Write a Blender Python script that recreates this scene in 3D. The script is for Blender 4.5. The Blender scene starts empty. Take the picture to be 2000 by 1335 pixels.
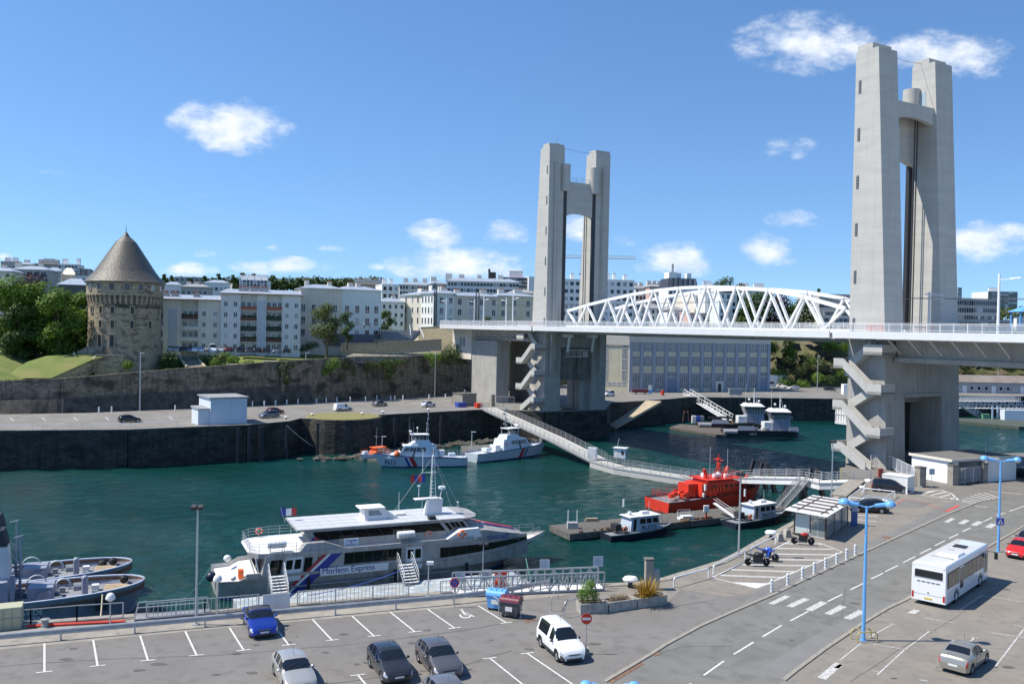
import bpy, bmesh, math, random
from mathutils import Vector, Matrix
V = Vector; PI = math.pi; R = math.radians
random.seed(7)
sc = bpy.context.scene; COL = sc.collection
# ------------------------------------------------------------ camera, sky, sun, exposure
FPX, ROLL, PITCH, CZ = 1742.136, 0.0206009, 0.0155598, 27.0
cd = bpy.data.cameras.new('camera'); cam = bpy.data.objects.new('camera', cd); COL.objects.link(cam)
cd.sensor_fit = 'HORIZONTAL'; cd.sensor_width = 36; cd.lens = 36*FPX/2000; cd.clip_start = 0.5; cd.clip_end = 20000
cam.matrix_world = Matrix.Translation((0, 0, CZ)) @ Matrix.Rotation(PI/2-PITCH, 4, 'X') @ Matrix.Rotation(ROLL, 4, 'Z')
sc.camera = cam
SUN_EL, SUN_AZ = R(54), R(-92)          # azimuth from +Y towards +X
sd = V((math.sin(SUN_AZ)*math.cos(SUN_EL), math.cos(SUN_AZ)*math.cos(SUN_EL), math.sin(SUN_EL)))
sl = bpy.data.lights.new('sun', 'SUN'); sl.energy = 5.0; sl.angle = R(0.53); sl.color = (1, .945, .84)
so = bpy.data.objects.new('sun', sl); COL.objects.link(so)
so.rotation_euler = (-sd).to_track_quat('-Z', 'Y').to_euler()
sc.view_settings.view_transform = 'Standard'; sc.view_settings.look = 'None'
sc.view_settings.exposure = 0.32; sc.view_settings.gamma = 1; sc.view_settings.use_curve_mapping = False
sc.cycles.max_bounces = 6; sc.cycles.diffuse_bounces = 3; sc.cycles.glossy_bounces = 3
sc.cycles.transparent_max_bounces = 12; sc.cycles.transmission_bounces = 4
def ray(px, py):
	"direction through a point of the photograph (2000 x 1335)"
	a0, b0 = px-1000, py-667.5
	c, s = math.cos(ROLL), math.sin(ROLL)
	a = a0*c+b0*s; b = -a0*s+b0*c
	cp, sp = math.cos(PITCH), math.sin(PITCH); v = -b/FPX
	return V((a/FPX, cp+v*sp, v*cp-sp))
def P(px, py, z=7.0):
	r = ray(px, py); t = (z-CZ)/r.z
	return V((0, 0, CZ)) + r*t
def Q(px, py, y):
	r = ray(px, py); return V((0, 0, CZ)) + r*(y/r.y)
w = bpy.data.worlds.new('World'); sc.world = w; w.use_nodes = True
nt = w.node_tree; N = nt.nodes; L = nt.links; N.clear()
def nd(t, **k):
	n = N.new(t)
	for a, b in k.items(): setattr(n, a, b)
	return n
out = nd('ShaderNodeOutputWorld'); bg = nd('ShaderNodeBackground'); bg.inputs[1].default_value = 0.125
sky = nd('ShaderNodeTexSky', sky_type='NISHITA', sun_disc=False)
sky.sun_elevation = SUN_EL; sky.sun_rotation = SUN_AZ; sky.altitude = 0; sky.air_density = 1.0; sky.dust_density = 0.0; sky.ozone_density = 3.2
def mth(op, a, b=None, c=None, clamp=False):
	n = nd('ShaderNodeMath', operation=op); n.use_clamp = clamp
	for i, x in enumerate((a, b, c)):
		if x is None: continue
		if isinstance(x, (int, float)): n.inputs[i].default_value = x
		else: L.new(x, n.inputs[i])
	return n.outputs[0]
tc = nd('ShaderNodeTexCoord'); sep = nd('ShaderNodeSeparateXYZ'); L.new(tc.outputs['Generated'], sep.inputs[0])
# the sky's blue is deepened a little, as a camera set to a clear day's contrast records it
hs = nd('ShaderNodeHueSaturation'); hs.inputs['Saturation'].default_value = 1.12; hs.inputs['Value'].default_value = 1.13
# the clear, dry air of the photograph: little of the horizon's pale band
smp = nd('ShaderNodeVectorMath', operation='MULTIPLY_ADD'); L.new(tc.outputs['Generated'], smp.inputs[0]); smp.inputs[1].default_value = (1, 1, 1.05); smp.inputs[2].default_value = (0, 0, .10)
nrmz = nd('ShaderNodeVectorMath', operation='NORMALIZE'); L.new(smp.outputs[0], nrmz.inputs[0]); L.new(nrmz.outputs[0], sky.inputs[0])
L.new(sky.outputs[0], hs.inputs['Color'])
tint = nd('ShaderNodeMix', data_type='RGBA', blend_type='MULTIPLY'); tint.inputs[0].default_value = 1; tint.inputs[7].default_value = (.93, .98, 1.03, 1); L.new(hs.outputs[0], tint.inputs[6])
# clouds: azimuth/elevation of each bank of cumulus, broken up by noise
yy = mth('MAXIMUM', sep.outputs[1], 0.02)
az = mth('DIVIDE', sep.outputs[0], yy); el = mth('DIVIDE', sep.outputs[2], yy)
nz = nd('ShaderNodeTexNoise'); nz.inputs['Scale'].default_value = 1.0; nz.inputs['Detail'].default_value = 9; nz.inputs['Roughness'].default_value = .62
cmb = nd('ShaderNodeCombineXYZ'); L.new(mth('MULTIPLY', az, 17), cmb.inputs[0]); L.new(mth('MULTIPLY', el, 30), cmb.inputs[1])
L.new(cmb.outputs[0], nz.inputs['Vector'])
clouds = [(450,245,118,58,1.05),(1580,85,150,62,.85),(1850,108,135,52,.85),(1540,288,60,26,.45),(850,460,62,32,.8),(985,455,52,26,.8),
 (900,518,145,36,1.1),(860,515,60,22,.6),(560,520,110,20,.95),(370,527,58,17,1.0),(1320,508,90,38,1.05),(1500,490,62,38,.8),(1555,430,62,22,.85),
 (1940,475,90,45,1.0),(1120,440,60,35,.7),(1235,465,40,20,.5),(10,500,26,12,.8),(530,484,18,10,.6),(640,486,45,10,.5),(735,520,20,8,.4),(1410,440,10,5,.3),(90,340,40,14,.22),(950,150,60,30,.14),(400,380,20,10,.1),(-150,430,120,40,.9),(2300,420,220,60,.8),(415,497,40,12,.45),(2160,250,120,60,.6)]
tot = None
for (px, py, rx, ry, st) in clouds:
	d = ray(px, py); a0, e0 = d.x/d.y, d.z/d.y
	qa = mth('DIVIDE', mth('SUBTRACT', az, a0), rx*1.15/FPX); qe = mth('DIVIDE', mth('SUBTRACT', el, e0), ry*1.15/FPX)
	rr = mth('ADD', mth('MULTIPLY', qa, qa), mth('MULTIPLY', qe, qe))
	g = mth('MULTIPLY', mth('SUBTRACT', 1.0, mth('POWER', rr, .7), clamp=True), st)
	tot = g if tot is None else mth('MAXIMUM', tot, g)
nn = mth('SUBTRACT', nz.outputs[0], 0.5)
dens = mth('ADD', mth('MULTIPLY', tot, 1.25), mth('MULTIPLY', nn, 3.6))
dens = mth('MULTIPLY', mth('SUBTRACT', dens, 0.10), .78)
dens = mth('MULTIPLY', dens, mth('MULTIPLY', tot, 6, clamp=True), clamp=True)
sm = mth('MULTIPLY', dens, mth('MULTIPLY', dens, mth('SUBTRACT', 3.0, mth('MULTIPLY', dens, 2))))
sm = mth('MULTIPLY', sm, mth('GREATER_THAN', sep.outputs[1], 0.05))
nz2 = nd('ShaderNodeTexNoise'); nz2.inputs['Scale'].default_value = 1.7; nz2.inputs['Detail'].default_value = 5
L.new(cmb.outputs[0], nz2.inputs['Vector'])
cr = nd('ShaderNodeMix', data_type='RGBA'); cr.inputs[6].default_value = (4.4, 5.2, 6.5, 1); cr.inputs[7].default_value = (7.2, 7.4, 7.7, 1)
L.new(mth('ADD', mth('MULTIPLY', mth('SUBTRACT', nz2.outputs[0], .38), 3.0), 0.2, clamp=True), cr.inputs[0])
mx = nd('ShaderNodeMix', data_type='RGBA'); L.new(mth('MULTIPLY', sm, .92), mx.inputs[0]); L.new(tint.outputs[2], mx.inputs[6]); L.new(cr.outputs[2], mx.inputs[7])
L.new(mx.outputs[2], bg.inputs[0]); L.new(bg.outputs[0], out.inputs[0])
# ------------------------------------------------------------ materials
MATS = {}
def mat(name, c, c2=None, rough=.7, metal=0., ns=1.5, amt=.6, bump=0., bs=None, st=(1,1,1), kind='noise', spec=.5, island=0, coat=0, trans=0, c3=None, s3=6, detail=6, dirt=None):
	if name in MATS: return MATS[name]
	m = bpy.data.materials.new(name); m.use_nodes = True; t = m.node_tree; n = t.nodes; l = t.links
	b = n['Principled BSDF']; b.inputs['Roughness'].default_value = rough; b.inputs['Metallic'].default_value = metal
	b.inputs['Specular IOR Level'].default_value = spec; b.inputs['Coat Weight'].default_value = coat; b.inputs['Coat Roughness'].default_value = .05
	c = (*c, 1)
	tcn = n.new('ShaderNodeTexCoord'); mp = n.new('ShaderNodeMapping'); mp.inputs['Scale'].default_value = st
	l.new(tcn.outputs['Object'], mp.inputs[0])
	colout = None
	if c2 is not None:
		c2 = (*c2, 1)
		if kind == 'stone':
			tx = n.new('ShaderNodeTexVoronoi'); tx.inputs['Scale'].default_value = ns; fac = tx.outputs['Color']
			sp = n.new('ShaderNodeSeparateColor'); l.new(fac, sp.inputs[0]); fac = sp.outputs[0]
		else:
			tx = n.new('ShaderNodeTexNoise'); tx.inputs['Scale'].default_value = ns; tx.inputs['Detail'].default_value = detail; fac = tx.outputs[0]
		l.new(mp.outputs[0], tx.inputs['Vector'])
		ramp = n.new('ShaderNodeMapRange'); lo = .5-.5*(1-amt) if kind != 'stone' else 0
		ramp.inputs[1].default_value = .32 if kind != 'stone' else 0; ramp.inputs[2].default_value = .68 if kind != 'stone' else 1
		l.new(fac, ramp.inputs[0])
		mixn = n.new('ShaderNodeMix'); mixn.data_type = 'RGBA'; mixn.inputs[6].default_value = c; mixn.inputs[7].default_value = c2
		l.new(ramp.outputs[0], mixn.inputs[0]); colout = mixn.outputs[2]
		if c3 is not None:
			t3 = n.new('ShaderNodeTexNoise'); t3.inputs['Scale'].default_value = s3; t3.inputs['Detail'].default_value = 5
			l.new(mp.outputs[0], t3.inputs['Vector'])
			r3 = n.new('ShaderNodeMapRange'); r3.inputs[1].default_value = .5; r3.inputs[2].default_value = .66; l.new(t3.outputs[0], r3.inputs[0])
			m3 = n.new('ShaderNodeMix'); m3.data_type = 'RGBA'; m3.inputs[7].default_value = (*c3, 1); l.new(colout, m3.inputs[6]); l.new(r3.outputs[0], m3.inputs[0]); colout = m3.outputs[2]
	if island:
		gi = n.new('ShaderNodeNewGeometry'); rm = n.new('ShaderNodeMapRange'); rm.inputs[3].default_value = 1-island; rm.inputs[4].default_value = 1+island
		l.new(gi.outputs['Random Per Island'], rm.inputs[0])
		hv = n.new('ShaderNodeHueSaturation'); l.new(rm.outputs[0], hv.inputs['Value'])
		if colout is None: hv.inputs['Color'].default_value = c
		else: l.new(colout, hv.inputs['Color'])
		colout = hv.outputs[0]
	if dirt:      # streaks of weathering running down: (colour, amount)
		t4 = n.new('ShaderNodeTexNoise'); t4.inputs['Scale'].default_value = 1; t4.inputs['Detail'].default_value = 7
		mp4 = n.new('ShaderNodeMapping'); mp4.inputs['Scale'].default_value = (1.6, 1.6, .12); l.new(tcn.outputs['Object'], mp4.inputs[0]); l.new(mp4.outputs[0], t4.inputs['Vector'])
		r4 = n.new('ShaderNodeMapRange'); r4.inputs[1].default_value = .48; r4.inputs[2].default_value = .75; r4.inputs[4].default_value = dirt[1]; l.new(t4.outputs[0], r4.inputs[0])
		m4 = n.new('ShaderNodeMix'); m4.data_type = 'RGBA'; m4.inputs[7].default_value = (*dirt[0], 1)
		if colout is None: m4.inputs[6].default_value = c
		else: l.new(colout, m4.inputs[6])
		l.new(r4.outputs[0], m4.inputs[0]); colout = m4.outputs[2]
	if colout is None: b.inputs['Base Color'].default_value = c
	else: l.new(colout, b.inputs['Base Color'])
	if bump:
		bt = n.new('ShaderNodeTexNoise' if kind != 'stone' else 'ShaderNodeTexVoronoi'); bt.inputs['Scale'].default_value = bs or ns*3
		if kind != 'stone': bt.inputs['Detail'].default_value = 5
		l.new(mp.outputs[0], bt.inputs['Vector'])
		bn = n.new('ShaderNodeBump'); bn.inputs['Strength'].default_value = min(1, bump); bn.inputs['Distance'].default_value = .1
		l.new(bt.outputs[0], bn.inputs['Height']); l.new(bn.outputs[0], b.inputs['Normal'])
	if trans:
		tr = n.new('ShaderNodeBsdfTranslucent'); ms = n.new('ShaderNodeMixShader'); ms.inputs[0].default_value = trans
		if colout is None: tr.inputs[0].default_value = c
		else: l.new(colout, tr.inputs[0])
		l.new(b.outputs[0], ms.inputs[1]); l.new(tr.outputs[0], ms.inputs[2]); l.new(ms.outputs[0], n['Material Output'].inputs[0])
	MATS[name] = m; return m
def glassy(name, c, alpha, rough=.05):
	"thin see-through pane: tinted transparency with a reflection"
	if name in MATS: return MATS[name]
	m = bpy.data.materials.new(name); m.use_nodes = True; n = m.node_tree.nodes; l = m.node_tree.links
	b = n['Principled BSDF']; b.inputs['Base Color'].default_value = (*c, 1); b.inputs['Roughness'].default_value = rough; b.inputs['Alpha'].default_value = alpha
	MATS[name] = m; return m
M = dict(
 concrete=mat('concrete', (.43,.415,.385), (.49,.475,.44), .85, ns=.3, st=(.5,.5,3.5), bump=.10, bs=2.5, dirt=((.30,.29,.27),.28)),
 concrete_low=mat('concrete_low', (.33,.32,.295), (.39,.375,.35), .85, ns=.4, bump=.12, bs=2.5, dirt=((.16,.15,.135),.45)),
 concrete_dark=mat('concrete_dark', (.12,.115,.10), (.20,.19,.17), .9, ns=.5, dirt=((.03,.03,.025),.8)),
 planter=mat('planter_concrete', (.30,.285,.25), (.45,.43,.38), .9, ns=3, bump=.2, dirt=((.12,.11,.1),.5)),
 white=mat('white_paint', (.80,.80,.79), (.74,.745,.74), .4, ns=1.2),
 bwhite=mat('bridge_white', (.80,.80,.79), (.75,.75,.74), .45, ns=.6),
 galv=mat('galvanised_steel', (.42,.43,.44), (.52,.53,.54), .45, metal=.5, ns=2.5),
 alu=mat('bare_aluminium', (.34,.335,.32), (.45,.44,.425), .55, metal=.25, ns=1.1, dirt=((.19,.18,.16),.6)),
 steel=mat('grey_steel', (.22,.24,.26), (.3,.32,.33), .5, ns=2),
 dark=mat('dark_metal', (.03,.03,.035), None, .5),
 black=mat('black_rubber', (.015,.015,.016), None, .7),
 blackgloss=mat('black_plastic', (.02,.02,.022), None, .35),
 glass=mat('dark_glass', (.010,.013,.017), None, .06, spec=.8),
 glass2=mat('tinted_glass', (.022,.018,.017), (.05,.04,.035), .1, ns=.8, spec=.6),
 wglass=mat('house_glass', (.02,.025,.032), (.16,.17,.18), .12, ns=.35, spec=.6),
 chrome=mat('chrome', (.75,.76,.78), None, .15, metal=1),
 rim=mat('alloy_rim', (.5,.51,.53), None, .3, metal=.8),
 red=mat('red_paint', (.66,.045,.018), (.56,.036,.018), .45, ns=1),
 orange=mat('orange_paint', (.85,.16,.04), None, .5),
 blue=mat('blue_paint', (.04,.09,.42), None, .4),
 navy=mat('navy_paint', (.015,.03,.12), None, .5),
 lampblue=mat('sky_blue_paint', (.13,.38,.72), (.16,.42,.76), .35, ns=1),
 hullgrey=mat('pale_grey_hull', (.44,.50,.56), (.48,.54,.60), .4, ns=1),
 boatwhite=mat('boat_white', (.62,.68,.74), (.68,.73,.77), .4, ns=1.5),
 naval=mat('naval_grey', (.27,.29,.355), (.32,.335,.40), .45, ns=1, dirt=((.1,.12,.16),.4)),
 deckgrey=mat('deck_grey', (.19,.195,.215), (.26,.265,.275), .8, ns=2),
 wood=mat('weathered_planks', (.085,.08,.072), (.16,.148,.13), .9, ns=1.5, st=(1,1,1), bump=.3),
 plank=mat('bare_wood', (.46,.36,.24), (.36,.27,.17), .8, ns=3),
 rust=mat('rusty_steel', (.14,.07,.045), (.24,.15,.10), .9, ns=4),
 rope=mat('rope', (.5,.44,.3), None, .9),
 soil=mat('soil', (.10,.07,.045), (.16,.11,.07), 1, ns=6),
 asphalt=mat('asphalt_grey_brown', (.170,.158,.144), (.198,.185,.170), .9, ns=.22, bump=.25, bs=14, c3=(.155,.143,.130), s3=1.1, detail=9),
 asphalt_w=mat('asphalt_west', (.19,.178,.16), (.235,.22,.20), .9, ns=.12, c3=(.165,.155,.14), s3=.5),
 road=mat('asphalt_road', (.158,.153,.138), (.190,.185,.168), .9, ns=.3, bump=.2, bs=14, c3=(.14,.136,.124), s3=.9, detail=9),
 patch=mat('asphalt_patch', (.20,.195,.185), (.17,.165,.155), .9, ns=.5, bump=.2, bs=14),
 beige=mat('beige_paving', (.25,.222,.185), (.205,.184,.158), .9, ns=.5, bump=.2, bs=9, c3=(.19,.175,.155), s3=1.3),
 coping=mat('stone_coping', (.33,.30,.25), (.23,.21,.18), .9, ns=1.2, bump=.3, bs=9),
 marking=mat('road_paint', (.74,.73,.70), (.50,.49,.46), .8, ns=5, detail=8, amt=.9),
 marking_worn=mat('worn_road_paint', (.66,.65,.62), (.27,.26,.24), .85, ns=7, detail=9),
 marking_red=mat('red_road_paint', (.62,.07,.05), (.45,.1,.08), .8, ns=5),
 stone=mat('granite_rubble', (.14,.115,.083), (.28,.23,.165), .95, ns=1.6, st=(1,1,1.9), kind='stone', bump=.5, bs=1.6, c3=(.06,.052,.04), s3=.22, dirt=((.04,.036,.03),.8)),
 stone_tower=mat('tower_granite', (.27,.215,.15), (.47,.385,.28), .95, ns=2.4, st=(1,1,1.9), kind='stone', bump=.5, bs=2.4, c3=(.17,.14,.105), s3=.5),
 stone_pale=mat('light_granite', (.36,.29,.20), (.48,.40,.28), .95, ns=2, st=(1,1,1.9), kind='stone', bump=.4, bs=2),  # granite in a paler tone than the rubble
 quaystone=mat('quay_granite', (.028,.026,.022), (.070,.064,.053), .85, ns=1.1, st=(1,1,2.2), kind='stone', bump=.5, bs=1.1, c3=(.014,.017,.014), s3=.2, dirt=((.012,.013,.012),.8)),
 slate=mat('slate_roof', (.07,.062,.05), (.18,.155,.12), .45, ns=3.2, st=(1,1,2.5), kind='stone', bump=.6, bs=3.2, c3=(.13,.11,.08), s3=.8),
 zinc=mat('zinc_roof', (.38,.42,.47), (.46,.50,.55), .45, metal=.3, ns=.5),
 roofgrey=mat('grey_roof', (.24,.245,.25), (.32,.325,.33), .8, ns=.6),
 cream=mat('cream_render', (.70,.645,.55), (.76,.70,.60), .85, ns=.25, dirt=((.40,.37,.32),.35)),
 palegrey=mat('pale_grey_render', (.70,.685,.66), (.76,.745,.72), .85, ns=.25, dirt=((.42,.42,.42),.3)),
 palegreen=mat('pale_green_render', (.62,.69,.66), (.67,.74,.71), .85, ns=.3),
 beigew=mat('beige_render', (.64,.575,.48), (.70,.635,.54), .85, ns=.25, dirt=((.38,.34,.28),.35)),
 whitew=mat('white_render', (.77,.765,.75), (.80,.795,.78), .85, ns=.3, dirt=((.5,.5,.5),.25)),
 greyw=mat('grey_render', (.36,.35,.34), (.42,.41,.40), .85, ns=.3),
 pink=mat('pink_render', (.55,.38,.34), (.6,.43,.38), .85, ns=.3),
 yellow=mat('pale_yellow_render', (.62,.57,.41), (.68,.63,.46), .85, ns=.3, dirt=((.36,.34,.26),.3)),
 bluegrey=mat('blue_grey_paint', (.32,.345,.40), (.37,.395,.45), .7, ns=.5),
 brick=mat('red_brick', (.30,.10,.065), (.38,.14,.09), .9, ns=3),
 grass=mat('lawn_grass', (.105,.150,.028), (.165,.195,.045), .95, ns=.25, bump=.5, bs=5, c3=(.19,.185,.06), s3=.12, detail=9),
 scrub=mat('scrub_ground', (.06,.075,.025), (.13,.13,.05), .95, ns=.3, bump=.6, bs=2, c3=(.16,.13,.09), s3=.2, detail=9),
 hill=mat('far_hillside', (.05,.075,.03), (.12,.13,.09), .95, ns=.02, detail=9),
 rock=mat('dark_rock', (.045,.04,.033), (.11,.098,.08), .95, ns=.6, bump=.9, bs=1.5, detail=9),
 drygrass=mat('dry_grass', (.17,.16,.05), (.26,.23,.10), .95, ns=1.2, bump=.5, bs=6),
 wsglass=mat('workshop_glass', (.09,.095,.105), (.30,.31,.32), .15, ns=.5, spec=.6),  # paler mottling paints the panes' reflection into the glass colour
 leaf=mat('green_leaves', (.07,.14,.016), (.14,.235,.03), .6, ns=.5, island=.35, trans=.35, spec=.3),
 leaf2=mat('dark_leaves', (.032,.068,.013), (.07,.12,.024), .6, ns=.5, island=.35, trans=.2, spec=.3),
 leaf3=mat('olive_leaves', (.075,.10,.03), (.14,.165,.05), .6, ns=.5, island=.3, trans=.2, spec=.3),
 purple=mat('purple_leaves', (.035,.012,.018), (.06,.02,.03), .6, ns=.5, island=.35, trans=.15, spec=.3),
 bright=mat('bright_leaves', (.12,.22,.03), (.2,.3,.05), .6, ns=2, island=.3, trans=.3, spec=.3),
 autumn=mat('sword_leaves', (.26,.21,.03), (.42,.20,.02), .5, ns=3, island=.5, trans=.15),
 dry=mat('dry_twigs', (.24,.17,.10), (.32,.25,.16), .9, ns=4),
 bark=mat('bark', (.10,.075,.05), (.16,.13,.09), .95, ns=3, bump=.5),
 skin=mat('skin', (.5,.32,.24), None, .6),
)
def paint(name, c, metal=.45, rough=.28):
	return mat(name, c, None, rough, metal=metal, coat=.7)
# ------------------------------------------------------------ mesh builder
class MB:
	def __init__(s): s.v = []; s.f = []; s.m = []; s.T = Matrix.Identity(4); s.mi = 0
	def add(s, vs, fs, mi=None):
		o = len(s.v); s.v += [tuple(s.T @ V(p)) for p in vs]; mi = s.mi if mi is None else mi
		for f in fs: s.f.append(tuple(i+o for i in f)); s.m.append(mi)
		return s
	def box(s, x0, x1, y0, y1, z0, z1, mi=None):
		return s.hexa([(x0,y0,z0),(x1,y0,z0),(x1,y1,z0),(x0,y1,z0)], [(x0,y0,z1),(x1,y0,z1),(x1,y1,z1),(x0,y1,z1)], mi)
	def cb(s, c, d, rz=0, mi=None):
		T = s.T; s.T = T @ Matrix.Translation(c) @ Matrix.Rotation(rz, 4, 'Z')
		s.box(-d[0]/2, d[0]/2, -d[1]/2, d[1]/2, -d[2]/2, d[2]/2, mi); s.T = T; return s
	def hexa(s, a, b, mi=None):
		return s.add(list(a)+list(b), [(3,2,1,0),(4,5,6,7),(0,1,5,4),(1,2,6,5),(2,3,7,6),(3,0,4,7)], mi)
	def frust(s, x0, x1, w0, z0, X0, X1, w1, z1, mi=None):
		"block whose bottom spans x0..x1, +-w0 and top X0..X1, +-w1"
		return s.hexa([(x0,-w0,z0),(x1,-w0,z0),(x1,w0,z0),(x0,w0,z0)], [(X0,-w1,z1),(X1,-w1,z1),(X1,w1,z1),(X0,w1,z1)], mi)
	def bar(s, p, q, w, h=None, mi=None, up=(0,0,1)):
		p, q = V(p), V(q); h = h or w; d = (q-p)
		if d.length < 1e-6: return s
		d.normalize(); u = V(up)
		if abs(d.dot(u)) > .98: u = V((1,0,0)) if abs(d.x) < .9 else V((0,1,0))
		a = d.cross(u).normalized()*w/2; b = a.cross(d).normalized()*h/2
		return s.hexa([p-a-b, p+a-b, p+a+b, p-a+b], [q-a-b, q+a-b, q+a+b, q-a+b], mi)
	def tube(s, p, q, r, r2=None, n=8, mi=None, caps=True):
		p, q = V(p), V(q); r2 = r if r2 is None else r2; d = q-p
		if d.length < 1e-6: return s
		d.normalize(); u = V((0,0,1)) if abs(d.z) < .9 else V((1,0,0)); a = d.cross(u).normalized(); b = a.cross(d).normalized()
		vs = []
		for c, rr in ((p, r), (q, r2)):
			for i in range(n): t = 2*PI*i/n; vs.append(c+a*math.cos(t)*rr+b*math.sin(t)*rr)
		fs = [(i, (i+1) % n, n+(i+1) % n, n+i) for i in range(n)]
		if caps: fs += [tuple(reversed(range(n))), tuple(range(n, 2*n))]
		return s.add(vs, fs, mi)
	def path(s, pts, r, n=6, mi=None):
		for a, b in zip(pts, pts[1:]): s.tube(a, b, r, n=n, mi=mi)
		return s
	def prism(s, poly, z0, z1, mi=None):
		n = len(poly); z0s = z0 if isinstance(z0, (list, tuple)) else [z0]*n; z1s = z1 if isinstance(z1, (list, tuple)) else [z1]*n
		vs = [(p[0], p[1], z) for p, z in zip(poly, z0s)] + [(p[0], p[1], z) for p, z in zip(poly, z1s)]
		return s.add(vs, [tuple(reversed(range(n))), tuple(range(n, 2*n))] + [(i, (i+1) % n, n+(i+1) % n, n+i) for i in range(n)], mi)
	def plate(s, pts, off, mi=None):
		"polygon in space given thickness by the vector off"
		n = len(pts); off = V(off); vs = [V(p) for p in pts] + [V(p)+off for p in pts]
		return s.add(vs, [tuple(reversed(range(n))), tuple(range(n, 2*n))] + [(i, (i+1) % n, n+(i+1) % n, n+i) for i in range(n)], mi)
	def lathe(s, prof, n=12, c=(0,0,0), mi=None, a0=0, a1=2*PI):
		c = V(c); full = abs(a1-a0-2*PI) < 1e-6; k = n if full else n+1; vs = []
		for (r, z) in prof:
			for i in range(k): t = a0+(a1-a0)*i/n; vs.append(c+V((r*math.cos(t), r*math.sin(t), z)))
		fs = []
		for j in range(len(prof)-1):
			for i in range(n): i2 = (i+1) % k; fs.append((j*k+i, j*k+i2, (j+1)*k+i2, (j+1)*k+i))
		if full:
			if prof[0][0] > 1e-4: fs.append(tuple(reversed(range(k))))
			if prof[-1][0] > 1e-4: fs.append(tuple(range((len(prof)-1)*k, len(prof)*k)))
		return s.add(vs, fs, mi)
	def ball(s, c, r, n=10, mi=None, sz=1):
		return s.lathe([(max(1e-5, r*math.cos(t)), r*sz*math.sin(t)) for t in [(-.5+i/(n//2+1))*PI for i in range(n//2+2)]], n, c, mi)
	def loft(s, rings, mi=None, closed=True, caps=True):
		k = len(rings[0]); vs = [p for r in rings for p in r]; fs = []
		for j in range(len(rings)-1):
			for i in range(k if closed else k-1): i2 = (i+1) % k; fs.append((j*k+i, j*k+i2, (j+1)*k+i2, (j+1)*k+i))
		if caps: fs += [tuple(reversed(range(k))), tuple(range((len(rings)-1)*k, len(rings)*k))]
		return s.add(vs, fs, mi)
	def torus(s, c, R0, r, axis='Z', n=14, k=6, mi=None):
		c = V(c); vs = []
		for i in range(n):
			t = 2*PI*i/n
			for j in range(k):
				u = 2*PI*j/k; rr = R0+r*math.cos(u); p = V((rr*math.cos(t), rr*math.sin(t), r*math.sin(u)))
				if axis == 'Y': p = V((p.x, p.z, p.y))
				elif axis == 'X': p = V((p.z, p.x, p.y))
				vs.append(c+p)
		fs = [(i*k+j, i*k+(j+1) % k, ((i+1) % n)*k+(j+1) % k, ((i+1) % n)*k+j) for i in range(n) for j in range(k)]
		return s.add(vs, fs, mi)
	def mesh(s, name, mats, smooth=False, fix=True):
		me = bpy.data.meshes.new(name); me.from_pydata(s.v, [], s.f)
		if not isinstance(mats, (list, tuple)): mats = [mats]
		for m in mats: me.materials.append(M[m] if isinstance(m, str) else m)
		if len(mats) > 1: me.polygons.foreach_set('material_index', s.m)
		if fix:
			bm = bmesh.new(); bm.from_mesh(me)
			if smooth: bmesh.ops.remove_doubles(bm, verts=bm.verts, dist=1e-5)
			bmesh.ops.recalc_face_normals(bm, faces=bm.faces); bm.to_mesh(me); bm.free()
		if smooth:
			me.polygons.foreach_set('use_smooth', [True]*len(me.polygons)); me.set_sharp_from_angle(angle=R(38))
		return me
	def build(s, name, mats, parent=None, smooth=False, fix=True):
		return link(name, s.mesh(name, mats, smooth, fix), parent)
LAST = [None]
def link(name, me, parent=None, loc=None, rz=None, mw=None):
	o = bpy.data.objects.new(name, me); COL.objects.link(o); o.parent = parent; LAST[0] = o
	if loc is not None: o.location = loc
	if rz is not None: o.rotation_euler = (0, 0, rz)
	if mw is not None: o.matrix_local = mw
	return o
def thing(name, label, cat, loc=(0,0,0), rz=0, group=None):
	o = bpy.data.objects.new(name, None); COL.objects.link(o); o.location = loc; o.rotation_euler = (0, 0, rz)
	return tag(o, label, cat, group)
def tag(o, label, cat, group=None):
	o['label'] = label; o['category'] = cat
	if group: o['group'] = group
	return o
def struct(o): o['kind'] = 'structure'; return o
def stuff(o): o['kind'] = 'stuff'; return o
KIDS = {}
def dup(root, loc, rz, label, group=None):
	r = root.copy(); COL.objects.link(r); r.location = loc; r.rotation_euler = (0, 0, rz); r['label'] = label
	if group: r['group'] = group
	def rec(src, dst):
		for ch in list(src.children):
			c = ch.copy(); COL.objects.link(c); c.parent = dst; rec(ch, c)
	rec(root, r); return r
def text(name, body, size, mw, mt, parent, ext=.01, align='LEFT', sx=1, bold=0, shear=0):
	c = bpy.data.curves.new(name, 'FONT'); c.body = body; c.size = size; c.extrude = ext; c.align_x = align; c.offset = bold; c.shear = shear
	o = bpy.data.objects.new(name, c); COL.objects.link(o); bpy.context.view_layer.update()
	me = bpy.data.meshes.new_from_object(o.evaluated_get(bpy.context.evaluated_depsgraph_get())); bpy.data.objects.remove(o); bpy.data.curves.remove(c)
	me.name = name; me.materials.clear(); me.materials.append(M[mt] if isinstance(mt, str) else mt)
	return link(name, me, parent, mw=mw @ Matrix.Diagonal((sx, 1, 1, 1)))
def frame3(o, x, y):
	"matrix with the given origin, x axis and (roughly) y axis"
	x = V(x).normalized(); z = x.cross(V(y)).normalized(); y = z.cross(x)
	m = Matrix((x, y, z)).transposed().to_4x4(); m.translation = V(o); return m
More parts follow.
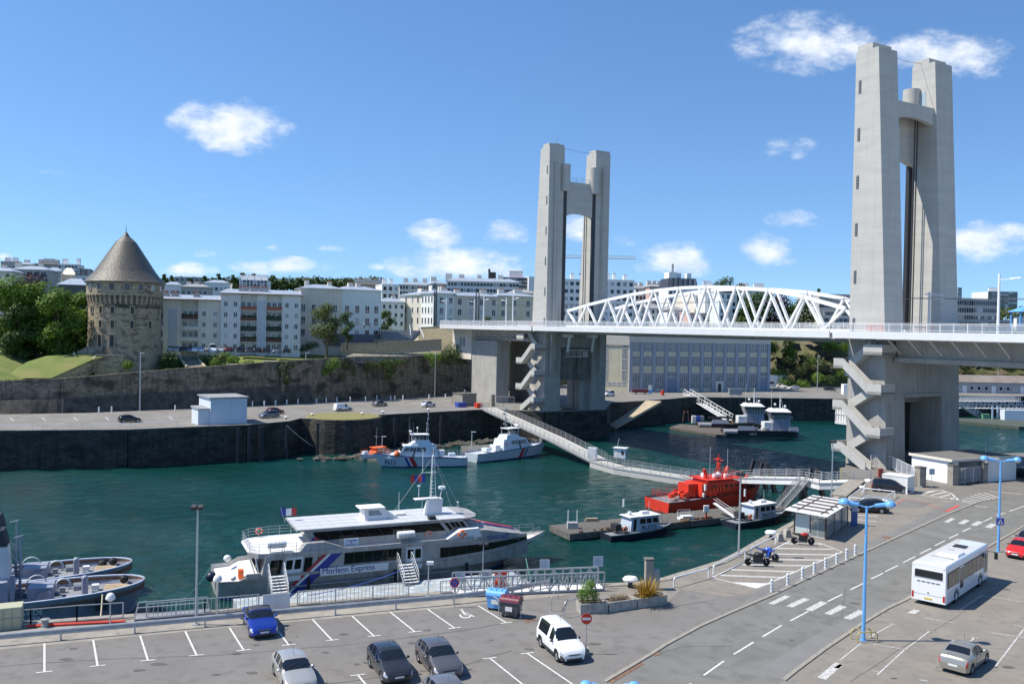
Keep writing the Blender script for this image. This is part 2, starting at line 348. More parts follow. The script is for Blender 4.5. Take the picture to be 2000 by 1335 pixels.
def railing(mb, pts, h=1.1, sp=1.6, r=.025, rails=3, mid=None, z=0):
	for a, b in zip(pts, pts[1:]):
		a, b = V(a), V(b); n = max(1, round((b-a).length/sp))
		for i in range(n+1): p = a.lerp(b, i/n); mb.bar(p, p+V((0,0,h)), r*2)
		for k in range(rails): zz = V((0,0,h*(k+1)/rails)); mb.bar(a+zz, b+zz, r*1.6)
	return mb
def yaw(p, q): return math.atan2(q[1]-p[1], q[0]-p[0])
def lerpc(pts, t):
	for (a, b), (c, d) in zip(pts, pts[1:]):
		if t <= c: f = (t-a)/(c-a) if c > a else 0; f = max(0, f); return b+(d-b)*f
	return pts[-1][1]
# ------------------------------------------------------------ water
def make_water():
	m = bpy.data.materials.new('harbour_water'); m.use_nodes = True; n = m.node_tree.nodes; l = m.node_tree.links; b = n['Principled BSDF']
	b.inputs['Roughness'].default_value = .07; b.inputs['IOR'].default_value = 1.33; b.inputs['Specular IOR Level'].default_value = .5
	g = n.new('ShaderNodeNewGeometry')
	def noise(s, st, det, rough=.5):
		mp = n.new('ShaderNodeMapping'); mp.inputs['Scale'].default_value = st; mp.inputs['Rotation'].default_value = (0, 0, R(20)); l.new(g.outputs['Position'], mp.inputs[0])
		t = n.new('ShaderNodeTexNoise'); t.inputs['Scale'].default_value = s; t.inputs['Detail'].default_value = det; t.inputs['Roughness'].default_value = rough; l.new(mp.outputs[0], t.inputs['Vector']); return t.outputs[0]
	a = noise(1.5, (1, 1.9, 1), 4, .62); c = noise(.035, (1, 1.5, 1), 3); e = noise(.4, (1, 1.7, 1), 3)
	mx = n.new('ShaderNodeMix'); mx.data_type = 'RGBA'; mx.inputs[6].default_value = (.003, .035, .027, 1); mx.inputs[7].default_value = (.004, .050, .047, 1)
	mr = n.new('ShaderNodeMapRange'); mr.inputs[1].default_value = .4; mr.inputs[2].default_value = .6; l.new(c, mr.inputs[0]); l.new(mr.outputs[0], mx.inputs[0]); l.new(mx.outputs[2], b.inputs['Base Color'])
	ad = n.new('ShaderNodeMath'); ad.operation = 'MULTIPLY_ADD'; l.new(e, ad.inputs[0]); ad.inputs[1].default_value = 1.3; l.new(a, ad.inputs[2])
	# calmer lanes between wind ruffles
	ws = n.new('ShaderNodeMapRange'); ws.inputs[1].default_value = .35; ws.inputs[2].default_value = .65; ws.inputs[3].default_value = .7; ws.inputs[4].default_value = 1.0; l.new(c, ws.inputs[0])
	bp = n.new('ShaderNodeBump'); bp.inputs['Distance'].default_value = .4; l.new(ws.outputs[0], bp.inputs['Strength']); l.new(ad.outputs[0], bp.inputs['Height']); l.new(bp.outputs[0], b.inputs['Normal'])
	# rippled surface: short wind waves as real relief, finer rows near the viewer's bank
	import numpy as np
	rs = [40*1.0042**k for k in range(520)]; th = np.linspace(-.78, .74, 400)
	rr = np.array(rs)[:, None]; X = rr*np.sin(th)[None, :]; Y = rr*np.cos(th)[None, :]; cell = np.maximum(rr*.0042, rr*(th[1]-th[0]))
	rg = np.random.default_rng(3); Z = np.zeros_like(X)
	for k in range(34):
		lam = .75*(6.5**(k/33)); a = rg.normal(1.9, .75); ph = rg.uniform(0, 6.28); q = 2*np.pi/lam
		Z += lam*.0072*np.clip(lam/cell/2.2-1, 0, 1)*np.sin(q*(X*np.cos(a)+Y*np.sin(a))+ph+1.5*np.sin(X*.05+k)+1.5*np.sin(Y*.06+2*k))
	Z *= .72+.5*np.sin(X*.035+1.3*np.sin(Y*.03))*np.sin(Y*.045+.8)
	Z[0] = 0; Z[-1] = 0; Z[:, 0] = 0; Z[:, -1] = 0
	nr, nc = X.shape; co = np.stack([X, Y, Z], -1).reshape(-1, 3)
	idx = (np.arange(nr-1)[:, None]*nc+np.arange(nc-1)[None, :]).reshape(-1); F = np.stack([idx, idx+1, idx+nc+1, idx+nc], 1)
	rim = [tuple(co[c]) for c in (0, nc-1, nr*nc-1, (nr-1)*nc)]; n0 = len(co)
	ext = [(-1500,-100,0),(1500,-100,0),(1500,1500,0),(-1500,1500,0)]
	top = list(range((nr-1)*nc, nr*nc)); bot = list(range(0, nc)); lf = [k*nc for k in range(nr)]; rt = [k*nc+nc-1 for k in range(nr)]
	fl = [tuple(bot[::-1]+[n0, n0+1])[::-1], tuple([n0+3]+top+[n0+2])[::-1], tuple([n0]+lf+[n0+3])[::-1], tuple(rt+[n0+2, n0+1])]
	fl = [f if True else f for f in fl]
	me = bpy.data.meshes.new('water'); me.from_pydata(np.concatenate([co, np.array(ext)]).tolist(), [], F.tolist()+fl)
	for p in me.polygons[-4:]:
		if p.normal.z < 0: p.flip()
	if me.polygons[0].normal.z < 0: me.flip_normals()
	me.polygons.foreach_set('use_smooth', [True]*len(me.polygons)); me.materials.append(m); me.update()
	return struct(link('water', me))
make_water()
def xy(p): return (p[0], p[1])
# ------------------------------------------------------------ quays (top 7 m above the water)
EQ = [P(*p) for p in [(-420,1256),(0,1221),(120,1213),(262,1203),(400,1197.5),(580,1181),(798,1163.5),(900,1156),(1100,1144),(1186,1142.6),(1243,1140.7),(1301,1131),(1364,1112),(1410,1098),(1441,1083),(1498,1050),(1549,1023),(1600,996),(1637,970)]]
EQ = [(p.x, p.y) for p in EQ] + [(47.5,121.5),(49.0,131),(52.3,138.2),(52.67,139.55),(68.4,149.1),(150,176),(400,230)]
poly = EQ + [(400,-40),(-120,-40)]
struct(MB().prism([(x, y) for x, y in poly], -6, 7).build('quay_pavement', 'asphalt'))
WQ = [P(*p) for p in [(-500,858),(-200,846),(0,840),(250,838),(420,831),(480,829),(560,822),(585,816),(640,818),(700,816),(712,811),(960,798)]]
WQ = [(p.x, p.y) for p in WQ] + [(8.15,215.4),(23.8,224.6),(24.5,231)] + [xy(P(1190,786)), xy(P(1300,779)), xy(P(1342,775)), xy(P(1450,776)), (103.2,279.8), xy(P(1877,772)), xy(P(2150,775)), (430,250)]
WB = [P(*p) for p in [(-700,815),(-300,811),(0,806),(117,805),(272,799),(342,797),(482,791),(595,785),(700,779),(800,774),(917,768)]]
WB = [(p.x, p.y) for p in WB] + [(0,292),(24,330),(60,350),(100,352),(140,345),(200,345),(430,330)]
struct(MB().prism(WQ + [(420,400),(100,420),(0,420),(-60,330),(-400,330),(-500,100)], -6, 7).build('west_quay_pavement', 'asphalt_w'))
def wall_strip(pts, z0, z1, th, mt, name, label, side=1, cop=None, cm='coping', skip=0):
	"a quay wall: courses of stone standing proud of the fill, with a coping of separate stones"
	t = thing(name, label, 'wall', (0,0,0))
	mb = MB()
	for (a, b) in zip(pts, pts[1:]):
		a, b = V((*a, 0)), V((*b, 0)); d = (b-a).normalized(); nn = V((d.y, -d.x, 0))*side*th
		mb.hexa([a+V((0,0,z0)), b+V((0,0,z0)), b+nn*1.6+V((0,0,z0)), a+nn*1.6+V((0,0,z0))], [a+V((0,0,z1)), b+V((0,0,z1)), b+nn+V((0,0,z1)), a+nn+V((0,0,z1))])
	mb.build('wall_face', mt, t)
	if cop:
		mesh = None; n = 0
		for (a, b) in zip(pts, pts[1:]):
			a, b = V((*a, 0)), V((*b, 0)); ln = (b-a).length; k = max(1, round(ln/cop)); d = (b-a)/k; nn = V((d.y, -d.x, 0)).normalized()*side
			for i in range(k):
				if n >= 290: continue
				p = a+d*(i+.5)
				if not (-100 < p.x < 90): continue
				n += 1
				if mesh is None or abs(mesh[1]-d.length) > .05:
					mesh = (MB().cb((0,0,0), (d.length-.03, .75, .16)).mesh('coping_stone', cm), d.length)
				o = link('coping_stone', mesh[0], t); o.location = p+nn*(.05)+V((0,0,z1+.015+.01*(n % 3))); o.rotation_euler = (0,0,math.atan2(d.y, d.x))
	return t
wall_strip(EQ[:19], -5, 6.97, .35, 'quaystone', 'quay_wall', 'granite wall dropping from the near car park quay to the water', -1, cop=1.6)
ww = wall_strip(WQ, -5, 6.97, .4, 'quaystone', 'quay_wall', 'long dark granite wall of the far quay with weed-blackened foot, below the stone rampart', 1, cop=2.4)
mb = MB()   # timber fenders and drain slots on the far wall
for px in (465,487,508,512,560,620,735,770,800,860):
	p = P(px, 905-(px-440)*.09, 0); mb.cb((p.x+.1, p.y-.6, 3), (.5, .5, 7.4), .4)
mb.build('fender_post', 'dark', ww)
# rounded bastion with a grassed top, and the rubble shelf at its foot
c = P(645, 818); b = MB().lathe([(9.4,-3),(8.4,6.99)], 24, (c.x+1.5, c.y+6.2, 0)).build('round_bastion', 'quaystone'); tag(b, 'rounded masonry bastion bulging from the far quay wall, grass on top', 'bastion')
struct(MB().lathe([(8.0,6.98),(7.9,7.12)], 24, (c.x+1.5, c.y+6.2, 0)).build('grass_patch', 'drygrass'))
def rocks(name, label, pts, n, s, mt='rock', z=.1):
	t = None; mb = MB(); rnd = random.Random(5)
	for i in range(n):
		f = rnd.random()*(len(pts)-1); k = int(f); a, b_ = V(pts[k]), V(pts[k+1]); p = a.lerp(b_, f-k)
		p = V((p.x+rnd.gauss(0, s), p.y+rnd.gauss(0, s*.9), z+rnd.uniform(-.5,.3))); r = rnd.uniform(.5, 1.6)
		vs = [p+V((rnd.uniform(.6,1)*r*x, rnd.uniform(.6,1)*r*y, rnd.uniform(.4,.8)*r*zz*.6)) for x, y, zz in [(1,0,0),(.5,.9,0),(-.5,.9,0),(-1,0,0),(-.5,-.9,0),(.5,-.9,0),(.2,.2,1),(-.2,-.3,.9)]]
		mb.add(vs, [(0,1,6),(1,2,6),(2,3,6),(3,7,6),(3,4,7),(4,5,7),(5,0,6),(5,6,7),(5,4,3,2,1,0)])
	return stuff(mb.build(name, mt))
q = lambda *a: [tuple(P(x, y, 0)) for x, y in a]
rocks('rock_shelf', '', q((610,898),(700,893),(740,888),(790,880),(880,868),(960,862),(1060,858)), 260, 1.1)
rocks('rock_shelf', '', q((745,850),(790,872),(840,878)), 50, 2.0, z=.6)
# stone slipway on the far side, right of the west tower
a0, a1, b0, b1 = P(1178,829,.9), P(1202,834,.6), P(1252,781,7.05), P(1292,783,7.05)
t = thing('slipway', 'sloping stone slipway descending to the water right of the smaller bridge tower', 'slipway')
MB().hexa([(a0.x,a0.y,.1),(a1.x,a1.y,0),(b1.x,b1.y,6.4),(b0.x,b0.y,6.4)], [tuple(a0), tuple(a1), tuple(b1), tuple(b0)]).build('ramp', 'stone_pale', t)
# ------------------------------------------------------------ land rising behind the far quay
tops = [746,746,746,741,728,722,712,704,698,697,690]     # photo rows of the rampart's top at the first eleven points
TZ = []
for (x, y), px, ty in zip(WB[:11], [-700,-300,0,117,272,342,482,595,700,800,917], tops): TZ.append(Q(px, ty, y).z)
TZ[0] = TZ[1] = TZ[2]
RR = [0, 3, 12, 30, 55, 95, 150, 230, 330, 500, 800, 1200, 2600, 6000]
hl = {}
def heights(i):
	if i in (3, 4, 5): z = TZ[i]; return [z-.25, z-2, z-2.6, 17.2, 18.8, 22, 26, 31, 38, 46, 52, 56, 54, 40]
	if i < 11:
		z = TZ[i]; f = i/10
		return [z-.25, z-.2, z+(17.5-z)*.6, 18.6, 19, 22, 26, 33-6*f, 42-9*f, 54-16*f, 66-22*f, 70-22*f, 66-20*f, 40]
	g = (i-11)/6
	return [7, 12, 20, 25.6, 26, 26.4, 27, 29, 32, 38, 44-4*g, 46-6*g, 44-6*g, 30]
vs = []; fs = []
for i, (x, y) in enumerate(WB):
	r0 = math.hypot(x, y); H = heights(i)
	for j, r in enumerate(RR): k = (r0+r)/r0; vs.append((x*k, y*k, H[j]))
nR = len(RR)
for i in range(len(WB)-1):
	for j in range(nR-1): fs.append((i*nR+j, (i+1)*nR+j, (i+1)*nR+j+1, i*nR+j+1))
me = bpy.data.meshes.new('hillside'); me.from_pydata(vs, [], fs)
bm = bmesh.new(); bm.from_mesh(me)
bmesh.ops.subdivide_edges(bm, edges=bm.edges, cuts=2, use_grid_fill=True)
from mathutils import noise as mn
for v_ in bm.verts:
	rr = math.hypot(v_.co.x, v_.co.y)
	if rr > 320: v_.co.z += mn.noise(v_.co*.012)*4*min(1, (rr-320)/300)
	elif v_.co.x > 10 and v_.co.z > 8: v_.co.z += mn.noise(v_.co*.15)*1.6
bm.to_mesh(me); bm.free()
me.materials.append(M['grass']); me.materials.append(M['hill']); me.materials.append(M['scrub'])
for p in me.polygons:
	c = p.center; rr = math.hypot(c.x, c.y); p.material_index = 2 if (c.x > 5 and rr < 420) else (0 if rr < 330 and c.x < 5 else 1)
me.polygons.foreach_set('use_smooth', [True]*len(me.polygons))
struct(link('hillside', me))
# the ground far beyond, out to the horizon
struct(MB().add([(-9000,1500,3),(9000,1500,3),(9000,9000,3),(-9000,9000,3)], [(0,1,2,3)]).build('far_ground', 'hill', fix=False))
# rampart: upper rubble wall on a darker rock foot
t = thing('rampart_wall', 'high old stone rampart of dark rubble granite above the far quay road', 'wall')
up = MB(); lo = MB(); capm = MB()
for i in range(10):
	a, b_ = V((*WB[i], 0)), V((*WB[i+1], 0)); za, zb = TZ[i], TZ[i+1]; d = (b_-a).normalized(); nn = V((d.y, -d.x, 0))
	k = 6
	for j in range(k):
		p, q_ = a.lerp(b_, j/k), a.lerp(b_, (j+1)/k); zp, zq = za+(zb-za)*j/k, za+(zb-za)*(j+1)/k
		e = random.uniform(0, .15)
		up.hexa([p+nn*1.1+V((0,0,6.5)), q_+nn*1.1+V((0,0,6.5)), q_-nn*1.2+V((0,0,6.5)), p-nn*1.2+V((0,0,6.5))], [p+nn*.15+V((0,0,zp+.25)), q_+nn*.15+V((0,0,zq+.25)), q_-nn*.8+V((0,0,zq+.25)), p-nn*.8+V((0,0,zp+.25))])
		mp_, mq = 7+(zp-7)*.42, 7+(zq-7)*.42
		if i < 7:
			g1, g2 = 1.5+.8*mn.noise(p*.2), 1.5+.8*mn.noise(q_*.2)
			e_ = d*(.0 if 0 < j < k-1 else .9); lo.hexa([p-e_*(j == 0)+nn*(g1+1.1)+V((0,0,6.4)), q_+e_*(j == k-1)+nn*(g2+1.1)+V((0,0,6.4)), q_+V((0,0,6.4)), p+V((0,0,6.4))], [p-e_*(j == 0)+nn*(g1*.45+.5)+V((0,0,mp_)), q_+e_*(j == k-1)+nn*(g2*.45+.5)+V((0,0,mq)), q_+V((0,0,mq)), p+V((0,0,mp_))])
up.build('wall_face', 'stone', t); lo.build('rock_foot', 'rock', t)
# buttress piers that stand proud of the rampart
for (x0, x1, ty, by, dp) in [(444,474,714,765,2.4),(515,541,708,748,2.6),(548,553,712,775,1.2)]:
	Yd = 216 if x0 < 500 else 221; a = Q(x0, by, Yd); b_ = Q(x1, by, Yd+1); zt = Q(x0, ty, Yd).z
	MB().box(0, (b_-a).length, 0, dp+4, 0, zt-7).build('buttress', 'stone', t); o = LAST[0]; o.location = (a.x, a.y, 7); o.rotation_euler = (0,0,.35)
	if x0 != 548: MB().box(-.2, (b_-a).length+.2, -.2, dp, zt-7, zt-6.6).build('buttress_cap', 'coping', t); o = LAST[0]; o.location = (a.x, a.y, 7); o.rotation_euler = (0,0,.35)
for (px) in (745,810,868,905):
	a = P(px, 776-(px-745)*.045); zt = 15; b_ = MB().frust(-.5,.5,.9,0,-.35,.35,.3,zt-7).build('buttress', 'stone', t); b_.location = (a.x, a.y, 7)
# terrace details right of the lone tree: stone retaining walls and the open-air steps
def slabwall(name, label, pts, h, th, mt, cat='wall', capm=None):
	"wall along world points whose z is its top"
	t = thing(name, label, cat); mb = MB(); cp = MB()
	for a, b_ in zip(pts, pts[1:]):
		a, b_ = V(a), V(b_); d = (b_-a); d.z = 0; d.normalize(); nn = V((d.y, -d.x, 0))*th/2
		lo_ = V((0,0,-h)); mb.hexa([a-nn+lo_, b_-nn+lo_, b_+nn+lo_, a+nn+lo_], [a-nn, b_-nn, b_+nn, a+nn])
		if capm:
			n2 = nn*1.25; e = V((0,0,.22)); cp.hexa([a-n2+V((0,0,.01)), b_-n2+V((0,0,.01)), b_+n2+V((0,0,.01)), a+n2+V((0,0,.01))], [a-n2+e, b_-n2+e, b_+n2+e, a+n2+e])
	mb.build('wall_face', mt, t)
	if capm: cp.build('coping', capm, t)
	return t
slabwall('retaining_wall', 'low granite retaining wall with pale coping running below the open-air steps', [Q(666,671,252), Q(738,671,255), Q(862,663,262)], 3.2, .7, 'stone_pale', capm='coping')
slabwall('retaining_wall', 'light granite wall flanking the grey steps on their left', [Q(701,637,270), Q(718,660,262), Q(738,663,260), Q(800,664,262)], 4.2, .8, 'stone_pale', capm='coping')
slabwall('retaining_wall', 'tall granite wall block carrying the left end of the bridge deck', [Q(820,640,285), Q(890,637,277), Q(917,640,272)], 9, 1.2, 'stone_pale', capm='coping')
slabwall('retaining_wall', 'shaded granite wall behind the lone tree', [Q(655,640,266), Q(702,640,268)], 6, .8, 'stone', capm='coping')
st_ = thing('amphitheatre_steps', 'broad grey open-air steps on the terrace between the white block and the bridge', 'steps')
sm_ = None
for k in range(8):
	a = Q(712-k*.8, 664-k*3.0, 262+k*1.6); b_ = Q(800+k*3, 664-k*3.0, 264+k*1.6); ln = (b_-a).length
	o = MB().box(0, ln, 0, 2.0, -1.4, 0).build('step', 'roofgrey', st_); o.location = a; o.rotation_euler = (0,0,math.atan2(b_.y-a.y, b_.x-a.x))
hr = MB()
railing(hr, [Q(800,640,274), Q(803,664,263)], 1, 2.5, .06, 2); railing(hr, [Q(818,640,274), Q(828,664,264)], 1, 2.5, .06, 2)
o = hr.build('handrail', 'white'); tag(o, 'white handrails running down the grey open-air steps', 'handrail')
# dry-garden bank with rows of pale planting
gb = MB(); a = Q(650,706,243); b_ = Q(850,690,262); c_ = Q(860,678,268); d_ = Q(690,690,252)
gb.add([a, b_, c_, d_], [(0,1,2,3)]); struct(gb.build('planted_bank', mat('dry_planting', (.20,.20,.12), (.34,.31,.24), .95, ns=.9, detail=9, bump=.5, bs=3), fix=False))
# fence on the rampart's top
def mesh_fence(name, label, pts, h, mt='galv', sp=2.2, bars=.35, cat='fence', rails=2, barr=.03):
	t = thing(name, label, cat); ps = MB(); rl = MB(); br = MB()
	for a, b_ in zip(pts, pts[1:]):
		a, b_ = V(a), V(b_); n = max(1, round((b_-a).length/sp))
		for i in range(n+1):
			p = a.lerp(b_, i/n)
			o = MB().bar((0,0,0), (0,0,h), .07).build('post', mt, t); o.location = p
		for z in ([.12*h, h] if rails == 2 else [h*(k+1)/rails for k in range(rails)]): rl.bar(a+V((0,0,z)), b_+V((0,0,z)), .05)
		if bars:
			m_ = max(1, round((b_-a).length/bars))
			for i in range(m_): p = a.lerp(b_, (i+.5)/m_); br.bar(p+V((0,0,.12*h)), p+V((0,0,h)), barr)
	rl.build('rail', mt, t)
	if bars: br.build('vertical_bars', mt, t)
	return t
mesh_fence('metal_fence', 'pale metal bar fence stepping along the rampart top beside the ivy', [Q(668,710,238), Q(716,709,240), Q(760,707,246), Q(805,697,252), Q(873,688,258)], 2.2, 'galv', 3, .5, barr=.06)
# ------------------------------------------------------------ near quay: road, paving, kerbs, markings
def sheet(name, pts, z, mt):
	pts = [P(*p, 7) for p in pts]; mb = MB(); mb.add([(p.x, p.y, z) for p in pts], [tuple(range(len(pts)))])
	me = bpy.data.meshes.new(name); bm = bmesh.new(); vv = [bm.verts.new((p.x, p.y, z)) for p in pts]; f = bm.faces.new(vv)
	if f.normal.z < 0 or True:
		bm.normal_update()
		if f.normal.z < 0: f.normal_flip()
	bmesh.ops.triangulate(bm, faces=bm.faces); bm.to_mesh(me); bm.free(); me.materials.append(M[mt]); return struct(link(name, me))
KN = [(1060,1410),(1181,1331),(1271,1277.6),(1301.6,1258),(1369,1221.6),(1433,1193.6),(1509,1161.4),(1580,1128),(1648,1097),(1688,1078),(1780,1036),(1860,1000),(1912,980),(1960,972),(2000,969),(2200,962)]
KS = [(1400,1420),(1531,1328),(1559,1305.6),(1612.5,1266),(1640,1247.6),(1687,1215.8),(1734,1187.5),(1769.7,1171),(1850,1118),(1935,1065),(2000,1027),(2200,985)]
sheet('road', KN[:-1] + [(2200,962.5)] + KS[::-1], 7.004, 'road')
sheet('road_patch', [(1473,1311),(1530,1327),(1640,1247),(1768,1171),(1700,1182),(1600,1235)], 7.008, 'patch')
sheet('road_patch', [(1783,1037),(1800,1034),(1960,1068),(1935,1074)], 7.008, 'patch')
sheet('paved_apron', [(1130,1165),(1186,1144),(1243,1142),(1301,1133),(1364,1113),(1441,1084),(1549,1024),(1637,973),(1700,935),(1850,960),(1872,990),(1700,1068),(1600,1112),(1480,1158),(1420,1165),(1330,1150),(1290,1190),(1200,1190)], 7.004, 'beige')
sheet('parking_lot', KS[:] + [(2200,1500),(1300,1500)], 7.004, 'beige')
sheet('footway', [(1433,1192.6),(1509,1160.4),(1688,1077),(1860,999),(1912,979),(1870,972),(1800,1010),(1640,1082),(1480,1152)], 7.008, 'patch')
sheet('coping_strip', [(-420,1257.5),(0,1222),(120,1214),(262,1204),(400,1198.5),(580,1182),(798,1164.5),(900,1157),(1100,1145),(1160,1146),(1100,1162),(900,1184),(668,1205),(410,1228),(124,1256),(-420,1305)], 7.004, 'coping')
def kerb(pts, name='kerb'):
	pts = [P(*p, 7) for p in pts]; acc = []; me = {}
	for a, b_ in zip(pts, pts[1:]):
		n = max(1, round((b_-a).length/1.4)); d = (b_-a)/n; k = round(d.length, 1)
		if k not in me: me[k] = MB().cb((0,0,0), (d.length*.985, .26, .14)).mesh('kerb_stone', 'coping')
		for i in range(n): acc.append((a+d*(i+.5), math.atan2(d.y, d.x), me[k]))
	r = bpy.data.objects.new(name, None); COL.objects.link(r); r['kind'] = 'structure'
	for p, rz, m_ in acc:
		if abs(p.x) > 62 or p.y < 44: continue
		o = link('kerb_stone', m_, r); o.location = (p.x, p.y, 7.0); o.rotation_euler = (0,0,rz)
	return r
kerb(KN[1:-1]); kerb(KS[1:-1])
mk = MB(); mw_ = MB(); mr_ = MB()
def strip(mb, a, b_, w_, z=7.014, raw=False):
	if not raw: a, b_ = P(*a, 7), P(*b_, 7)
	a = V((a[0], a[1], z)); b_ = V((b_[0], b_[1], z)); d = (b_-a).normalized()*w_/2; nn = V((-d.y, d.x, 0))
	mb.add([a-nn, b_-nn, b_+nn, a+nn], [(0,1,2,3)])
for k, (a, b_) in enumerate([((86.8,1256),(86.8,1311.5)),((182,1249),(190.6,1299.6)),((273.7,1240.6),(289,1289)),((362,1232.4),(384,1278.9)),((448.3,1225.3),(475.9,1269)),((532,1217),(563.8,1258.7)),((610.4,1209),(648.4,1249.5)),((687.5,1202.3),(730.7,1241.4)),((762.2,1194.8),(810.5,1233)),((834.6,1188.5),(887.7,1225.8)),((933.6,1182),(989,1215.5))]):
	strip(mk, a, b_, .11); q_ = P(*b_, 7); g = (P(900,1177.7)-P(124,1249)).normalized(); strip(mk, q_-g*.42, q_+g*.42, .11, 7.018, True)
for (a, b_) in [((956.6,1284.4),(1090,1391)),((1029.5,1275),(1200,1391)),((699,1317.3),(760,1391)),((-5,1262),(-12,1320))]:
	strip(mk, a, b_, .11); q_ = P(*a, 7); g = (P(900,1177.7)-P(124,1249)).normalized(); strip(mk, q_-g*.42, q_+g*.42, .11, 7.018, True)
for (a, b_) in [((1290,1375),(1350,1334)),((1374.4,1318),(1413.6,1290.2)),((1433,1277),(1471.9,1253.2)),((1489.8,1242.6),(1527,1220.2)),((1543.3,1211.8),(1579.4,1193)),((1616.6,1174),(1645,1160)),((1661,1151),(1686,1138.7)),((1701,1130),(1725,1118.6)),((1729,1115.5),(1754,1103.7)),((1764,1098),(1788,1086)),((1797,1081),(1818.6,1070)),((1826,1065),(1846,1055)),((1853.5,1050.7),(1872,1042)),((1880,1037.6),(1896,1030)),((1921,1018),(1938,1010)),((1945.6,1006.6),(1964,1000.6)),((1971.6,997.6),(2000,988))]: strip(mk, a, b_, .13)
def quad(mb, pts, z=7.014): mb.add([(P(*p,7).x, P(*p,7).y, z) for p in pts], [tuple(range(len(pts)))])
for q4 in [((1500,1178),(1512,1180),(1545,1164),(1533,1162)),((1534.7,1183),(1547.6,1185.6),(1582,1170),(1569,1167)),((1572,1189.7),(1586,1193),(1617,1176.5),(1603,1173.5)),((1609.5,1197.5),(1622.5,1200.5),(1654.5,1184.6),(1640,1181)),((1647,1206),(1661,1209.5),(1691,1195),(1678,1190)),
  ((1843,1019),(1853,1020),(1866,1012.5),(1857,1011)),((1870,1022),(1882,1023.4),(1895,1016),(1884,1014)),((1895,1025),(1907,1026.6),(1921,1019),(1909,1017)),((1923,1029),(1936,1031),(1947,1024),(1935,1021.5)),((1596.5,1322),(1613.6,1326.6),(1647,1297),(1631,1293)),((1771,1196.5),(1786,1198.6),(1797,1192),(1784,1189.5)),((1628,1303),(1640,1305),(1647,1298),(1640,1296))]: quad(mw_, q4)
c1 = lambda x, y: (x/5+1600, y/5+860)
for a, b_ in [((1390,590),(1490,612)),((1395,573),(1540,603)),((1430,556),(1590,593)),((1475,541),(1640,585)),((1510,527),(1680,578)),((1550,516),(1725,570)),((1605,508),(1770,562)),((1660,497),(1985,522)),((1010,520),(1175,480)),((1090,535),(1240,500)),((1170,555),(1300,520)),((1270,570),(1340,550)),((940,525),(1175,478)),((1175,478),(1290,515)),((1290,515),(1360,580)),((940,525),(1355,580)),((370,725),(570,738)),((370,770),(560,790)),((1520,640),(1640,650))]: strip(mk, c1(*a), c1(*b_), .22, 7.016)
c8 = lambda x, y: (x/4.762+1280, y/4.762+920)
box = [(525,988),(1255,648),(1530,668),(1740,748),(940,1087)]
for a, b_ in zip(box, box[1:]+box[:1]): strip(mk, c8(*a), c8(*b_), .14, 7.018)
for a, b_ in [((605,966),(1200,988)),((705,914),(1300,934)),((810,868),(1430,878)),((900,818),(1550,824)),((1040,768),(1690,776)),((1130,716),(1650,724)),((1205,672),(1545,676))]: strip(mw_, c8(*a), c8(*b_), .42)
quad(mk, [c8(720,1030), c8(1075,1042), c8(940,1085)])
for a, b_ in [((740,630),(830,570)),((830,572),(1045,612)),((1045,612),(1240,690))]: strip(mr_, c1(*a), c1(*b_), .10, 7.016)
strip(mr_, c1(1240,690), c1(1360,632), .38, 7.016)
sheet('asphalt_patch', [c1(700,645), c1(830,570), c1(1105,605), c1(1000,655)], 7.012, 'road')
c2 = lambda x, y: (x/4.239+1640, y/4.239+1020)
for a, b_ in [((0,1140),(175,1000)),((250,1000),(550,1052)),((240,950),(440,840)),((310,1260),(540,1050)),((540,1050),(750,895)),((700,790),(950,830)),((1150,600),(1520,655)),((1000,720),(1180,600)),((1070,1000),(1115,950)),((1250,910),(1526,950)),((1290,1190),(1526,880)),((1090,945),(1150,958)),((1440,845),(1526,865)),((660,1300),(730,1312)),((270,1225),(320,1235)),((415,835),(460,842)),((720,893),(780,902))]: strip(mw_, c2(*a), c2(*b_), .10)
# wheelchair symbol on the bay
def ring(mb, c, r, w_, a0, a1, z, sx=V((1,0,0)), sy=V((0,1,0)), n=14):
	vs = []
	for i in range(n+1):
		t = a0+(a1-a0)*i/n
		for rr in (r-w_/2, r+w_/2): p = c+sx*(rr*math.cos(t))+sy*(rr*math.sin(t)); vs.append((p.x, p.y, z))
	mb.add(vs, [(2*i, 2*i+1, 2*i+3, 2*i+2) for i in range(n)])
hc = P(909,1201,7); sx_ = (P(922,1201,7)-hc).normalized(); sy_ = V((-sx_.y, sx_.x, 0))
ring(mk, hc-sx_*.0, .36, .13, R(-200), R(20), 7.016, sx_, sy_*1.5)
strip(mk, hc+sx_*-.2+sy_*.95, hc+sx_*-.02+sy_*.1, .14, 7.02, True); strip(mk, hc+sx_*-.05+sy_*.5, hc+sx_*.25+sy_*.45, .12, 7.02, True)
strip(mk, hc+sx_*-.05+sy_*.08, hc+sx_*.38+sy_*.08, .13, 7.02, True); strip(mk, hc+sx_*.34+sy_*.1, hc+sx_*.62+sy_*-.3, .13, 7.02, True)
ring(mk, hc+sx_*-.25+sy_*1.18, .06, .12, 0, 2*PI, 7.02, sx_, sy_)
# far quay: bay ticks and edge line
for px in range(20, 360, 62):
	a = P(px, 815, 7); strip(mw_, (px, 816-(px*.01)), (px+7, 822-(px*.01)), .25)
for i in range(9): strip(mw_, (500+i*46, 812-i*2.7), (512+i*46, 812.6-i*2.7), .3)
strip(mw_, (0,812.5), (240,806), .3); strip(mw_, (800,786.5), (880,782), .5); strip(mw_, (780,790), (880,785), .3)
struct(mk.build('road_markings', 'marking', fix=False)); struct(mw_.build('worn_road_markings', 'marking_worn', fix=False)); struct(mr_.build('red_road_markings', 'marking_red', fix=False))
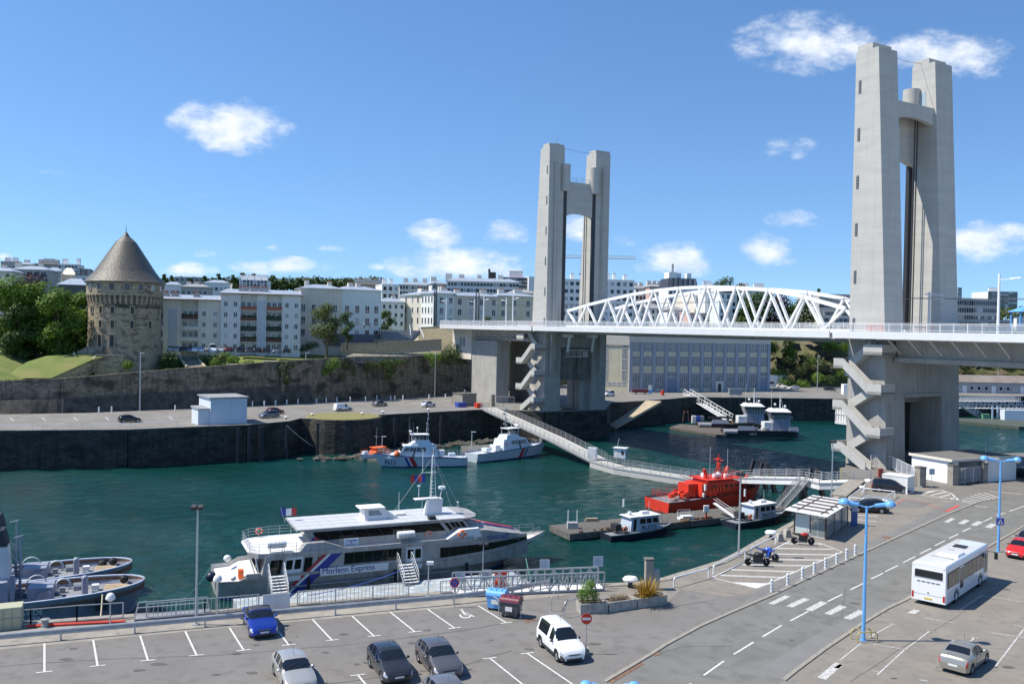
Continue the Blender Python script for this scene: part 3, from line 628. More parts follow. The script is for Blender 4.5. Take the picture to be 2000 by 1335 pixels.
# drains and covers
for (pts, nm, lb) in [([(1271,1277),(1285,1273.5),(1292,1277),(1279,1281)],'drain_grate','square iron drain grate let into the kerb line of the road'),([(1722,1050),(1740,1053),(1738,1048),(1726,1046.5)],'drain_grate','rusty drain cover in the footway right of the bus shelter'),([(1017,1208),(1040,1205),(1052,1211),(1028,1215)],'manhole_cover','rectangular concrete manhole cover in front of the maroon bin'),([(1188,1331),(1253,1293),(1258,1296),(1195,1334)],'drain_grate','long narrow slot drain beside the road kerb at the bottom of the car park')]:
	pp = [P(*p,7) for p in pts]; o = MB().prism([(p.x,p.y) for p in pp], 7.006, 7.02).build(nm, 'rust'); tag(o, lb, 'drain')
# tar-sealed seams, cracks and oil marks
cm_ = MB(); rnd = random.Random(8)
for pts in [[(0,1300),(180,1288),(420,1279),(640,1262),(860,1236),(1100,1200),(1240,1187)],[(1150,1168),(1290,1190),(1420,1166)],[(640,1335),(900,1300),(1020,1262)],[(1480,1163),(1600,1108),(1690,1062)],[(1700,1068),(1780,1027),(1850,995),(1872,975)],[(1652,1145),(1640,1215)],[(1660,1330),(1760,1265),(1850,1215),(1960,1140)],[(1740,1000),(1800,1010),(1850,985)],[(1380,1150),(1460,1163)],[(1240,1290),(1330,1262),(1450,1262)]]:
	pp = []
	for a, b_ in zip(pts, pts[1:]):
		for k in range(6): f = k/6; pp.append((a[0]+(b_[0]-a[0])*f+rnd.uniform(-2,2), a[1]+(b_[1]-a[1])*f+rnd.uniform(-1,1)))
	for a, b_ in zip(pp, pp[1:]): strip(cm_, a, b_, rnd.uniform(.025,.05), 7.0125)
for k in range(46):
	x, y = rnd.uniform(60,1180), rnd.uniform(1215,1330)
	if k > 30: x, y = rnd.uniform(1500,1980), rnd.uniform(1130,1330)
	c = P(x, y, 7); r = rnd.uniform(.05,.28); n = 9; cm_.add([(c.x+r*rnd.uniform(.6,1.3)*math.cos(2*PI*i/n)*1.6, c.y+r*rnd.uniform(.6,1.3)*math.sin(2*PI*i/n), 7.0125) for i in range(n)], [tuple(range(n))])
struct(cm_.build('tar_seams', mat('tar', (.085,.08,.075), (.12,.112,.105), .8, ns=3), fix=False))
# ------------------------------------------------------------ the lift bridge
PHI = .530592; BO = V((52.673, 139.545, 0)); BM = Matrix.Translation(BO) @ Matrix.Rotation(PHI, 4, 'Z')   # local x: across the deck, local y: towards the far bank
TOP = 71.77; W = 4.37; G = 13.73
def Lz(z): return 4.0+(TOP-z)*(2.5/44.8) if z > 27 else 6.5+(27-z)*.045
def tower(y0, sg, label, zb, zbr):
	t = thing('bridge_tower', label, 'bridge tower', BO, PHI)
	def place(o): return o
	def mbn():
		m = MB(); m.T = Matrix.Translation((0, y0, 0)) @ Matrix.Diagonal((1, sg, 1, 1)); return m     # s = metres from the river face
	for x0 in (0, G):
		m = mbn(); nz_ = 9
		rings = [[(x0, 0, z), (x0+W, 0, z), (x0+W, Lz(z), z), (x0, Lz(z), z)] for z in (27.2+(TOP-.9-27.2)*i/nz_ for i in range(nz_+1))]
		m.loft(rings)
		m.box(x0+.0, x0+W, 0.25, 3.0, TOP-.9, TOP) if x0 == 0 else m.box(x0, x0+W, .25, 3.0, TOP-.9, TOP-.1)
		p = m.build('pylon', 'concrete', t)
		# louvred slots down the outer face
		for i in range(6):
			z = 65.4-i*7.35; s0 = .62
			f = MB(); f.T = mbn().T
			if x0 == 0:
				f.box(-.05, .06, s0, s0+.46, z-1.0, z+1.0); o = f.build('louvre_slot', 'dark', p)
				f = MB(); f.T = mbn().T
				for k in range(8): f.box(-.09, .0, s0+.03, s0+.43, z-.95+k*.25, z-.85+k*.25)
				f.build('louvre_blades', 'steel', p)
		# guide columns on the river face, sheave housing on the inner corner
		m = mbn(); xi = x0+1.5 if x0 == 0 else x0+W-2.6
		m.box(xi, xi+1.1, -.75, .0, 27.4, TOP-4.6); m.box(xi+.25 if x0 else xi+.55, xi+.55 if x0 else xi+.85, -1.0, -.75, 27.4, TOP-4.6)
		m.build('guide_column', 'concrete', p)
		m = mbn(); xc = x0+W+.35 if x0 == 0 else x0-.35
		m.lathe([(1.35, TOP-11.2), (1.35, TOP-4.7)], 16, (xc, .25, 0)); m.build('sheave_housing', 'concrete', p, smooth=True)
		m = mbn(); m.box(xc-.45, xc+.45, -.1, .5, 28, TOP-11.2); m.build('cable_recess', 'dark', p)
	# portal beams
	def beam(name, s0, s1, zt, zm, ze):
		m = mbn(); n = 10; x0, x1 = W, G
		for i in range(n):
			f0, f1 = i/n, (i+1)/n; za = zm-(zm-ze)*(2*f0-1)**2; zc_ = zm-(zm-ze)*(2*f1-1)**2; xa, xb = x0+(x1-x0)*f0, x0+(x1-x0)*f1
			m.hexa([(xa,s0,za),(xb,s0,zc_),(xb,s1,zc_),(xa,s1,za)], [(xa,s0,zt),(xb,s0,zt),(xb,s1,zt),(xa,s1,zt)])
		return m.build(name, 'concrete', t)
	beam('portal_beam', .05, 1.1, 63.0, 55.4, 54.3); beam('portal_beam', 3.3, 4.1, 63.4, 61.3, 60.6)
	m = mbn(); m.box(W, G, 1.1, 3.3, 62.2, 62.6); m.build('beam_slab', 'concrete', t)
	m = mbn(); railing(m, [(W,.2,63.0),(G,.2,63.0)], 1.1, 2, .03, 3); m.build('beam_railing', 'galv', t)
	m = mbn(); m.tube((W*.7,1.5,TOP), (W*.7,1.5,TOP+3.4), .05, .02, 5); m.tube((W*.7,1.9,TOP), (W*.7,1.9,TOP+1.2), .04, n=5); m.box(W*.5,W*.8,1.0,2.0,TOP,TOP+.3); m.build('lightning_rod', 'steel', t)
	m = mbn(); [m.tube(V((W+(G-W)*0,1.5,TOP-.2)).lerp(V((G,1.5,TOP-.6)), i/6)+V((0,0,-.5*math.sin(PI*i/6))), V((W,1.5,TOP-.2)).lerp(V((G,1.5,TOP-.6)), (i+1)/6)+V((0,0,-.5*math.sin(PI*(i+1)/6))), .03, n=4) for i in range(6)]; m.build('top_cable', 'dark', t)
	for x in (W+1.1, W+1.6, G-1.1, G-1.7):
		m = mbn(); m.tube((x, 2.0, 27.5), (x, 2.0, 61.5), .11, n=6); m.build('hoist_cable', 'dark', t)
	m = mbn(); [m.box(G-.04, G+.0-.001, .5, 2.6, 63.6, 66.4)]; m.build('access_door', mat('pale_blue_door', (.33,.43,.5), None, .5), t)
	# pier below the deck
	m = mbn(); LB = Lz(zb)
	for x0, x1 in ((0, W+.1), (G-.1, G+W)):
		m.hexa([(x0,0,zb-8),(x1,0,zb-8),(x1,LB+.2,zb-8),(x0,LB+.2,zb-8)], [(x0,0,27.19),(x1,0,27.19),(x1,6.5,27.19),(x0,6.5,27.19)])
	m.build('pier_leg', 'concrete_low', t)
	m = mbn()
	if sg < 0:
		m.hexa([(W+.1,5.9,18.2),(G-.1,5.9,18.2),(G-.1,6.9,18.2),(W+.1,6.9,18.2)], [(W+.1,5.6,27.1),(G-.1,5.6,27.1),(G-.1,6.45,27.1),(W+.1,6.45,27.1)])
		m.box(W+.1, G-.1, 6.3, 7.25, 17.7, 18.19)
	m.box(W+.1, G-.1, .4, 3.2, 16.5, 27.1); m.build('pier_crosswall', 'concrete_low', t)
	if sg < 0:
		m = mbn(); m.box(W+.15, G-.15, 1.0, 1.4, zb-1, 16.5); m.build('pier_backwall', mat('shaded_concrete',(.05,.046,.04),(.09,.083,.072),.9,ns=.4), t)  # the portal's inner shade is put into this wall's dark colour
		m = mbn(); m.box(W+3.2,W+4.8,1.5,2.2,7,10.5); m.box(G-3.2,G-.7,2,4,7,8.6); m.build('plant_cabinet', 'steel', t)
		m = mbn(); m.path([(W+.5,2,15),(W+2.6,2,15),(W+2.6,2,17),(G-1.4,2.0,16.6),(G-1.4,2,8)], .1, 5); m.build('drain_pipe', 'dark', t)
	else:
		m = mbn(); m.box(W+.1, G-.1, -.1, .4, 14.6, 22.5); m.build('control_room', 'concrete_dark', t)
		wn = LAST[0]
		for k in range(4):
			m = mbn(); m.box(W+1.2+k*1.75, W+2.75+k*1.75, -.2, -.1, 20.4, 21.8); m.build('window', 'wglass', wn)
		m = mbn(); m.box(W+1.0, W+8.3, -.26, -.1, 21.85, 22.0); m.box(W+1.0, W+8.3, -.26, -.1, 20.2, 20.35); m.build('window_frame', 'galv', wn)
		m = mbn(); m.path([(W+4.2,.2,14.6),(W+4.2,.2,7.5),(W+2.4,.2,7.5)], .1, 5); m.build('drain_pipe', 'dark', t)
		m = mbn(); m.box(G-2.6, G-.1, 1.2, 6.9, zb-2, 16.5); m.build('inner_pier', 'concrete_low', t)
	for x0 in (0, G):
		m = mbn(); xx = x0+1.2 if x0 == 0 else x0+W-2.5
		m.hexa([(xx,-.05,15.2),(xx+1.3,-.05,15.2),(xx+1.3,0.0,15.2),(xx,0.0,15.2)], [(xx,-.9,17.5),(xx+1.3,-.9,17.5),(xx+1.3,0,17.5),(xx,0,17.5)]); m.box(xx, xx+1.3, -.9, 0, 17.5, 26.6); m.build('guide_fin', 'concrete_low', t)
	for x0 in (W+.9, G-1.3):
		m = mbn(); m.hexa([(x0,-1.6,21.5),(x0+.4,-1.6,21.5),(x0+.4,-1.2,21.5),(x0,-1.2,21.5)], [(x0,-2.6,25.4),(x0+.4,-2.6,25.4),(x0+.4,-1.9,25.4),(x0,-1.9,25.4)]); m.box(x0-.9, x0+.9, -2.8, -.3, 25.0, 26.2); m.build('bearing_bracket', 'white', t)
	# dog-leg stairs on the outer face
	m0 = mbn()
	def flight(xa, xb, s0, z0, s1, z1):
		"solid parapet band between floor points (s0,z0) and (s1,z1)"
		m = mbn(); lo, hi = -.45, 1.05
		for x in (xa, xb-.16): m.hexa([(x,s0,z0+lo),(x+.16,s0,z0+lo),(x+.16,s1,z1+lo),(x,s1,z1+lo)], [(x,s0,z0+hi),(x+.16,s0,z0+hi),(x+.16,s1,z1+hi),(x,s1,z1+hi)])
		m.hexa([(xa+.16,s0,z0-.4),(xb-.16,s0,z0-.4),(xb-.16,s1,z1-.4),(xa+.16,s1,z1-.4)], [(xa+.16,s0,z0-.05),(xb-.16,s0,z0-.05),(xb-.16,s1,z1-.05),(xa+.16,s1,z1-.05)])
		return m
	def landing(s0, s1, z, open_hi):
		m = mbn(); m.box(-3.2, 0, s0, s1, z-.45, z-.05); m.box(-3.2, -3.04, s0, s1, z-.44, z+1.05)
		e = s1-.16 if open_hi else s0
		m.box(-3.03, 0, e, e+.16, z-.44, z+1.05); return m
	zl = 22.35; k = 0
	stair = None
	while zl > zb+1.5:
		zr = zl-3.6; zn = zl-6.4; last = zn < zb
		for (m, nm) in ((landing(-.15, 1.6, zl, False), 'stair_landing'), (flight(-3.2, -1.7, 1.6, zl, 6.1, max(zr, zb)), 'stair_flight')):
			m.build(nm, 'concrete', t)
		if not last:
			landing(6.1, 8.5, zr, True).build('stair_landing', 'concrete', t); flight(-1.55, -.06, 6.1, zr, 1.6, zn).build('stair_flight', 'concrete', t)
		zl = zn; k += 1
	flight(-1.55, -.06, 5.2, 25.2, 1.6, 22.35).build('stair_flight', 'concrete', t)
	landing(5.2, 8.5, 25.2-.6, True).build('stair_landing', 'concrete', t)
	if sg > 0:   # wet foot of the far tower
		m = mbn(); m.box(-1.2, G+W+1, -.9, 8, -6, 3.2); m.build('pier_base', 'quaystone', t)
	else:
		m = mbn(); m.box(-.9, W+2, -.35, 6.0, -6, 6.2); m.build('pier_base', mat('weedy_concrete', (.22,.20,.13), (.34,.30,.2), .9, ns=.6, dirt=((.1,.09,.05),.6)), t)
	return t
T2 = tower(0, -1, 'large nearer concrete lift tower of twin pylons, with zigzag stairs descending to the near quay', 7, 0)
T1 = tower(88, 1, 'smaller farther concrete lift tower of twin pylons standing on the far quay', 7, 0)
# lift span: bowstring trusses between the towers
t = thing('lift_span', 'white bowstring truss lift span hanging between the two concrete towers', 'bridge span', BO, PHI)
UN = [(85.5,31.4),(77.5,32.7),(69.4,33.8),(61.3,34.75),(53.3,35.45),(45.3,35.8),(37.3,35.8),(29.3,35.45),(21.3,34.75),(13.1,33.4),(4.6,31.3)]
LN = [87.2]+[81.4-8.05*i for i in range(10)]+[.9]
for x in (4.6, 14.9):
	for a, b_ in zip(UN, UN[1:]): m = MB(); m.bar((x,a[0]+.15,a[1]), (x,b_[0]-.15,b_[1]), .52, .62); m.build('top_chord', 'bwhite', t)
	m = MB(); m.box(x-.32, x+.32, .6, 87.6, 27.0, 27.95); m.build('bottom_chord', 'bwhite', t)
	me = {}
	for i, (y, z) in enumerate(UN):
		for l_ in (LN[i], LN[i+1]):
			m = MB(); yd = y+(.35 if l_ > y else -.35); ld = l_
			d = V((0, ld-yd, 27.6-(z-.3))).normalized(); up = d.cross(V((1,0,0)))
			# box member with flanges
			for sx in (-1, 1): m.bar((x+sx*.2, yd, z-.3), (x+sx*.2, ld, 27.7), .07, .40)
			m.bar((x, yd, z-.3), (x, ld, 27.7), .4, .16); m.build('diagonal', 'bwhite', t)
			dd = V((x-.3, yd, z-.3));
# deck of the lift span, walkways outside the trusses
def deck(y0, y1, name, par, girder=False, light=True):
	m = MB(); m.box(-3.9, 22.0, y0, y1, 26.7, 27.35, 0); m.build('deck_slab', mat('deck_surface', (.4,.4,.4), (.5,.5,.49), .8, ns=.5), par)
	m = MB()
	for x in (-4.0, 22.0): m.hexa([(x,y0,26.5),(x+.1,y0,26.5),(x+.1,y1,26.5),(x,y1,26.5)], [(x-.12 if x < 0 else x+.1,y0,27.6),(x+.12,y0,27.6),(x+.12,y1,27.6),(x-.12 if x < 0 else x+.1,y1,27.6)])
	m.build('fascia', 'bwhite', par)
	m = MB(); n = max(1, round(abs(y1-y0)/2.6))
	for i in range(n+1): y = y0+(y1-y0)*i/n; m.box(-3.7, 4 , y-.1, y+.1, 26.35, 26.7); m.box(14, 21.8, y-.1, y+.1, 26.35, 26.7)
	m.build('walkway_brackets', 'bwhite', par)
	for x in (-3.95, 22.05):
		n = max(1, round(abs(y1-y0)/2.0)); pm = None
		rl = MB()
		for z in (27.78, 28.62, 28.8): rl.bar((x,y0,z), (x,y1,z), .06)
		rl.build('handrail', 'bwhite', par)
		pmesh = MB().bar((0,0,0), (0,0,1.22), .07, .12).mesh('railing_post', 'bwhite')
		infill = MB()
		kk = max(4, int(abs(y1-y0)/.16))
		if x < 0 or True:
			for i in range(kk): y = y0+(y1-y0)*(i+.5)/kk; infill.bar((x,y,27.8), (x,y,28.6), .022, .06)
		infill.build('railing_bars', 'bwhite', par)
		for i in range(n+1): o = link('railing_post', pmesh, par); o.location = (x, y0+(y1-y0)*i/n, 27.6)
deck(.4, 87.6, 'x', t)
m = MB()
for i in range(23): y = 2+i*3.8; m.box(4.9, 14.6, y-.15, y+.15, 25.9, 26.69)
m.box(4.3, 5.0, .8, 87.2, 25.8, 26.69); m.box(14.6, 15.3, .8, 87.2, 25.8, 26.69); m.build('underside_girder', 'steel', t)
# approach spans
def approach(y0, y1, label, gz):
	t = thing('approach_span', label, 'bridge span', BO, PHI); deck(y0, y1, 'x', t)
	s = 1 if y1 > y0 else -1; ya = y0+s*7
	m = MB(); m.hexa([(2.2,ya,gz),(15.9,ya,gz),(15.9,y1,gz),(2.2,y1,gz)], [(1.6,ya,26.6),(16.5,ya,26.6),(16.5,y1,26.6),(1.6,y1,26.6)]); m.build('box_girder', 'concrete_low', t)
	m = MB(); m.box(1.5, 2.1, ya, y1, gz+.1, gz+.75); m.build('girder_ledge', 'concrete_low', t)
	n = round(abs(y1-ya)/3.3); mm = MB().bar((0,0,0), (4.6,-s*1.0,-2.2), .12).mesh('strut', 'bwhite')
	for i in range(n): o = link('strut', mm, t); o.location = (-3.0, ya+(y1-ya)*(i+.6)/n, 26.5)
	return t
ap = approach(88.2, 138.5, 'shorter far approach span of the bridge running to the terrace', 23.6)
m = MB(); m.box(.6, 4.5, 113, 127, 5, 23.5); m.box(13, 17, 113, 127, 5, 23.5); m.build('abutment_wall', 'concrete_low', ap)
m = MB(); m.box(.4, 5, 127.2, 139, 18, 26.6); m.build('abutment_wall', 'beigew', ap); m = MB(); [m.box(.3,.42,131+k*2,132.2+k*2,21.5,24) for k in (0,1)]; m.build('abutment_window','steel',ap)
ap2 = approach(-.2, -70, 'near approach span of the bridge leaving the picture on the right', 23.0)
# curtain wall of ivy-grown masonry behind the far tower
# street furniture on the bridge
def bl(x, y, z=27.35): return BM @ V((x, y, z))
def tram_mast(x, y, h, label, arm=1, lamp=True):
	p = bl(x, y); t = thing('lamp_mast', label, 'lamp post', p, PHI, 'white masts along the bridge')
	MB().tube((0,0,0), (0,0,h), .19, .15, 8).build('mast', 'bwhite', t)
	if lamp:
		m = MB(); m.tube((0,0,h-.9), (0,-1.9*arm,h-.75), .05, n=5); m.build('arm', 'bwhite', t)
		m = MB(); m.hexa([(-.16,-1.6*arm,h-.82),(.16,-1.6*arm,h-.82),(.16,-3.0*arm,h-.72),(-.16,-3.0*arm,h-.72)], [(-.1,-1.6*arm,h-.66),(.1,-1.6*arm,h-.66),(.1,-3.0*arm,h-.62),(-.1,-3.0*arm,h-.62)]); m.build('lamp_head', 'white', t)
	return t
tram_mast(3.4, -21.8, 8.5, 'tall white lamp mast on the near approach span right of the large tower')
for i, (px, y) in enumerate([(871,640),(926,640),(944,640),(988,640),(1001,640)]):
	r = ray(px, 640); c = V((0,0,27)); vv = V((math.cos(PHI), math.sin(PHI), 0)); x = 3.0 if i % 2 == 0 else 15
	tt = (x-(c-BO).dot(vv))/r.dot(vv); p = c+r*tt; yl = (p-BO).dot(V((-math.sin(PHI), math.cos(PHI), 0)))
	tram_mast(x, yl, 8.2+.3*(i % 2), ['white lamp mast nearest the left end of the far approach span','white lamp mast beside the dark poles, second from the left end of the far approach','slim white lamp mast just right of the dark poles on the far approach','tall white lamp mast midway between the dark poles and the smaller tower','white lamp mast closest to the left pylon of the smaller tower'][i], -1 if i in (0,1,3) else 1)
for (px, h, lb) in [(848,19,'left pole of the left pair of tall dark poles before the white-green block'),(851.5,18.5,'right pole of the left pair of tall dark poles before the white-green block'),(929,17,'left pole of the pair of tall dark poles before the cream block'),(934.5,16.5,'right pole of the pair of tall dark poles before the cream block')]:
	p = Q(px, 636, 292 if px < 900 else 285); t = thing('tall_pole', lb, 'pole', (p.x, p.y, 25.5), 0, 'tall dark poles at the bridge head'); MB().tube((0,0,0), (0,0,h-3), .22, .18, 6).build('pole', 'dark', t)
# catenary gantries and wires
for (x, y, lb, sg) in [(6.8,-9.0,'pale catenary mast between the pylons of the large tower',1),(6.0,90.0,'white catenary gantry beside the smaller tower',1)]:
	p = bl(x, y); t = thing('catenary_mast', lb, 'mast', p, PHI); MB().tube((0,0,0), (0,0,6.4), .2, .17, 8).build('mast', 'galv', t)
	m = MB(); m.box(-1.2, 3.5, -.08, .08, 6.0, 6.15); m.box(-1.2, 3.5, -.08, .08, 5.4, 5.5); [m.bar((-1+k*.8,0,5.45), (-.6+k*.8,0,6.05), .05) for k in range(5)]; m.build('crossarm', 'galv', t)
m = MB()
for x in (6.9, 11.2):
	pts = [(x, -68, 33.2), (x, -27, 32.4), (x, -3, 33.0), (x, 40, 33.0), (x, 88, 33.1), (x, 128, 33.4)]; m.path(pts, .035, 4)
o = m.build('overhead_wire', 'dark'); o.matrix_world = BM; tag(o, 'thin overhead tram wires running the length of the bridge', 'wire')
# red-and-white safety barriers
def barrier(x, y, lb, n=3):
	p = bl(x, y); t = thing('safety_barrier', lb, 'barrier', p, PHI, 'red barriers on the bridge')
	m = MB(); m.box(-.05,.05,0,n*1.0,.45,.62); m.box(-.05,.05,0,n*1.0,1.0,1.15); m.build('rail', 'red', t); m = MB(); [m.box(-.06,.06,k*n*1.0/3-.03,k*n/3+.03,0,1.2) for k in range(4)]; m.build('leg', 'red', t)
barrier(-1.2, -7, 'red barrier on the walkway in front of the large tower', 3); barrier(8.2, -8.5, 'red barrier between the pylons of the large tower', 3); barrier(-1.2, 92, 'small red barrier at the foot of the smaller tower', 2)
# inspection cradle and cage hanging beside the large tower
p = bl(6, 3.4, 20.3); t = thing('inspection_cradle', 'white framed inspection cage hanging below the deck beside the large tower', 'cage', p, PHI)
m = MB(); [m.bar((x,y,0),(x,y,2.6),.1) for x in (0,2) for y in (0,2)]; [m.bar((x,0,z),(x,2,z),.08) for x in (0,2) for z in (0,1.3,2.6)]; [m.bar((0,y,z),(2,y,z),.08) for y in (0,2) for z in (0,1.3,2.6)]; m.build('frame', 'bwhite', t); MB().box(.1,1.9,.1,1.9,.05,1.2).build('panel', 'palegrey', t)
m = MB(); m.bar((1,0,2.6),(2,-2.5,6.5),.12); m.bar((1,2,2.6),(2,3,6.3),.1); m.build('hanger', 'bwhite', t)
p = bl(2.0, 3.9, 12.7); t = thing('access_cage', 'pale slatted cage jutting from the river side of the large tower', 'cage', p, PHI)
MB().box(0,2.2,-3.6,0,0,.25).build('floor', 'white', t)
m = MB()
for i in range(8): y = -3.6+i*.5; m.bar((0,y,.25),(0,y,3.1),.07)
for z in (.3,1.6,3.1): m.bar((0,-3.6,z),(0,0,z),.08); m.bar((2.2,-3.6,z),(2.2,0,z),.08); m.bar((0,0,z),(2.2,0,z),.08)
m.box(.1,2.1,-3.5,-.1,.3,2.9); m.build('cage_panel', 'palegrey', t); m = MB(); m.bar((1,-2,3.1),(1,-3,5.2),.06); m.bar((1,-1,3.1),(1,-3,5.2),.06); m.build('stay', 'galv', t)
# ------------------------------------------------------------ the tower on the far bank
def winglass():
	m = M['wglass']; n = m.node_tree.nodes; l = m.node_tree.links; oi = n.new('ShaderNodeObjectInfo'); b = n['Principled BSDF']
	cr = n.new('ShaderNodeValToRGB'); cr.color_ramp.interpolation = 'CONSTANT'; e = cr.color_ramp.elements
	e[0].color = (.016,.02,.027,1); e[1].position = .45; e[1].color = (.05,.055,.065,1)
	for p, c in ((.62,(.25,.26,.27,1)),(.74,(.03,.035,.045,1)),(.88,(.38,.39,.40,1))): x = e.new(p); x.color = c
	l.new(oi.outputs['Random'], cr.inputs[0]); l.new(cr.outputs[0], b.inputs['Base Color'])
winglass()
c = Q(243, 700, 223); TC = V((c.x, c.y, 14.5)); t = thing('round_tower', 'medieval round stone tower with a tall conical slate roof on the far bank', 'tower', TC)
zt = lambda row: Q(243, row, 223).z-14.5
zr, zp, zc_ = zt(549), zt(575), zt(590)
shaft = MB().lathe([(10.6,-4),(9.9,0),(9.3,4),(9.15,8),(9.1,zc_-1.5)], 48).build('shaft', 'stone_tower', t, smooth=True)
shaft2 = MB().lathe([(9.45,zp-.1),(9.5,zp),(9.5,zr-.2),(9.2,zr-.1)], 48).build('parapet', 'stone_tower', t)
MB().lathe([(9.62,zp-.35),(9.62,zp-.1),(9.1,zp-.1)], 48).build('string_course', 'stone_pale', t)
corb = MB().hexa([(8.9,-.28,-2.1),(9.15,-.28,-2.1),(9.15,.28,-2.1),(8.9,.28,-2.1)], [(8.9,-.28,0),(9.62,-.28,0),(9.62,.28,0),(8.9,.28,0)]).mesh('corbel', 'stone_tower')
for i in range(44): o = link('corbel', corb, t); o.location = (0,0,zp-.36); o.rotation_euler = (0,0,2*PI*i/44)
MB().lathe([(9.1,zc_-1.6),(9.25,zp-.36)], 48).build('corbel_wall', 'stone', t)
t.scale = (.93,.93,1)
apex = zt(452)
prof = [(10.05,zr-.55),(10.1,zr-.35)] + [(10.05*(1-f)**1.0*(1+.14*(1-f)*(-f)*1.6), zr-.35+(apex-zr+.35)*f) for f in (.0,.05,.12,.2,.3,.42,.55,.7,.85,.97,1)]
prof = [(10.1,zr-.6),(10.15,zr-.35),(9.5,zr+.25),(8.6,zr+1.2),(7.6,zr+2.4),(6.1,zr+4.6),(4.4,zr+7.1),(2.6,zr+9.7),(1.0,apex-1.3),(.12,apex),(.02,apex+.1)]
roof = MB().lathe(prof, 64).build('roof', 'slate', t)
MB().tube((0,0,apex), (0,0,apex+1.6), .09, .03, 5).build('finial', 'dark', roof)
def towwin(row, pxs, w_, h, r, rec=True, mt='dark'):
	for px in pxs:
		# angle on the cylinder where the photo shows it
		dx = (px-243)/1742*223/r
		if abs(dx) > .97: continue
		a = -PI/2+math.asin(dx)+math.atan2(c.x, c.y)*-1*0; z = zt(row)
		ca, sa = math.cos(a+0.0), math.sin(a);
		# turn to face the camera direction
		th = math.atan2(-c.y, -c.x)+math.asin(dx)
		o = MB().box(-w_/2, w_/2, -.05, .25, -h/2, h/2).build('window', mt, t); o.location = (r*math.cos(th), r*math.sin(th), z); o.rotation_euler = (0,0,th+PI/2)
		f = MB(); f.box(-w_/2-.2, -w_/2, -.16, .25, -h/2-.15, h/2+.15); f.box(w_/2, w_/2+.2, -.16, .25, -h/2-.15, h/2+.15); f.box(-w_/2, w_/2, -.16, .25, h/2, h/2+.22); f.box(-w_/2, w_/2, -.2, .25, -h/2-.2, -h/2)
		f.build('surround', 'stone_pale', o)
		if row < 570:
			f = MB(); f.box(-w_/2+.05, w_/2-.05, -.09, -.06, -h/2+.08, h/2-.08); f.build('pane', 'wglass', o)
towwin(562, [177,194.5,218,246,272,294.5,310], 1.25, 1.55, 9.5)
towwin(606, [181,198.5,220,256.5], .85, 1.7, 9.13); towwin(633, [181,198,220,256,290], .85, 1.75, 9.18)
towwin(664, [197,219.5], .95, 2.7, 9.25)
# stair and lower walls by the tower
slabwall('stone_parapet', 'stone stair parapet climbing to the foot of the round tower', [Q(58,744,196), Q(100,740,199), Q(178,703,205), Q(186,697,206)], 3.0, .8, 'stone_tower', capm='coping')
slabwall('stone_parapet', 'grey terrace wall standing in front of the round tower', [Q(186,694,207), Q(242,694,209), Q(244,700,214)], 6.0, 1.0, 'stone_tower', capm='coping')
slabwall('stone_parapet', 'short stone wall at the left foot of the round tower', [Q(152,688,212), Q(172,678,212), Q(200,677,213)], 3.0, .8, 'stone_tower', capm='coping')
md = MB()
rows = [[Q(-30,747,192),Q(0,745,192),Q(50,738,196),Q(100,738,198.5),Q(180,702,204),Q(200,697,206)],[Q(-30,735,200),Q(10,732,200),Q(50,708,203),Q(90,695,207),Q(160,692,208),Q(200,692,209)],[Q(-30,725,214),Q(20,722,212),Q(60,703,213),Q(100,690,216),Q(160,688,216),Q(200,690,216)]]
nn_ = len(rows[0]); md.add([p for r in rows for p in r], [(j*nn_+i, j*nn_+i+1, (j+1)*nn_+i+1, (j+1)*nn_+i) for j in range(2) for i in range(nn_-1)])
struct(md.build('grass_mound', 'grass', smooth=True))
# garden stair between the bushes
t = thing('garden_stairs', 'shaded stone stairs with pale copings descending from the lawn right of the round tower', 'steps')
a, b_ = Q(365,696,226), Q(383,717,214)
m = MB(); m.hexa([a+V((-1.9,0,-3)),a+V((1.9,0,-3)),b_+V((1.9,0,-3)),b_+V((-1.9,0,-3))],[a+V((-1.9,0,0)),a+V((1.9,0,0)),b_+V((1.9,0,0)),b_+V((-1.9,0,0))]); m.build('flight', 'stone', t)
m = MB(); m.bar(a+V((2.2,0,.1)), b_+V((2.2,0,.1)), .45, .5); m.build('coping', 'stone_pale', t); m = MB(); m.bar(a+V((-2.2,0,.1)), b_+V((-2.2,0,.1)), .45, .5); m.build('coping', 'stone_pale', t)
# ------------------------------------------------------------ houses and blocks
WM = {}
def win_mesh(w_, h, style=0, fm='white'):
	k = (round(w_,2), round(h,2), style, fm)
	if k not in WM:
		f = MB(); e = .09
		f.box(-w_/2, w_/2, -.10, 0, -.14, 0); f.box(-w_/2, w_/2, -.05, 0, h-e, h); f.box(-w_/2, -w_/2+e, -.05, 0, 0, h-e); f.box(w_/2-e, w_/2, -.05, 0, 0, h-e)
		if style == 0: f.box(-.045, .045, -.045, 0, 0, h-e)
		if style == 2:
			f.box(-.045,.045,-.045,0,0,h-e)
			f.box(-w_/2-.05, w_/2+.05, -.24, -.2, .75, .8); f.box(-w_/2-.05, w_/2+.05, -.24, -.2, .1, .14)
			for i in range(7): x = -w_/2+w_*i/6; f.box(x-.015, x+.015, -.235, -.21, .14, .75)
		if style == 3:
			for i in (1,2,3): f.box(-w_/2+w_*i/4-.04, -w_/2+w_*i/4+.04, -.045, 0, 0, h-e)
			for i in range(1, max(2, round(h/.62))): z = h*i/max(2, round(h/.62)); f.box(-w_/2+e, w_/2-e, -.043, 0, z-.035, z+.035)
		g = MB().box(-w_/2+e-.01, w_/2-e+.01, -.02, .04, .01, h-e+.01)
		WM[k] = (f.mesh('window', fm), g.mesh('pane', 'wsglass' if style == 3 else 'wglass'))
	return WM[k]
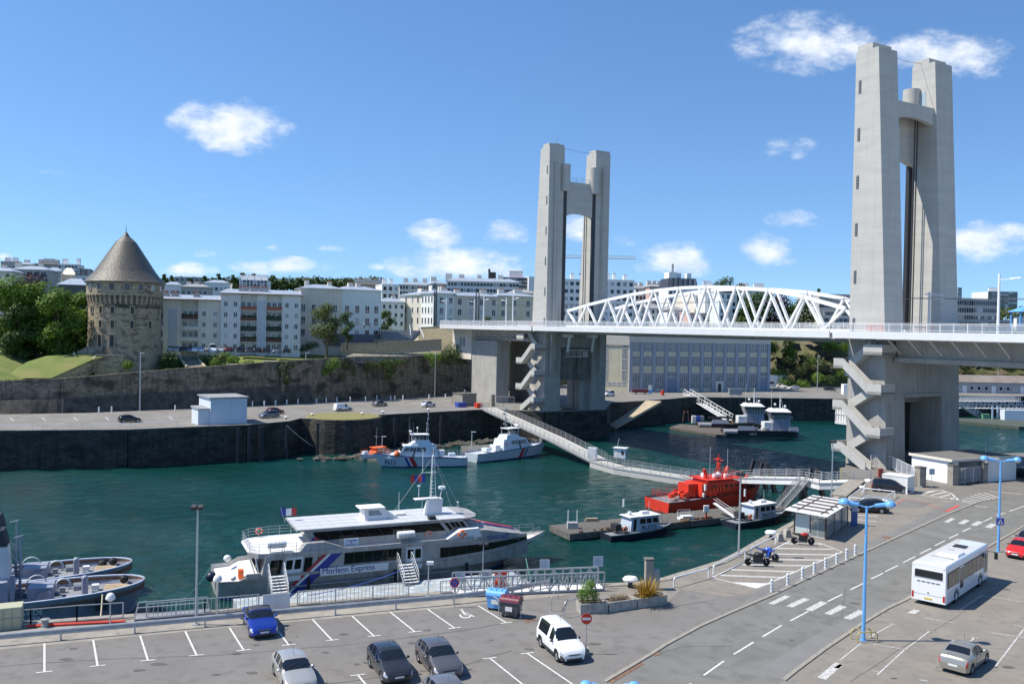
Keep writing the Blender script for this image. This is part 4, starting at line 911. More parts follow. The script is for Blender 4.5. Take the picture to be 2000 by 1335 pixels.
def put_window(par, x, y, z, w_, h, style=0, fm='white', rz=0):
	a, b_ = win_mesh(w_, h, style, fm); o = link('window', a, par); o.location = (x, y, z); o.rotation_euler = (0,0,rz); p = link('pane', b_, o); return o
def span(px0, Y0, px1, Y1, row=630):
	a = Q(px0, row, Y0); b_ = Q(px1, row, Y1); return V((a.x, a.y, 0)), V((b_.x, b_.y, 0))
def bld(name, label, px0, Y0, px1, Y1, rtop, zb, depth, wm, roof='zinc', rows=(), cols=(), win=(1.1,1.5), style=0, fm='white', side=0, srows=(), scols=(), rh=1.3, chim=(), cat='apartment block', eave=.5, band=None, nb='wall'):
	a, b_ = span(px0, Y0, px1, Y1); ln = (b_-a).length; rz = math.atan2(b_.y-a.y, b_.x-a.x); zt = Q(px0, rtop, Y0).z
	t = thing(name, label, cat, (a.x, a.y, zb), rz); H = zt-zb
	wl = MB().box(0, ln, 0, depth, -3, H).build(nb, wm, t)
	if roof == 'flat':
		m = MB(); m.box(-.1, ln+.1, -.1, .25, H, H+.35); m.box(-.1, ln+.1, depth-.25, depth+.1, H, H+.35); m.box(-.1,.25,.25,depth-.25,H,H+.35); m.box(ln-.25,ln+.1,.25,depth-.25,H,H+.35); rf = m.build('roof_parapet', wm, t)
	elif roof == 'mansard':
		m = MB(); m.hexa([(-.2,-.2,H),(ln+.2,-.2,H),(ln+.2,depth+.2,H),(-.2,depth+.2,H)], [(.5,.9,H+rh),(ln-.5,.9,H+rh),(ln-.5,depth-.9,H+rh),(.5,depth-.9,H+rh)]); rf = m.build('roof', mat('navy_slate', (.035,.045,.07), (.055,.065,.09), .7, ns=2), t)
		for x in cols: put_window(t, x*ln, -.05, H+.4, 1.0, rh-.8, 0, fm)
	else:
		m = MB(); m.box(-eave, ln+eave, -eave, depth+eave, H, H+.22)
		m.hexa([(-eave,-eave,H+.22),(ln+eave,-eave,H+.22),(ln+eave,depth+eave,H+.22),(-eave,depth+eave,H+.22)], [(min(4,ln*.3),depth*.45,H+.22+rh),(ln-min(4,ln*.3),depth*.45,H+.22+rh),(ln-min(4,ln*.3),depth*.55,H+.22+rh),(min(4,ln*.3),depth*.55,H+.22+rh)])
		rf = m.build('roof', roof, t)
	for (f, h, wd) in chim:
		m = MB(); m.box(f*ln-wd/2, f*ln+wd/2, depth*.4, depth*.4+1.0, H+.1, H+rh+h); m.build('chimney', 'cream' if roof != 'flat' else 'whitew', rf); ch = LAST[0]
		m = MB(); k = max(1, int(wd/.55)); [m.tube((f*ln-wd/2+(i+.5)*wd/k, depth*.4+.5, H+rh+h), (f*ln-wd/2+(i+.5)*wd/k, depth*.4+.5, H+rh+h+.5), .16, n=6) for i in range(k)]; m.build('chimney_pots', 'brick', ch)
	for r in rows:
		for f in cols: put_window(t, f*ln, 0, r, win[0], win[1], style, fm)
	for r in srows:
		for f in scols: put_window(t, 0, (1-f)*depth, r, win[0], win[1], style, fm, -PI/2)
	if band:
		for z in band: MB().box(-.03, ln+.03, -.04, .0, z, z+.12).build('floor_band', 'palegrey', t)
	return t, ln, H
def loggia_block(name, label, px0, Y0, px1, Y1, rtop, zb, depth, wm, segs, nf, fh, z0, chim):
	"segments (fraction0, fraction1, kind); 'L' is a stack of recessed balconies"
	a, b_ = span(px0, Y0, px1, Y1); ln = (b_-a).length; rz = math.atan2(b_.y-a.y, b_.x-a.x); zt = Q(px0, rtop, Y0).z
	t = thing(name, label, 'apartment block', (a.x, a.y, zb), rz); H = zt-zb
	m = MB()
	for f0, f1, k in segs:
		y = 1.4 if k[0] == 'L' else (.12 if k[0] == 'P' else 0); m.box(f0*ln, f1*ln, y, depth, -2, H)
		if k[0] == 'L':
			m.box(f0*ln-.12, f0*ln+.08, -.15, 1.4, -2, H); m.box(f1*ln-.08, f1*ln+.12, -.15, 1.4, -2, H)
	m.build('wall', wm, t)
	rnd = random.Random(px0)
	for f0, f1, k in segs:
		x0, x1 = f0*ln, f1*ln
		for i in range(nf):
			z = z0+i*fh
			if k[0] == 'L':
				par = k[1+i] if len(k) > 1+i else 'b'
				if par != '.':
					s_ = MB().box(x0+.08, x1-.08, -.2, 1.4, z-.25, z-.05).build('balcony', 'palegrey', t)
					mt = {'b': 'balcony_brown', 'w': 'whitew', 'd': 'balcony_dark', 'r': 'brick', 'y': 'cream'}[par]
					MB().box(x0+.08, x1-.08, -.26, -.21, z-.1, z+.85).build('parapet', M[mt] if mt in M else mat(mt, (.13,.06,.045) if par == 'b' else (.04,.05,.045), None, .7), s_)
					if par in 'bd':
						m = MB()
						for q_ in range(40): xx = rnd.uniform(x0+.2, x1-.2); m.cb((xx, rnd.uniform(-.3,0), z+.85+rnd.uniform(0,.35)), (.3,.3,.3), rnd.random()*3)
						m.build('flower_boxes', 'leaf2', s_)
				w_ = (x1-x0)/3.2
				for q_ in range(3): put_window(t, x0+(q_+.5)*(x1-x0)/3, 1.4, z+(.0 if q_ == 1 else .6), w_*.8, 2.15-(0 if q_ == 1 else .6), 0)
			elif k[0] == 'W':
				n = int(k[1]); [put_window(t, x0+(q_+.5)*(x1-x0)/n, 0, z+.75, 1.05, 1.35, 0) for q_ in range(n)]
			elif k[0] == 'P':
				MB().box(x0+.1, x1-.1, .05, .119, z-.2, z+fh-.35).build('panel', mat('stair_panel', (.50,.53,.57), None, .5), t)
	for i in range(nf+1):
		for f0, f1, k in segs:
			if k[0] == 'W': MB().box(f0*ln+.02, f1*ln-.02, -.05, -.001, z0+i*fh-.3, z0+i*fh-.16).build('floor_band', 'palegrey', t)
	m = MB(); m.box(-.5, ln+.5, -.7, depth+.5, H, H+.22); m.hexa([(-.5,-.7,H+.22),(ln+.5,-.7,H+.22),(ln+.5,depth+.5,H+.22),(-.5,depth+.5,H+.22)], [(1,depth*.5,H+1.5),(ln-1,depth*.5,H+1.5),(ln-1,depth*.55,H+1.5),(1,depth*.55,H+1.5)]); rf = m.build('roof', 'zinc', t)
	MB().box(-.52, ln+.52, -.74, -.701, H-.05, H+.2).build('gutter', mat('copper_gutter', (.3,.12,.07), None, .6), rf)
	for f, wd in chim:
		m = MB(); m.box(f*ln-wd/2, f*ln+wd/2, 2.5, 3.6, H, H+1.9); m.build('chimney', 'greyw', rf); ch = LAST[0]
		m = MB(); [m.tube((f*ln-wd/2+(i+.5)*.5, 3.05, H+1.9), (f*ln-wd/2+(i+.5)*.5, 3.05, H+2.5), .17, n=6) for i in range(int(wd/.5))]; m.build('chimney_pots', 'brick', ch)
	return t
loggia_block('apartment_building', 'lower cream apartment block with recessed balconies, directly right of the round tower', 302, 236, 431, 239, 584, 18.6, 11, 'cream',
  [(0,.13,'Lbywby'),(.13,.20,'W0'),(.20,.335,'P'),(.335,.40,'W0'),(.40,.66,'Lwyybd'),(.66,1,'W2')], 4, 2.85, .55, [(.12,2.2),(.27,1.8),(.6,1.6)])
loggia_block('apartment_building', 'taller cream apartment block with two stacks of dark balconies behind the lawn', 431, 238, 587, 243, 573, 18.6, 11, 'palegrey',
  [(0,.24,'W2'),(.24,.45,'L.bdbr'),(.45,.56,'P'),(.56,.765,'L.bddr'),(.765,1,'W2')], 5, 2.85, .5, [(.27,2.6),(.40,2.0),(.52,2.6)])
bld('apartment_building', 'long beige block with tall windows and a pale zinc roof behind the lone tree', 586, 252, 668, 256, 563, 18.6, 12, 'beigew', rows=(4.8,8.3,11.8), cols=(.07,.32,.57,.83), win=(1.25,2.2), style=2, chim=((.2,1.2,1.2),(.75,1.0,1.2)), fm='white')
bld('apartment_building', 'pale green block with tall windows above a dark shopfront, right of the beige block', 668, 256.2, 744, 262, 566, 18.6, 12, 'palegreen', rows=(4.8,8.3,11.8), cols=(.12,.38,.64,.87), win=(1.35,2.2), style=2, chim=((.35,1.0,1.6),(.55,1.0,1.4)))
a, b_ = span(640, 253.6, 744, 261.6); m = MB(); m.box(0,(b_-a).length,-.25,0,0,3.3); o = m.build('shopfront', mat('slate_blue_shopfront', (.10,.12,.16), None, .5)); o.location = (a.x,a.y,21); o.rotation_euler = (0,0,math.atan2(b_.y-a.y,b_.x-a.x)); tag(o, 'dark blue-grey shopfront band along the foot of the beige and pale green blocks', 'shopfront')
# white and cream blocks between the terrace and the bridge
bld('apartment_building', 'narrow grey-cream facade with three columns of slit windows beside the bright white one', 780, 306, 822, 298, 577, 24.5, 12, 'beigew', 'zinc', rows=(3.4,6.9,10.4), cols=(.3,.6,.85), win=(.9,2.0), style=1, chim=((.4,1.2,2),), fm='white')
bld('apartment_building', 'bright white facade with four columns of slit windows next to the dark poles', 822, 298, 846, 292.5, 574, 24.5, 12, 'whitew', 'zinc', rows=(3.4,6.9,10.4), cols=(.12,.37,.62,.87), win=(.85,2.0), style=1, chim=((.5,1.3,1.6),))
bld('apartment_building', 'pale blue-white facade with two columns of tall windows right of the dark poles', 846, 292.4, 887, 295, 573, 24.5, 12, 'palegreen', 'zinc', rows=(3.2,6.6,10.1), cols=(.38,.82), win=(1.3,2.1), style=2, chim=((.6,1.2,2.4),))
bld('apartment_building', 'cream facade with broad windows and shadowed lower wall, left of the tower-side block', 887, 295.2, 972, 300, 578, 24.5, 12, 'beigew', 'zinc', rows=(3.0,6.4,9.8), cols=(.12,.38,.62,.9), win=(1.35,2.1), style=0, chim=((.15,1.0,2),(.75,1.2,2.4)), eave=.6)
bld('apartment_building', 'yellowish cream block half hidden by the left pylon of the smaller tower', 972, 300.2, 1047, 305, 578, 24.5, 12, 'yellow', 'zinc', rows=(3.0,6.4,9.8), cols=(.13,.42,.78), win=(1.35,2.1), style=0, chim=((.2,1.2,2.2),(.65,1.3,3)))
# blocks farther up the hill
def mid(label, px0, px1, Y, rtop, rbot, wm, nr=3, nc=8, roof='flat', win=(1.4,1.4), chim=(), cat='apartment block', Y1=None, side=0, depth=14, style=1, fm='white', rh=1.5):
	zb = Q((px0+px1)/2, rbot, Y).z; H = Q(px0, rtop, Y).z-zb; rows = [H*(i+.28)/nr for i in range(nr)]
	return bld('apartment_building' if cat == 'apartment block' else 'house', label, px0, Y, px1, Y1 or Y+2, rtop, zb, depth, wm, roof, rows=rows, cols=[(i+.5)/nc for i in range(nc)], win=win, chim=chim, cat=cat, style=style, fm=fm, rh=rh)
mid('white gabled block with sparse windows above the small conifer', 745, 778, 330, 556, 600, 'whitew', 3, 3, win=(1.3,1.5), chim=((.3,.9,1.5),(.7,.9,1.5)))
mid('long pale block with many chimneys on its roof, on the hill behind the cream blocks', 779, 842, 385, 556, 590, 'cream', 3, 11, 'zinc', win=(1.2,1.5), chim=((.2,1.5,2),(.5,1.5,2),(.8,1.5,2)))
mid('grey-white corner block just right of the long pale one on the hill', 842, 872, 380, 554, 590, 'palegrey', 3, 3, 'zinc', win=(1.4,1.6), chim=((.3,1.5,2.5),))
mid('long white slab with projecting bays stretching behind the roofs towards the tower', 872, 1012, 400, 549, 585, 'whitew', 3, 22, 'zinc', win=(1.4,1.5), chim=((.02,1.7,3),(.2,1.5,2.5),(.45,1.5,2),(.75,1.5,2.5)), rh=1.8)
mid('pink and white tower block with stacked balconies left of the smaller tower', 981, 1056, 520, 542, 585, 'pink', 6, 8, 'flat', win=(3.6,1.6), chim=((.35,2.6,8),), depth=10)
mid('white end wall of the pink tower block', 1031, 1052, 519, 541, 590, 'whitew', 1, 1, 'flat', win=(.8,.8), depth=8)
mid('tall white block with paired windows seen through the smaller tower', 1099, 1176, 332, 546, 636, 'whitew', 6, 7, 'flat', win=(1.5,1.5), chim=((.3,1.0,1.5),), depth=14)
mid('tall white block with balconies just right of the smaller tower', 1176, 1237, 333.5, 547, 636, 'whitew', 6, 5, 'flat', win=(1.5,1.5), chim=((.3,1.0,1.2),(.5,1.2,1.2),(.85,.9,1.5)), depth=14)
p = Q(961, 550, 430); t = thing('brick_stack', 'slim dark industrial chimney above the long white slab', 'chimney', (p.x, p.y, p.z-3)); MB().box(-1.8,1.8,-1.8,1.8,-4,7.5).build('shaft', mat('dark_brick', (.10,.075,.06), None, .9), t); MB().box(-1.9,-.9,-1.9,1.9,7.5,9).build('flue', M['dark_brick'] if 'dark_brick' in M else MATS['dark_brick'], t)
# town seen through and behind the truss
mid('grey-roofed terrace of small houses left of the tall mansard block', 1240, 1268, 430, 563, 600, 'palegrey', 3, 4, 'roofgrey', win=(1.5,1.6), chim=((.3,1.5,2),(.7,1.5,2)))
mid('row of rose-coloured upper facades left of the tall mansard block', 1268, 1302, 425, 560, 600, 'pink', 3, 4, 'roofgrey', win=(1.4,1.6), chim=((.2,1.5,2),(.5,1.5,2),(.8,1.5,2)))
t_, l_, h_ = mid('tall white block with a dark mansard and roof boxes rising above the truss', 1304, 1361, 400, 562, 630, 'whitew', 4, 6, 'mansard', win=(1.5,1.7), rh=4.5); m = MB(); m.box(.5,l_*.3,1,8,h_-.5,h_+7.2); m.build('end_wall', 'whitew', t_); m = MB(); m.box(l_*.34,l_*.5,3,6,h_+4,h_+7); m.box(l_*.7,l_*.85,3,6,h_+4,h_+7); m.build('roof_plant', 'whitew', t_); m = MB(); m.tube((l_*.2,3,h_+7),(l_*.2,3,h_+11),.5); m.build('vent_pipe', 'steel', t_)
mid('low pale houses behind the left half of the truss', 1240, 1300, 345, 602, 642, 'palegreen', 3, 6, 'roofgrey', win=(1.2,1.6), chim=((.5,1,1.5),), rh=2.2)
mid('cream gabled house beside the blank white gable behind the truss', 1356, 1376, 350, 577, 640, 'cream', 4, 2, 'flat', win=(1.1,1.4))
mid('blank white gable wall standing behind the middle of the truss', 1376, 1404, 345, 572, 640, 'whitew', 0, 0, 'flat', chim=((.3,1,2),))
mid('pink low house with a white window surround behind the middle of the truss', 1346, 1385, 330, 612, 642, 'pink', 2, 2, 'flat', win=(1.1,1.2))
mid('small white roofed cottage row behind the truss, left of the pink house', 1303, 1345, 338, 606, 642, 'whitew', 2, 4, 'roofgrey', win=(1.0,1.4), rh=1.5)
mid('blue-shaded white block with two columns of tall windows behind the truss', 1404, 1438, 338, 573, 642, 'palegreen', 5, 3, 'flat', win=(1.3,1.7))
mid('distant white houses on the ridge beyond the crown of the truss', 1380, 1440, 520, 560, 575, 'whitew', 1, 5, 'flat', win=(1.5,1.5), chim=((.1,1.8,5),))
mid('pale flat-roofed houses on the ridge right of the ridge-top tree', 1440, 1500, 500, 563, 578, 'cream', 1, 4, 'flat', win=(1.5,1.5), chim=((.3,1.5,6),(.8,1.5,6)))
mid('grey concrete office block rising behind the right end of the truss', 1600, 1668, 355, 575, 620, 'greyw', 3, 6, 'flat', win=(3.0,1.4), depth=20, fm='galv')
mid('cream office wing with window bands below the grey office block', 1600, 1665, 350, 618, 645, 'cream', 2, 7, 'flat', win=(2.2,1.5), depth=16)
mid('long grey office block with three window bands right of the large tower', 1866, 1948, 372, 584, 628, 'greyw', 3, 18, 'flat', win=(1.9,1.7), depth=20, fm='galv')
mid('low grey annex below the long office block', 1866, 1985, 366, 624, 640, 'greyw', 1, 15, 'flat', win=(2.0,1.5), depth=12, fm='galv')
mid('distant white tower block behind the white lamp mast', 1929, 1985, 700, 570, 606, 'whitew', 9, 7, 'flat', win=(4.2,1.9), depth=22, chim=((.4,2.0,7),))
mid('sliver of a distant blue tower beside the large concrete pylon', 1869, 1877, 650, 562, 600, 'bluegrey', 5, 1, 'flat', win=(2,2), depth=10)
# left-hand houses above the trees
mid('yellow-grey house end with a blue balcony at the far left edge', -30, 22, 300, 529, 600, 'beigew', 4, 3, 'zinc', win=(1.3,1.6), chim=((.5,1,2),))
mid('long grey block with dark balconies at the left edge above the trees', 22, 91, 318, 526, 600, 'greyw', 4, 5, 'zinc', win=(2.2,1.9), chim=((.0,1.3,2),(.65,1.3,1.5)))
mid('cream four-storey house with regular windows behind the copper beech', 91, 118, 330, 529, 600, 'cream', 4, 3, 'zinc', win=(1.2,1.8))
mid('dark ridge-top roof at the far left skyline', 0, 36, 480, 511, 530, 'greyw', 1, 5, 'flat', win=(1.5,1.5), chim=((.2,1,3),(.6,1,3)))
mid('low cream roof with a chimney on the left skyline', 36, 60, 470, 516, 530, 'cream', 1, 3, 'zinc', win=(1.5,1.5), chim=((.5,1,3),))
mid('long dark slate roof in the middle of the left skyline', 62, 112, 500, 516, 532, 'greyw', 1, 6, 'slate', win=(1.5,1.5), chim=((.2,1.5,3),(.5,2,6),(.8,1.5,3)))
mid('white flat-roofed building with an aerial on the left skyline', 112, 150, 470, 516, 545, 'whitew', 3, 6, 'flat', win=(1.5,1.5), chim=((.2,1.5,3),(.9,2,2)))
mid('cream gabled house with a pale roof just left of the slate cone', 120, 146, 345, 537, 600, 'cream', 3, 3, 'cream', win=(1.2,1.4), rh=3)
mid('white house with a navy mansard beside the slate cone', 146, 178, 340, 537, 610, 'whitew', 4, 3, 'mansard', win=(1.2,1.5), rh=2.6, chim=())
mid('dark grey gable end with a shallow roof peeping over the trees', 113, 165, 285, 556, 600, mat('charcoal_render', (.10,.11,.13), None, .9), 0, 0, 'zinc', rh=2.2)
# skyline houses between the round tower and the truss
mid('pale flat block among trees on the ridge right of the round tower', 340, 398, 640, 541, 552, 'greyw', 1, 6, 'flat', win=(2,2))
mid('white stepped block on the wooded ridge above the cream block', 466, 521, 430, 547, 575, 'whitew', 4, 8, 'flat', win=(1.4,1.5), chim=((.1,1.2,3),(.35,1.2,3),(.6,1.2,3),(.85,1.2,3)))
mid('low white-roofed house right of the slate cone, below the ridge', 320, 352, 400, 556, 580, 'whitew', 1, 3, 'zinc', win=(1.5,1.5))
mid('grey hip-roofed houses on the slope behind the cream block roofs', 352, 405, 380, 560, 580, 'greyw', 1, 5, 'roofgrey', win=(1.5,1.5), chim=((.5,1,2),(.2,1,2)))
mid('white flat roofs on the slope left of the stepped block', 398, 445, 420, 552, 572, 'whitew', 1, 5, 'zinc', win=(1.5,1.5))
mid('row of brown chimneyed roofs on the skyline above the pale green block', 690, 748, 430, 556, 575, 'pink', 1, 6, 'slate', win=(1.5,1.5), chim=((.1,1.5,3),(.3,1.5,3),(.5,1.5,3),(.7,1.5,3),(.9,1.5,3)))
mid('white blank-walled house stepping down beside the small conifer', 744, 790, 300, 590, 640, 'whitew', 3, 4, 'zinc', win=(1.0,1.4), chim=((.6,1,1.5),))
mid('pale pink corner house left of the slit-window facade', 770, 784, 304, 603, 640, 'pink', 2, 2, 'flat', win=(1.0,1.6))
mid('long beige slab low on the skyline behind the cream tower-side block', 1000, 1047, 340, 572, 600, 'cream', 1, 4, 'roofgrey', win=(1.3,1.3))
# ------------------------------------------------------------ the workshop building under the bridge
a = P(1228, 765, 7); b_ = P(1503, 763, 7); ln = (b_-a).length; rz = math.atan2(b_.y-a.y, b_.x-a.x)
t = thing('workshop_building', 'long three-storey workshop with blue-grey piers and big gridded windows beneath the truss', 'workshop', a, rz); H = Q(1500, 661, b_.y).z-7
MB().box(0, ln, .35, 18, -1, H).build('wall', 'yellow', t); MB().box(-.3, ln+.3, -.3, 18.3, H, H+.3).build('roof', 'roofgrey', t)
MB().box(0, ln, .0, .35, H-1.9, H).build('frieze', 'beigew', t)
nb = 12; xs = [ln*(i)/nb for i in range(nb+1)]
pm = MB().box(-.55,.55,-.1,.36,0,H-1.9).mesh('pier', 'bluegrey')
for i in range(nb+1): o = link('pier', pm, t); o.location = (min(max(xs[i], .55), ln-.55), 0, 0)
bw = ln/nb-1.1; rr_ = [(H-4.9, 2.9), (H-9.7, 3.2), (1.1, 5.1)]
for i in range(nb):
	cx = (xs[i]+xs[i+1])/2
	for j, (z, h) in enumerate(rr_):
		if j == 2 and i in (3, 11):
			MB().box(cx-bw/2, cx+bw/2, .1, .34, 0, 4.6).build('roller_door', mat('grey_blue_door', (.22,.26,.33), None, .6), t); put_window(t, cx, .34, 5.0, bw, 1.6, 3, 'palegrey'); continue
		put_window(t, cx, .34, z, bw-.15, h, 3, 'palegrey')
MB().box(xs[7]+.7, xs[8]-.7, -.35, .3, 0, 3.4).build('door_surround', 'cream', t); MB().box(xs[7]+1.7, xs[8]-1.7, -.4, -.3, 0, 2.6).build('door', 'dark', t)
a2 = P(1175, 763, 7); ln2 = (a-a2).length+.0; t = thing('workshop_annex', 'plain pale yellow stair block at the left end of the workshop', 'workshop', (a2.x,a2.y,7), math.atan2(a.y-a2.y, a.x-a2.x)); MB().box(0,ln2-.05,.2,18,-1,H).build('wall', 'yellow', t)
for (f0, f1) in ((.08,.22),(.72,.92)):
	for k in range(4): put_window(t, (f0+f1)/2*ln2, .2, 3.6+k*3.6, (f1-f0)*ln2, 3.2, 3, 'palegrey')
for k in range(5): put_window(t, (.1+k*.18)*ln2, .2, 2.2, 1.3, .9, 3, 'palegrey')
MB().box(.5,ln2-.1,-.05,.2,H-3,H).build('frieze', 'beigew', t)
# white shed on the far quay, utility cabinet, small white hut
a, b_, c_ = P(411,829,7), P(482,826,7), P(372,824,7)
rz = math.atan2(b_.y-a.y, b_.x-a.x); ln = (b_-a).length; H = Q(411,778,a.y).z-7
t = thing('white_shed', 'white cubic metal shed with a flat grey roof on the far quay', 'shed', a, rz); MB().box(0,ln,0,8.6,0,H).build('wall', mat('white_cladding', (.62,.67,.73), (.68,.72,.77), .5, ns=.4), t); MB().box(-.35,ln+.35,-.35,8.9,H,H+.22).build('roof', 'roofgrey', t)
m = MB(); [m.box(x,x+.08,-.03,.0,0.1,H) for x in (.1,ln*.56,ln*.92)]; m.box(ln*.56+.08,ln*.92,-.025,0,H-1.1,H-1.0); m.build('door_panels', 'palegrey', t)
t = thing('white_annex', 'small white annex with a grey roof leaning against the white shed', 'shed', P(389,829.5,7), rz+.02); MB().box(-.2,2.1,.1,4.6,0,Q(389,798,a.y).z-7).build('wall', 'white_cladding' if 'white_cladding' in M else MATS['white_cladding'], t); h_ = Q(389,798,a.y).z-7; MB().hexa([(-.4,-.1,h_),(2.2,-.1,h_),(2.2,4.8,h_),(-.4,4.8,h_)],[(-.4,-.1,h_+.1),(2.2,-.1,h_+.1),(2.2,4.8,h_+.35),(-.4,4.8,h_+.35)]).build('roof', 'roofgrey', t)
p = P(595,786,7); t = thing('utility_cabinet', 'tall white utility cabinet against the far rampart beside a lamp pole', 'cabinet', (p.x,p.y+.8,7)); MB().box(-.9,.9,0,1.2,0,2.5).build('body', 'whitew', t); MB().box(-1.0,1.0,-.1,1.3,2.5,2.65).build('roof', 'palegrey', t); MB().box(-.75,-.05,-.04,0,.15,2.35).build('door', 'palegrey', t); MB().box(.05,.75,-.04,0,.15,2.35).build('door', 'palegrey', t)
mid('small white flat-roofed hut right of the workshop below the green slope', 1500, 1540, 335, 734, 756, 'whitew', 1, 2, 'flat', win=(2.2,1.0), cat='hut', depth=6)
p = P(1656, 770, 7); t = thing('white_kiosk', 'small white kiosk on the far quay just left of the large tower', 'kiosk', p, 0); MB().box(-1.4,1.4,0,2.5,0,3.4).build('body', 'whitew', t); MB().box(-.5,.5,-.05,0,0.1,2.2).build('door', 'palegrey', t)
# long shed far right
a = P(1850, 766, 7); b_ = P(2080, 770, 7); ln = (b_-a).length; t = thing('long_shed', 'long low grey shed with a brown roof beyond the jetty at the right', 'shed', a, math.atan2(b_.y-a.y,b_.x-a.x)); H = 3.9
MB().box(0,ln,0,9,0,H).build('wall', 'greyw', t); MB().hexa([(-.4,-.5,H),(ln,-.5,H),(ln,9.5,H),(-.4,9.5,H)],[(-.4,4.2,H+2.4),(ln,4.2,H+2.4),(ln,4.6,H+2.4),(-.4,4.6,H+2.4)]).build('roof', mat('brown_roof', (.20,.165,.14), (.27,.23,.2), .9, ns=.3), t)
for k in range(16):
	if k % 4 == 1: MB().box(0,1.5,-.06,0,0,2.6).build('door', 'whitew', t); LAST[0].location = (3+k*2.7, 0, 0)
	else: put_window(t, 3.7+k*2.7, 0, 1.1, 1.3, 1.3, 1)
# ------------------------------------------------------------ boats
def hull(par, L_, B, sheer, name='hull', rnd=False, mt='hullgrey', deck='deckgrey', full=.5, bul=.0, rake=1.2, wl=None, wlc='dark', stern=.85, flare=.8, ns=22, mts=None, lin=None):
	"lofted hull, bow towards +x; sheer(s) is the rail height at s = 0 stern .. 1 bow; bul = bulwark height above the deck"
	def half(s):
		e = 1-max(0, (s-full)/(1-full))**2.2
		if rnd: e = max(0, 1-max(0, (s-full)/(1-full))**2.4)**.5
		if s < .12: e *= stern+(1-stern)*(s/.12)
		return max(.015, B/2*e)
	rings = []; ring2 = []; rail = []
	for i in range(ns+1):
		s = i/ns if not rnd else math.sin(i/ns*PI/2); b_ = half(s); zr = sheer(s); x0 = -L_/2+s*L_; rk = rake*max(0, (s-.6)/.4)**1.5
		bw = b_*(flare-.25*s**3); xw = x0-rk
		R_ = [(xw-.0, bw*.7, -.9), (xw, bw, -.05), (xw, bw*1.0, .16), (x0-rk*.4, bw+(b_-bw)*.55, zr*.55), (x0, b_, zr)]
		rings.append([(p[0], p[1], p[2]) for p in R_]+[(p[0], -p[1], p[2]) for p in reversed(R_)])
		ring2.append((x0, b_, zr))
	mb = MB(); K = 10; vs = [p for r in rings for p in r]
	for i in range(ns):
		for j in range(K-1):
			if j == 4: continue
			mi = 1 if j in (0,1,7,8) else 0
			mb.add([], []);
			mb.f.append((i*K+j, i*K+j+1, (i+1)*K+j+1, (i+1)*K+j)); mb.m.append(mi)
	mb.v = vs
	mb.f.append(tuple(range(K))); mb.m.append(0)
	o = mb.build(name, [mt, wlc], par, smooth=True)
	d = MB(); dp = [(x, y*.985, z-bul-.03) for x, y, z in ring2]
	n = len(dp); d.add([p for p in dp]+[(x, -y, z) for x, y, z in dp], [(i, i+1, n+i+1, n+i) for i in range(n-1)])
	if lin: d.build('deck', deck, par); d = MB()
	if bul > .1:
		q_ = [(x-.0, max(.01, y-.14), z) for x, y, z in ring2]
		for sg in (1, -1): d.add([(x, sg*y, z) for x, y, z in q_]+[(x, sg*y, z-bul-.03) for x, y, z in q_], [(i, i+1, n+i+1, n+i) for i in range(n-1)])
	d.build('bulwark_lining' if lin else 'deck', lin or deck, par)
	r = MB()
	for sg in (1, -1): r.loft([[(x, sg*(y+.05), z-.06), (x, sg*(y+.05), z+.05), (x, sg*max(0, y-.16), z+.05), (x, sg*max(0, y-.16), z-.06)] for x, y, z in ring2])
	r.build('gunwale', M['white'] if mts is None else mts, par)
	return half, sheer
def vquad(o, u, v, du, dv, n_, d=.03, par=None, name='window', mt='glass'):
	"thin panel: origin o, spanned by u and v vectors"
	o, u, v, n_ = V(o), V(u), V(v), V(n_); a = o+n_*d
	return MB().plate([a, a+u, a+u+v, a+v], n_*-.06).build(name, mt, par)
def face_panel(q, u0, u1, v0, v1, name, mt, par, out=.025, th=.05):
	"panel on the quad q = (bottom-left, bottom-right, top-right, top-left)"
	q = [V(p) for p in q]; f = lambda u, v: (q[0]*(1-u)+q[1]*u)*(1-v)+(q[3]*(1-u)+q[2]*u)*v
	n_ = (q[1]-q[0]).cross(q[3]-q[0]).normalized()
	return MB().plate([f(u0,v0)+n_*out, f(u1,v0)+n_*out, f(u1,v1)+n_*out, f(u0,v1)+n_*out], n_*-th).build(name, mt, par)
def house(par, x0, x1, w0, z0, X0, X1, w1, z1, name='cabin', mt='boatwhite'):
	MB().frust(x0, x1, w0, z0, X0, X1, w1, z1).build(name, mt, par); o = LAST[0]
	return dict(o=o, r=((x0,-w0,z0),(x1,-w0,z0),(X1,-w1,z1),(X0,-w1,z1)), l=((x1,w0,z0),(x0,w0,z0),(X0,w1,z1),(X1,w1,z1)), f=((x1,-w0,z0),(x1,w0,z0),(X1,w1,z1),(X1,-w1,z1)), b=((x0,w0,z0),(x0,-w0,z0),(X0,-w1,z1),(X0,w1,z1)))
def side_text(par, body, q, u, v, size, mt, sx=1, bold=0):
	q = [V(p) for p in q]; f = (q[0]*(1-u)+q[1]*u)*(1-v)+(q[3]*(1-u)+q[2]*u)*v; n_ = (q[1]-q[0]).cross(q[3]-q[0]).normalized()
	return text('lettering', body, size, frame3(f+n_*.035, q[1]-q[0], q[3]-q[0]), mt, par, .006, sx=sx, bold=bold)
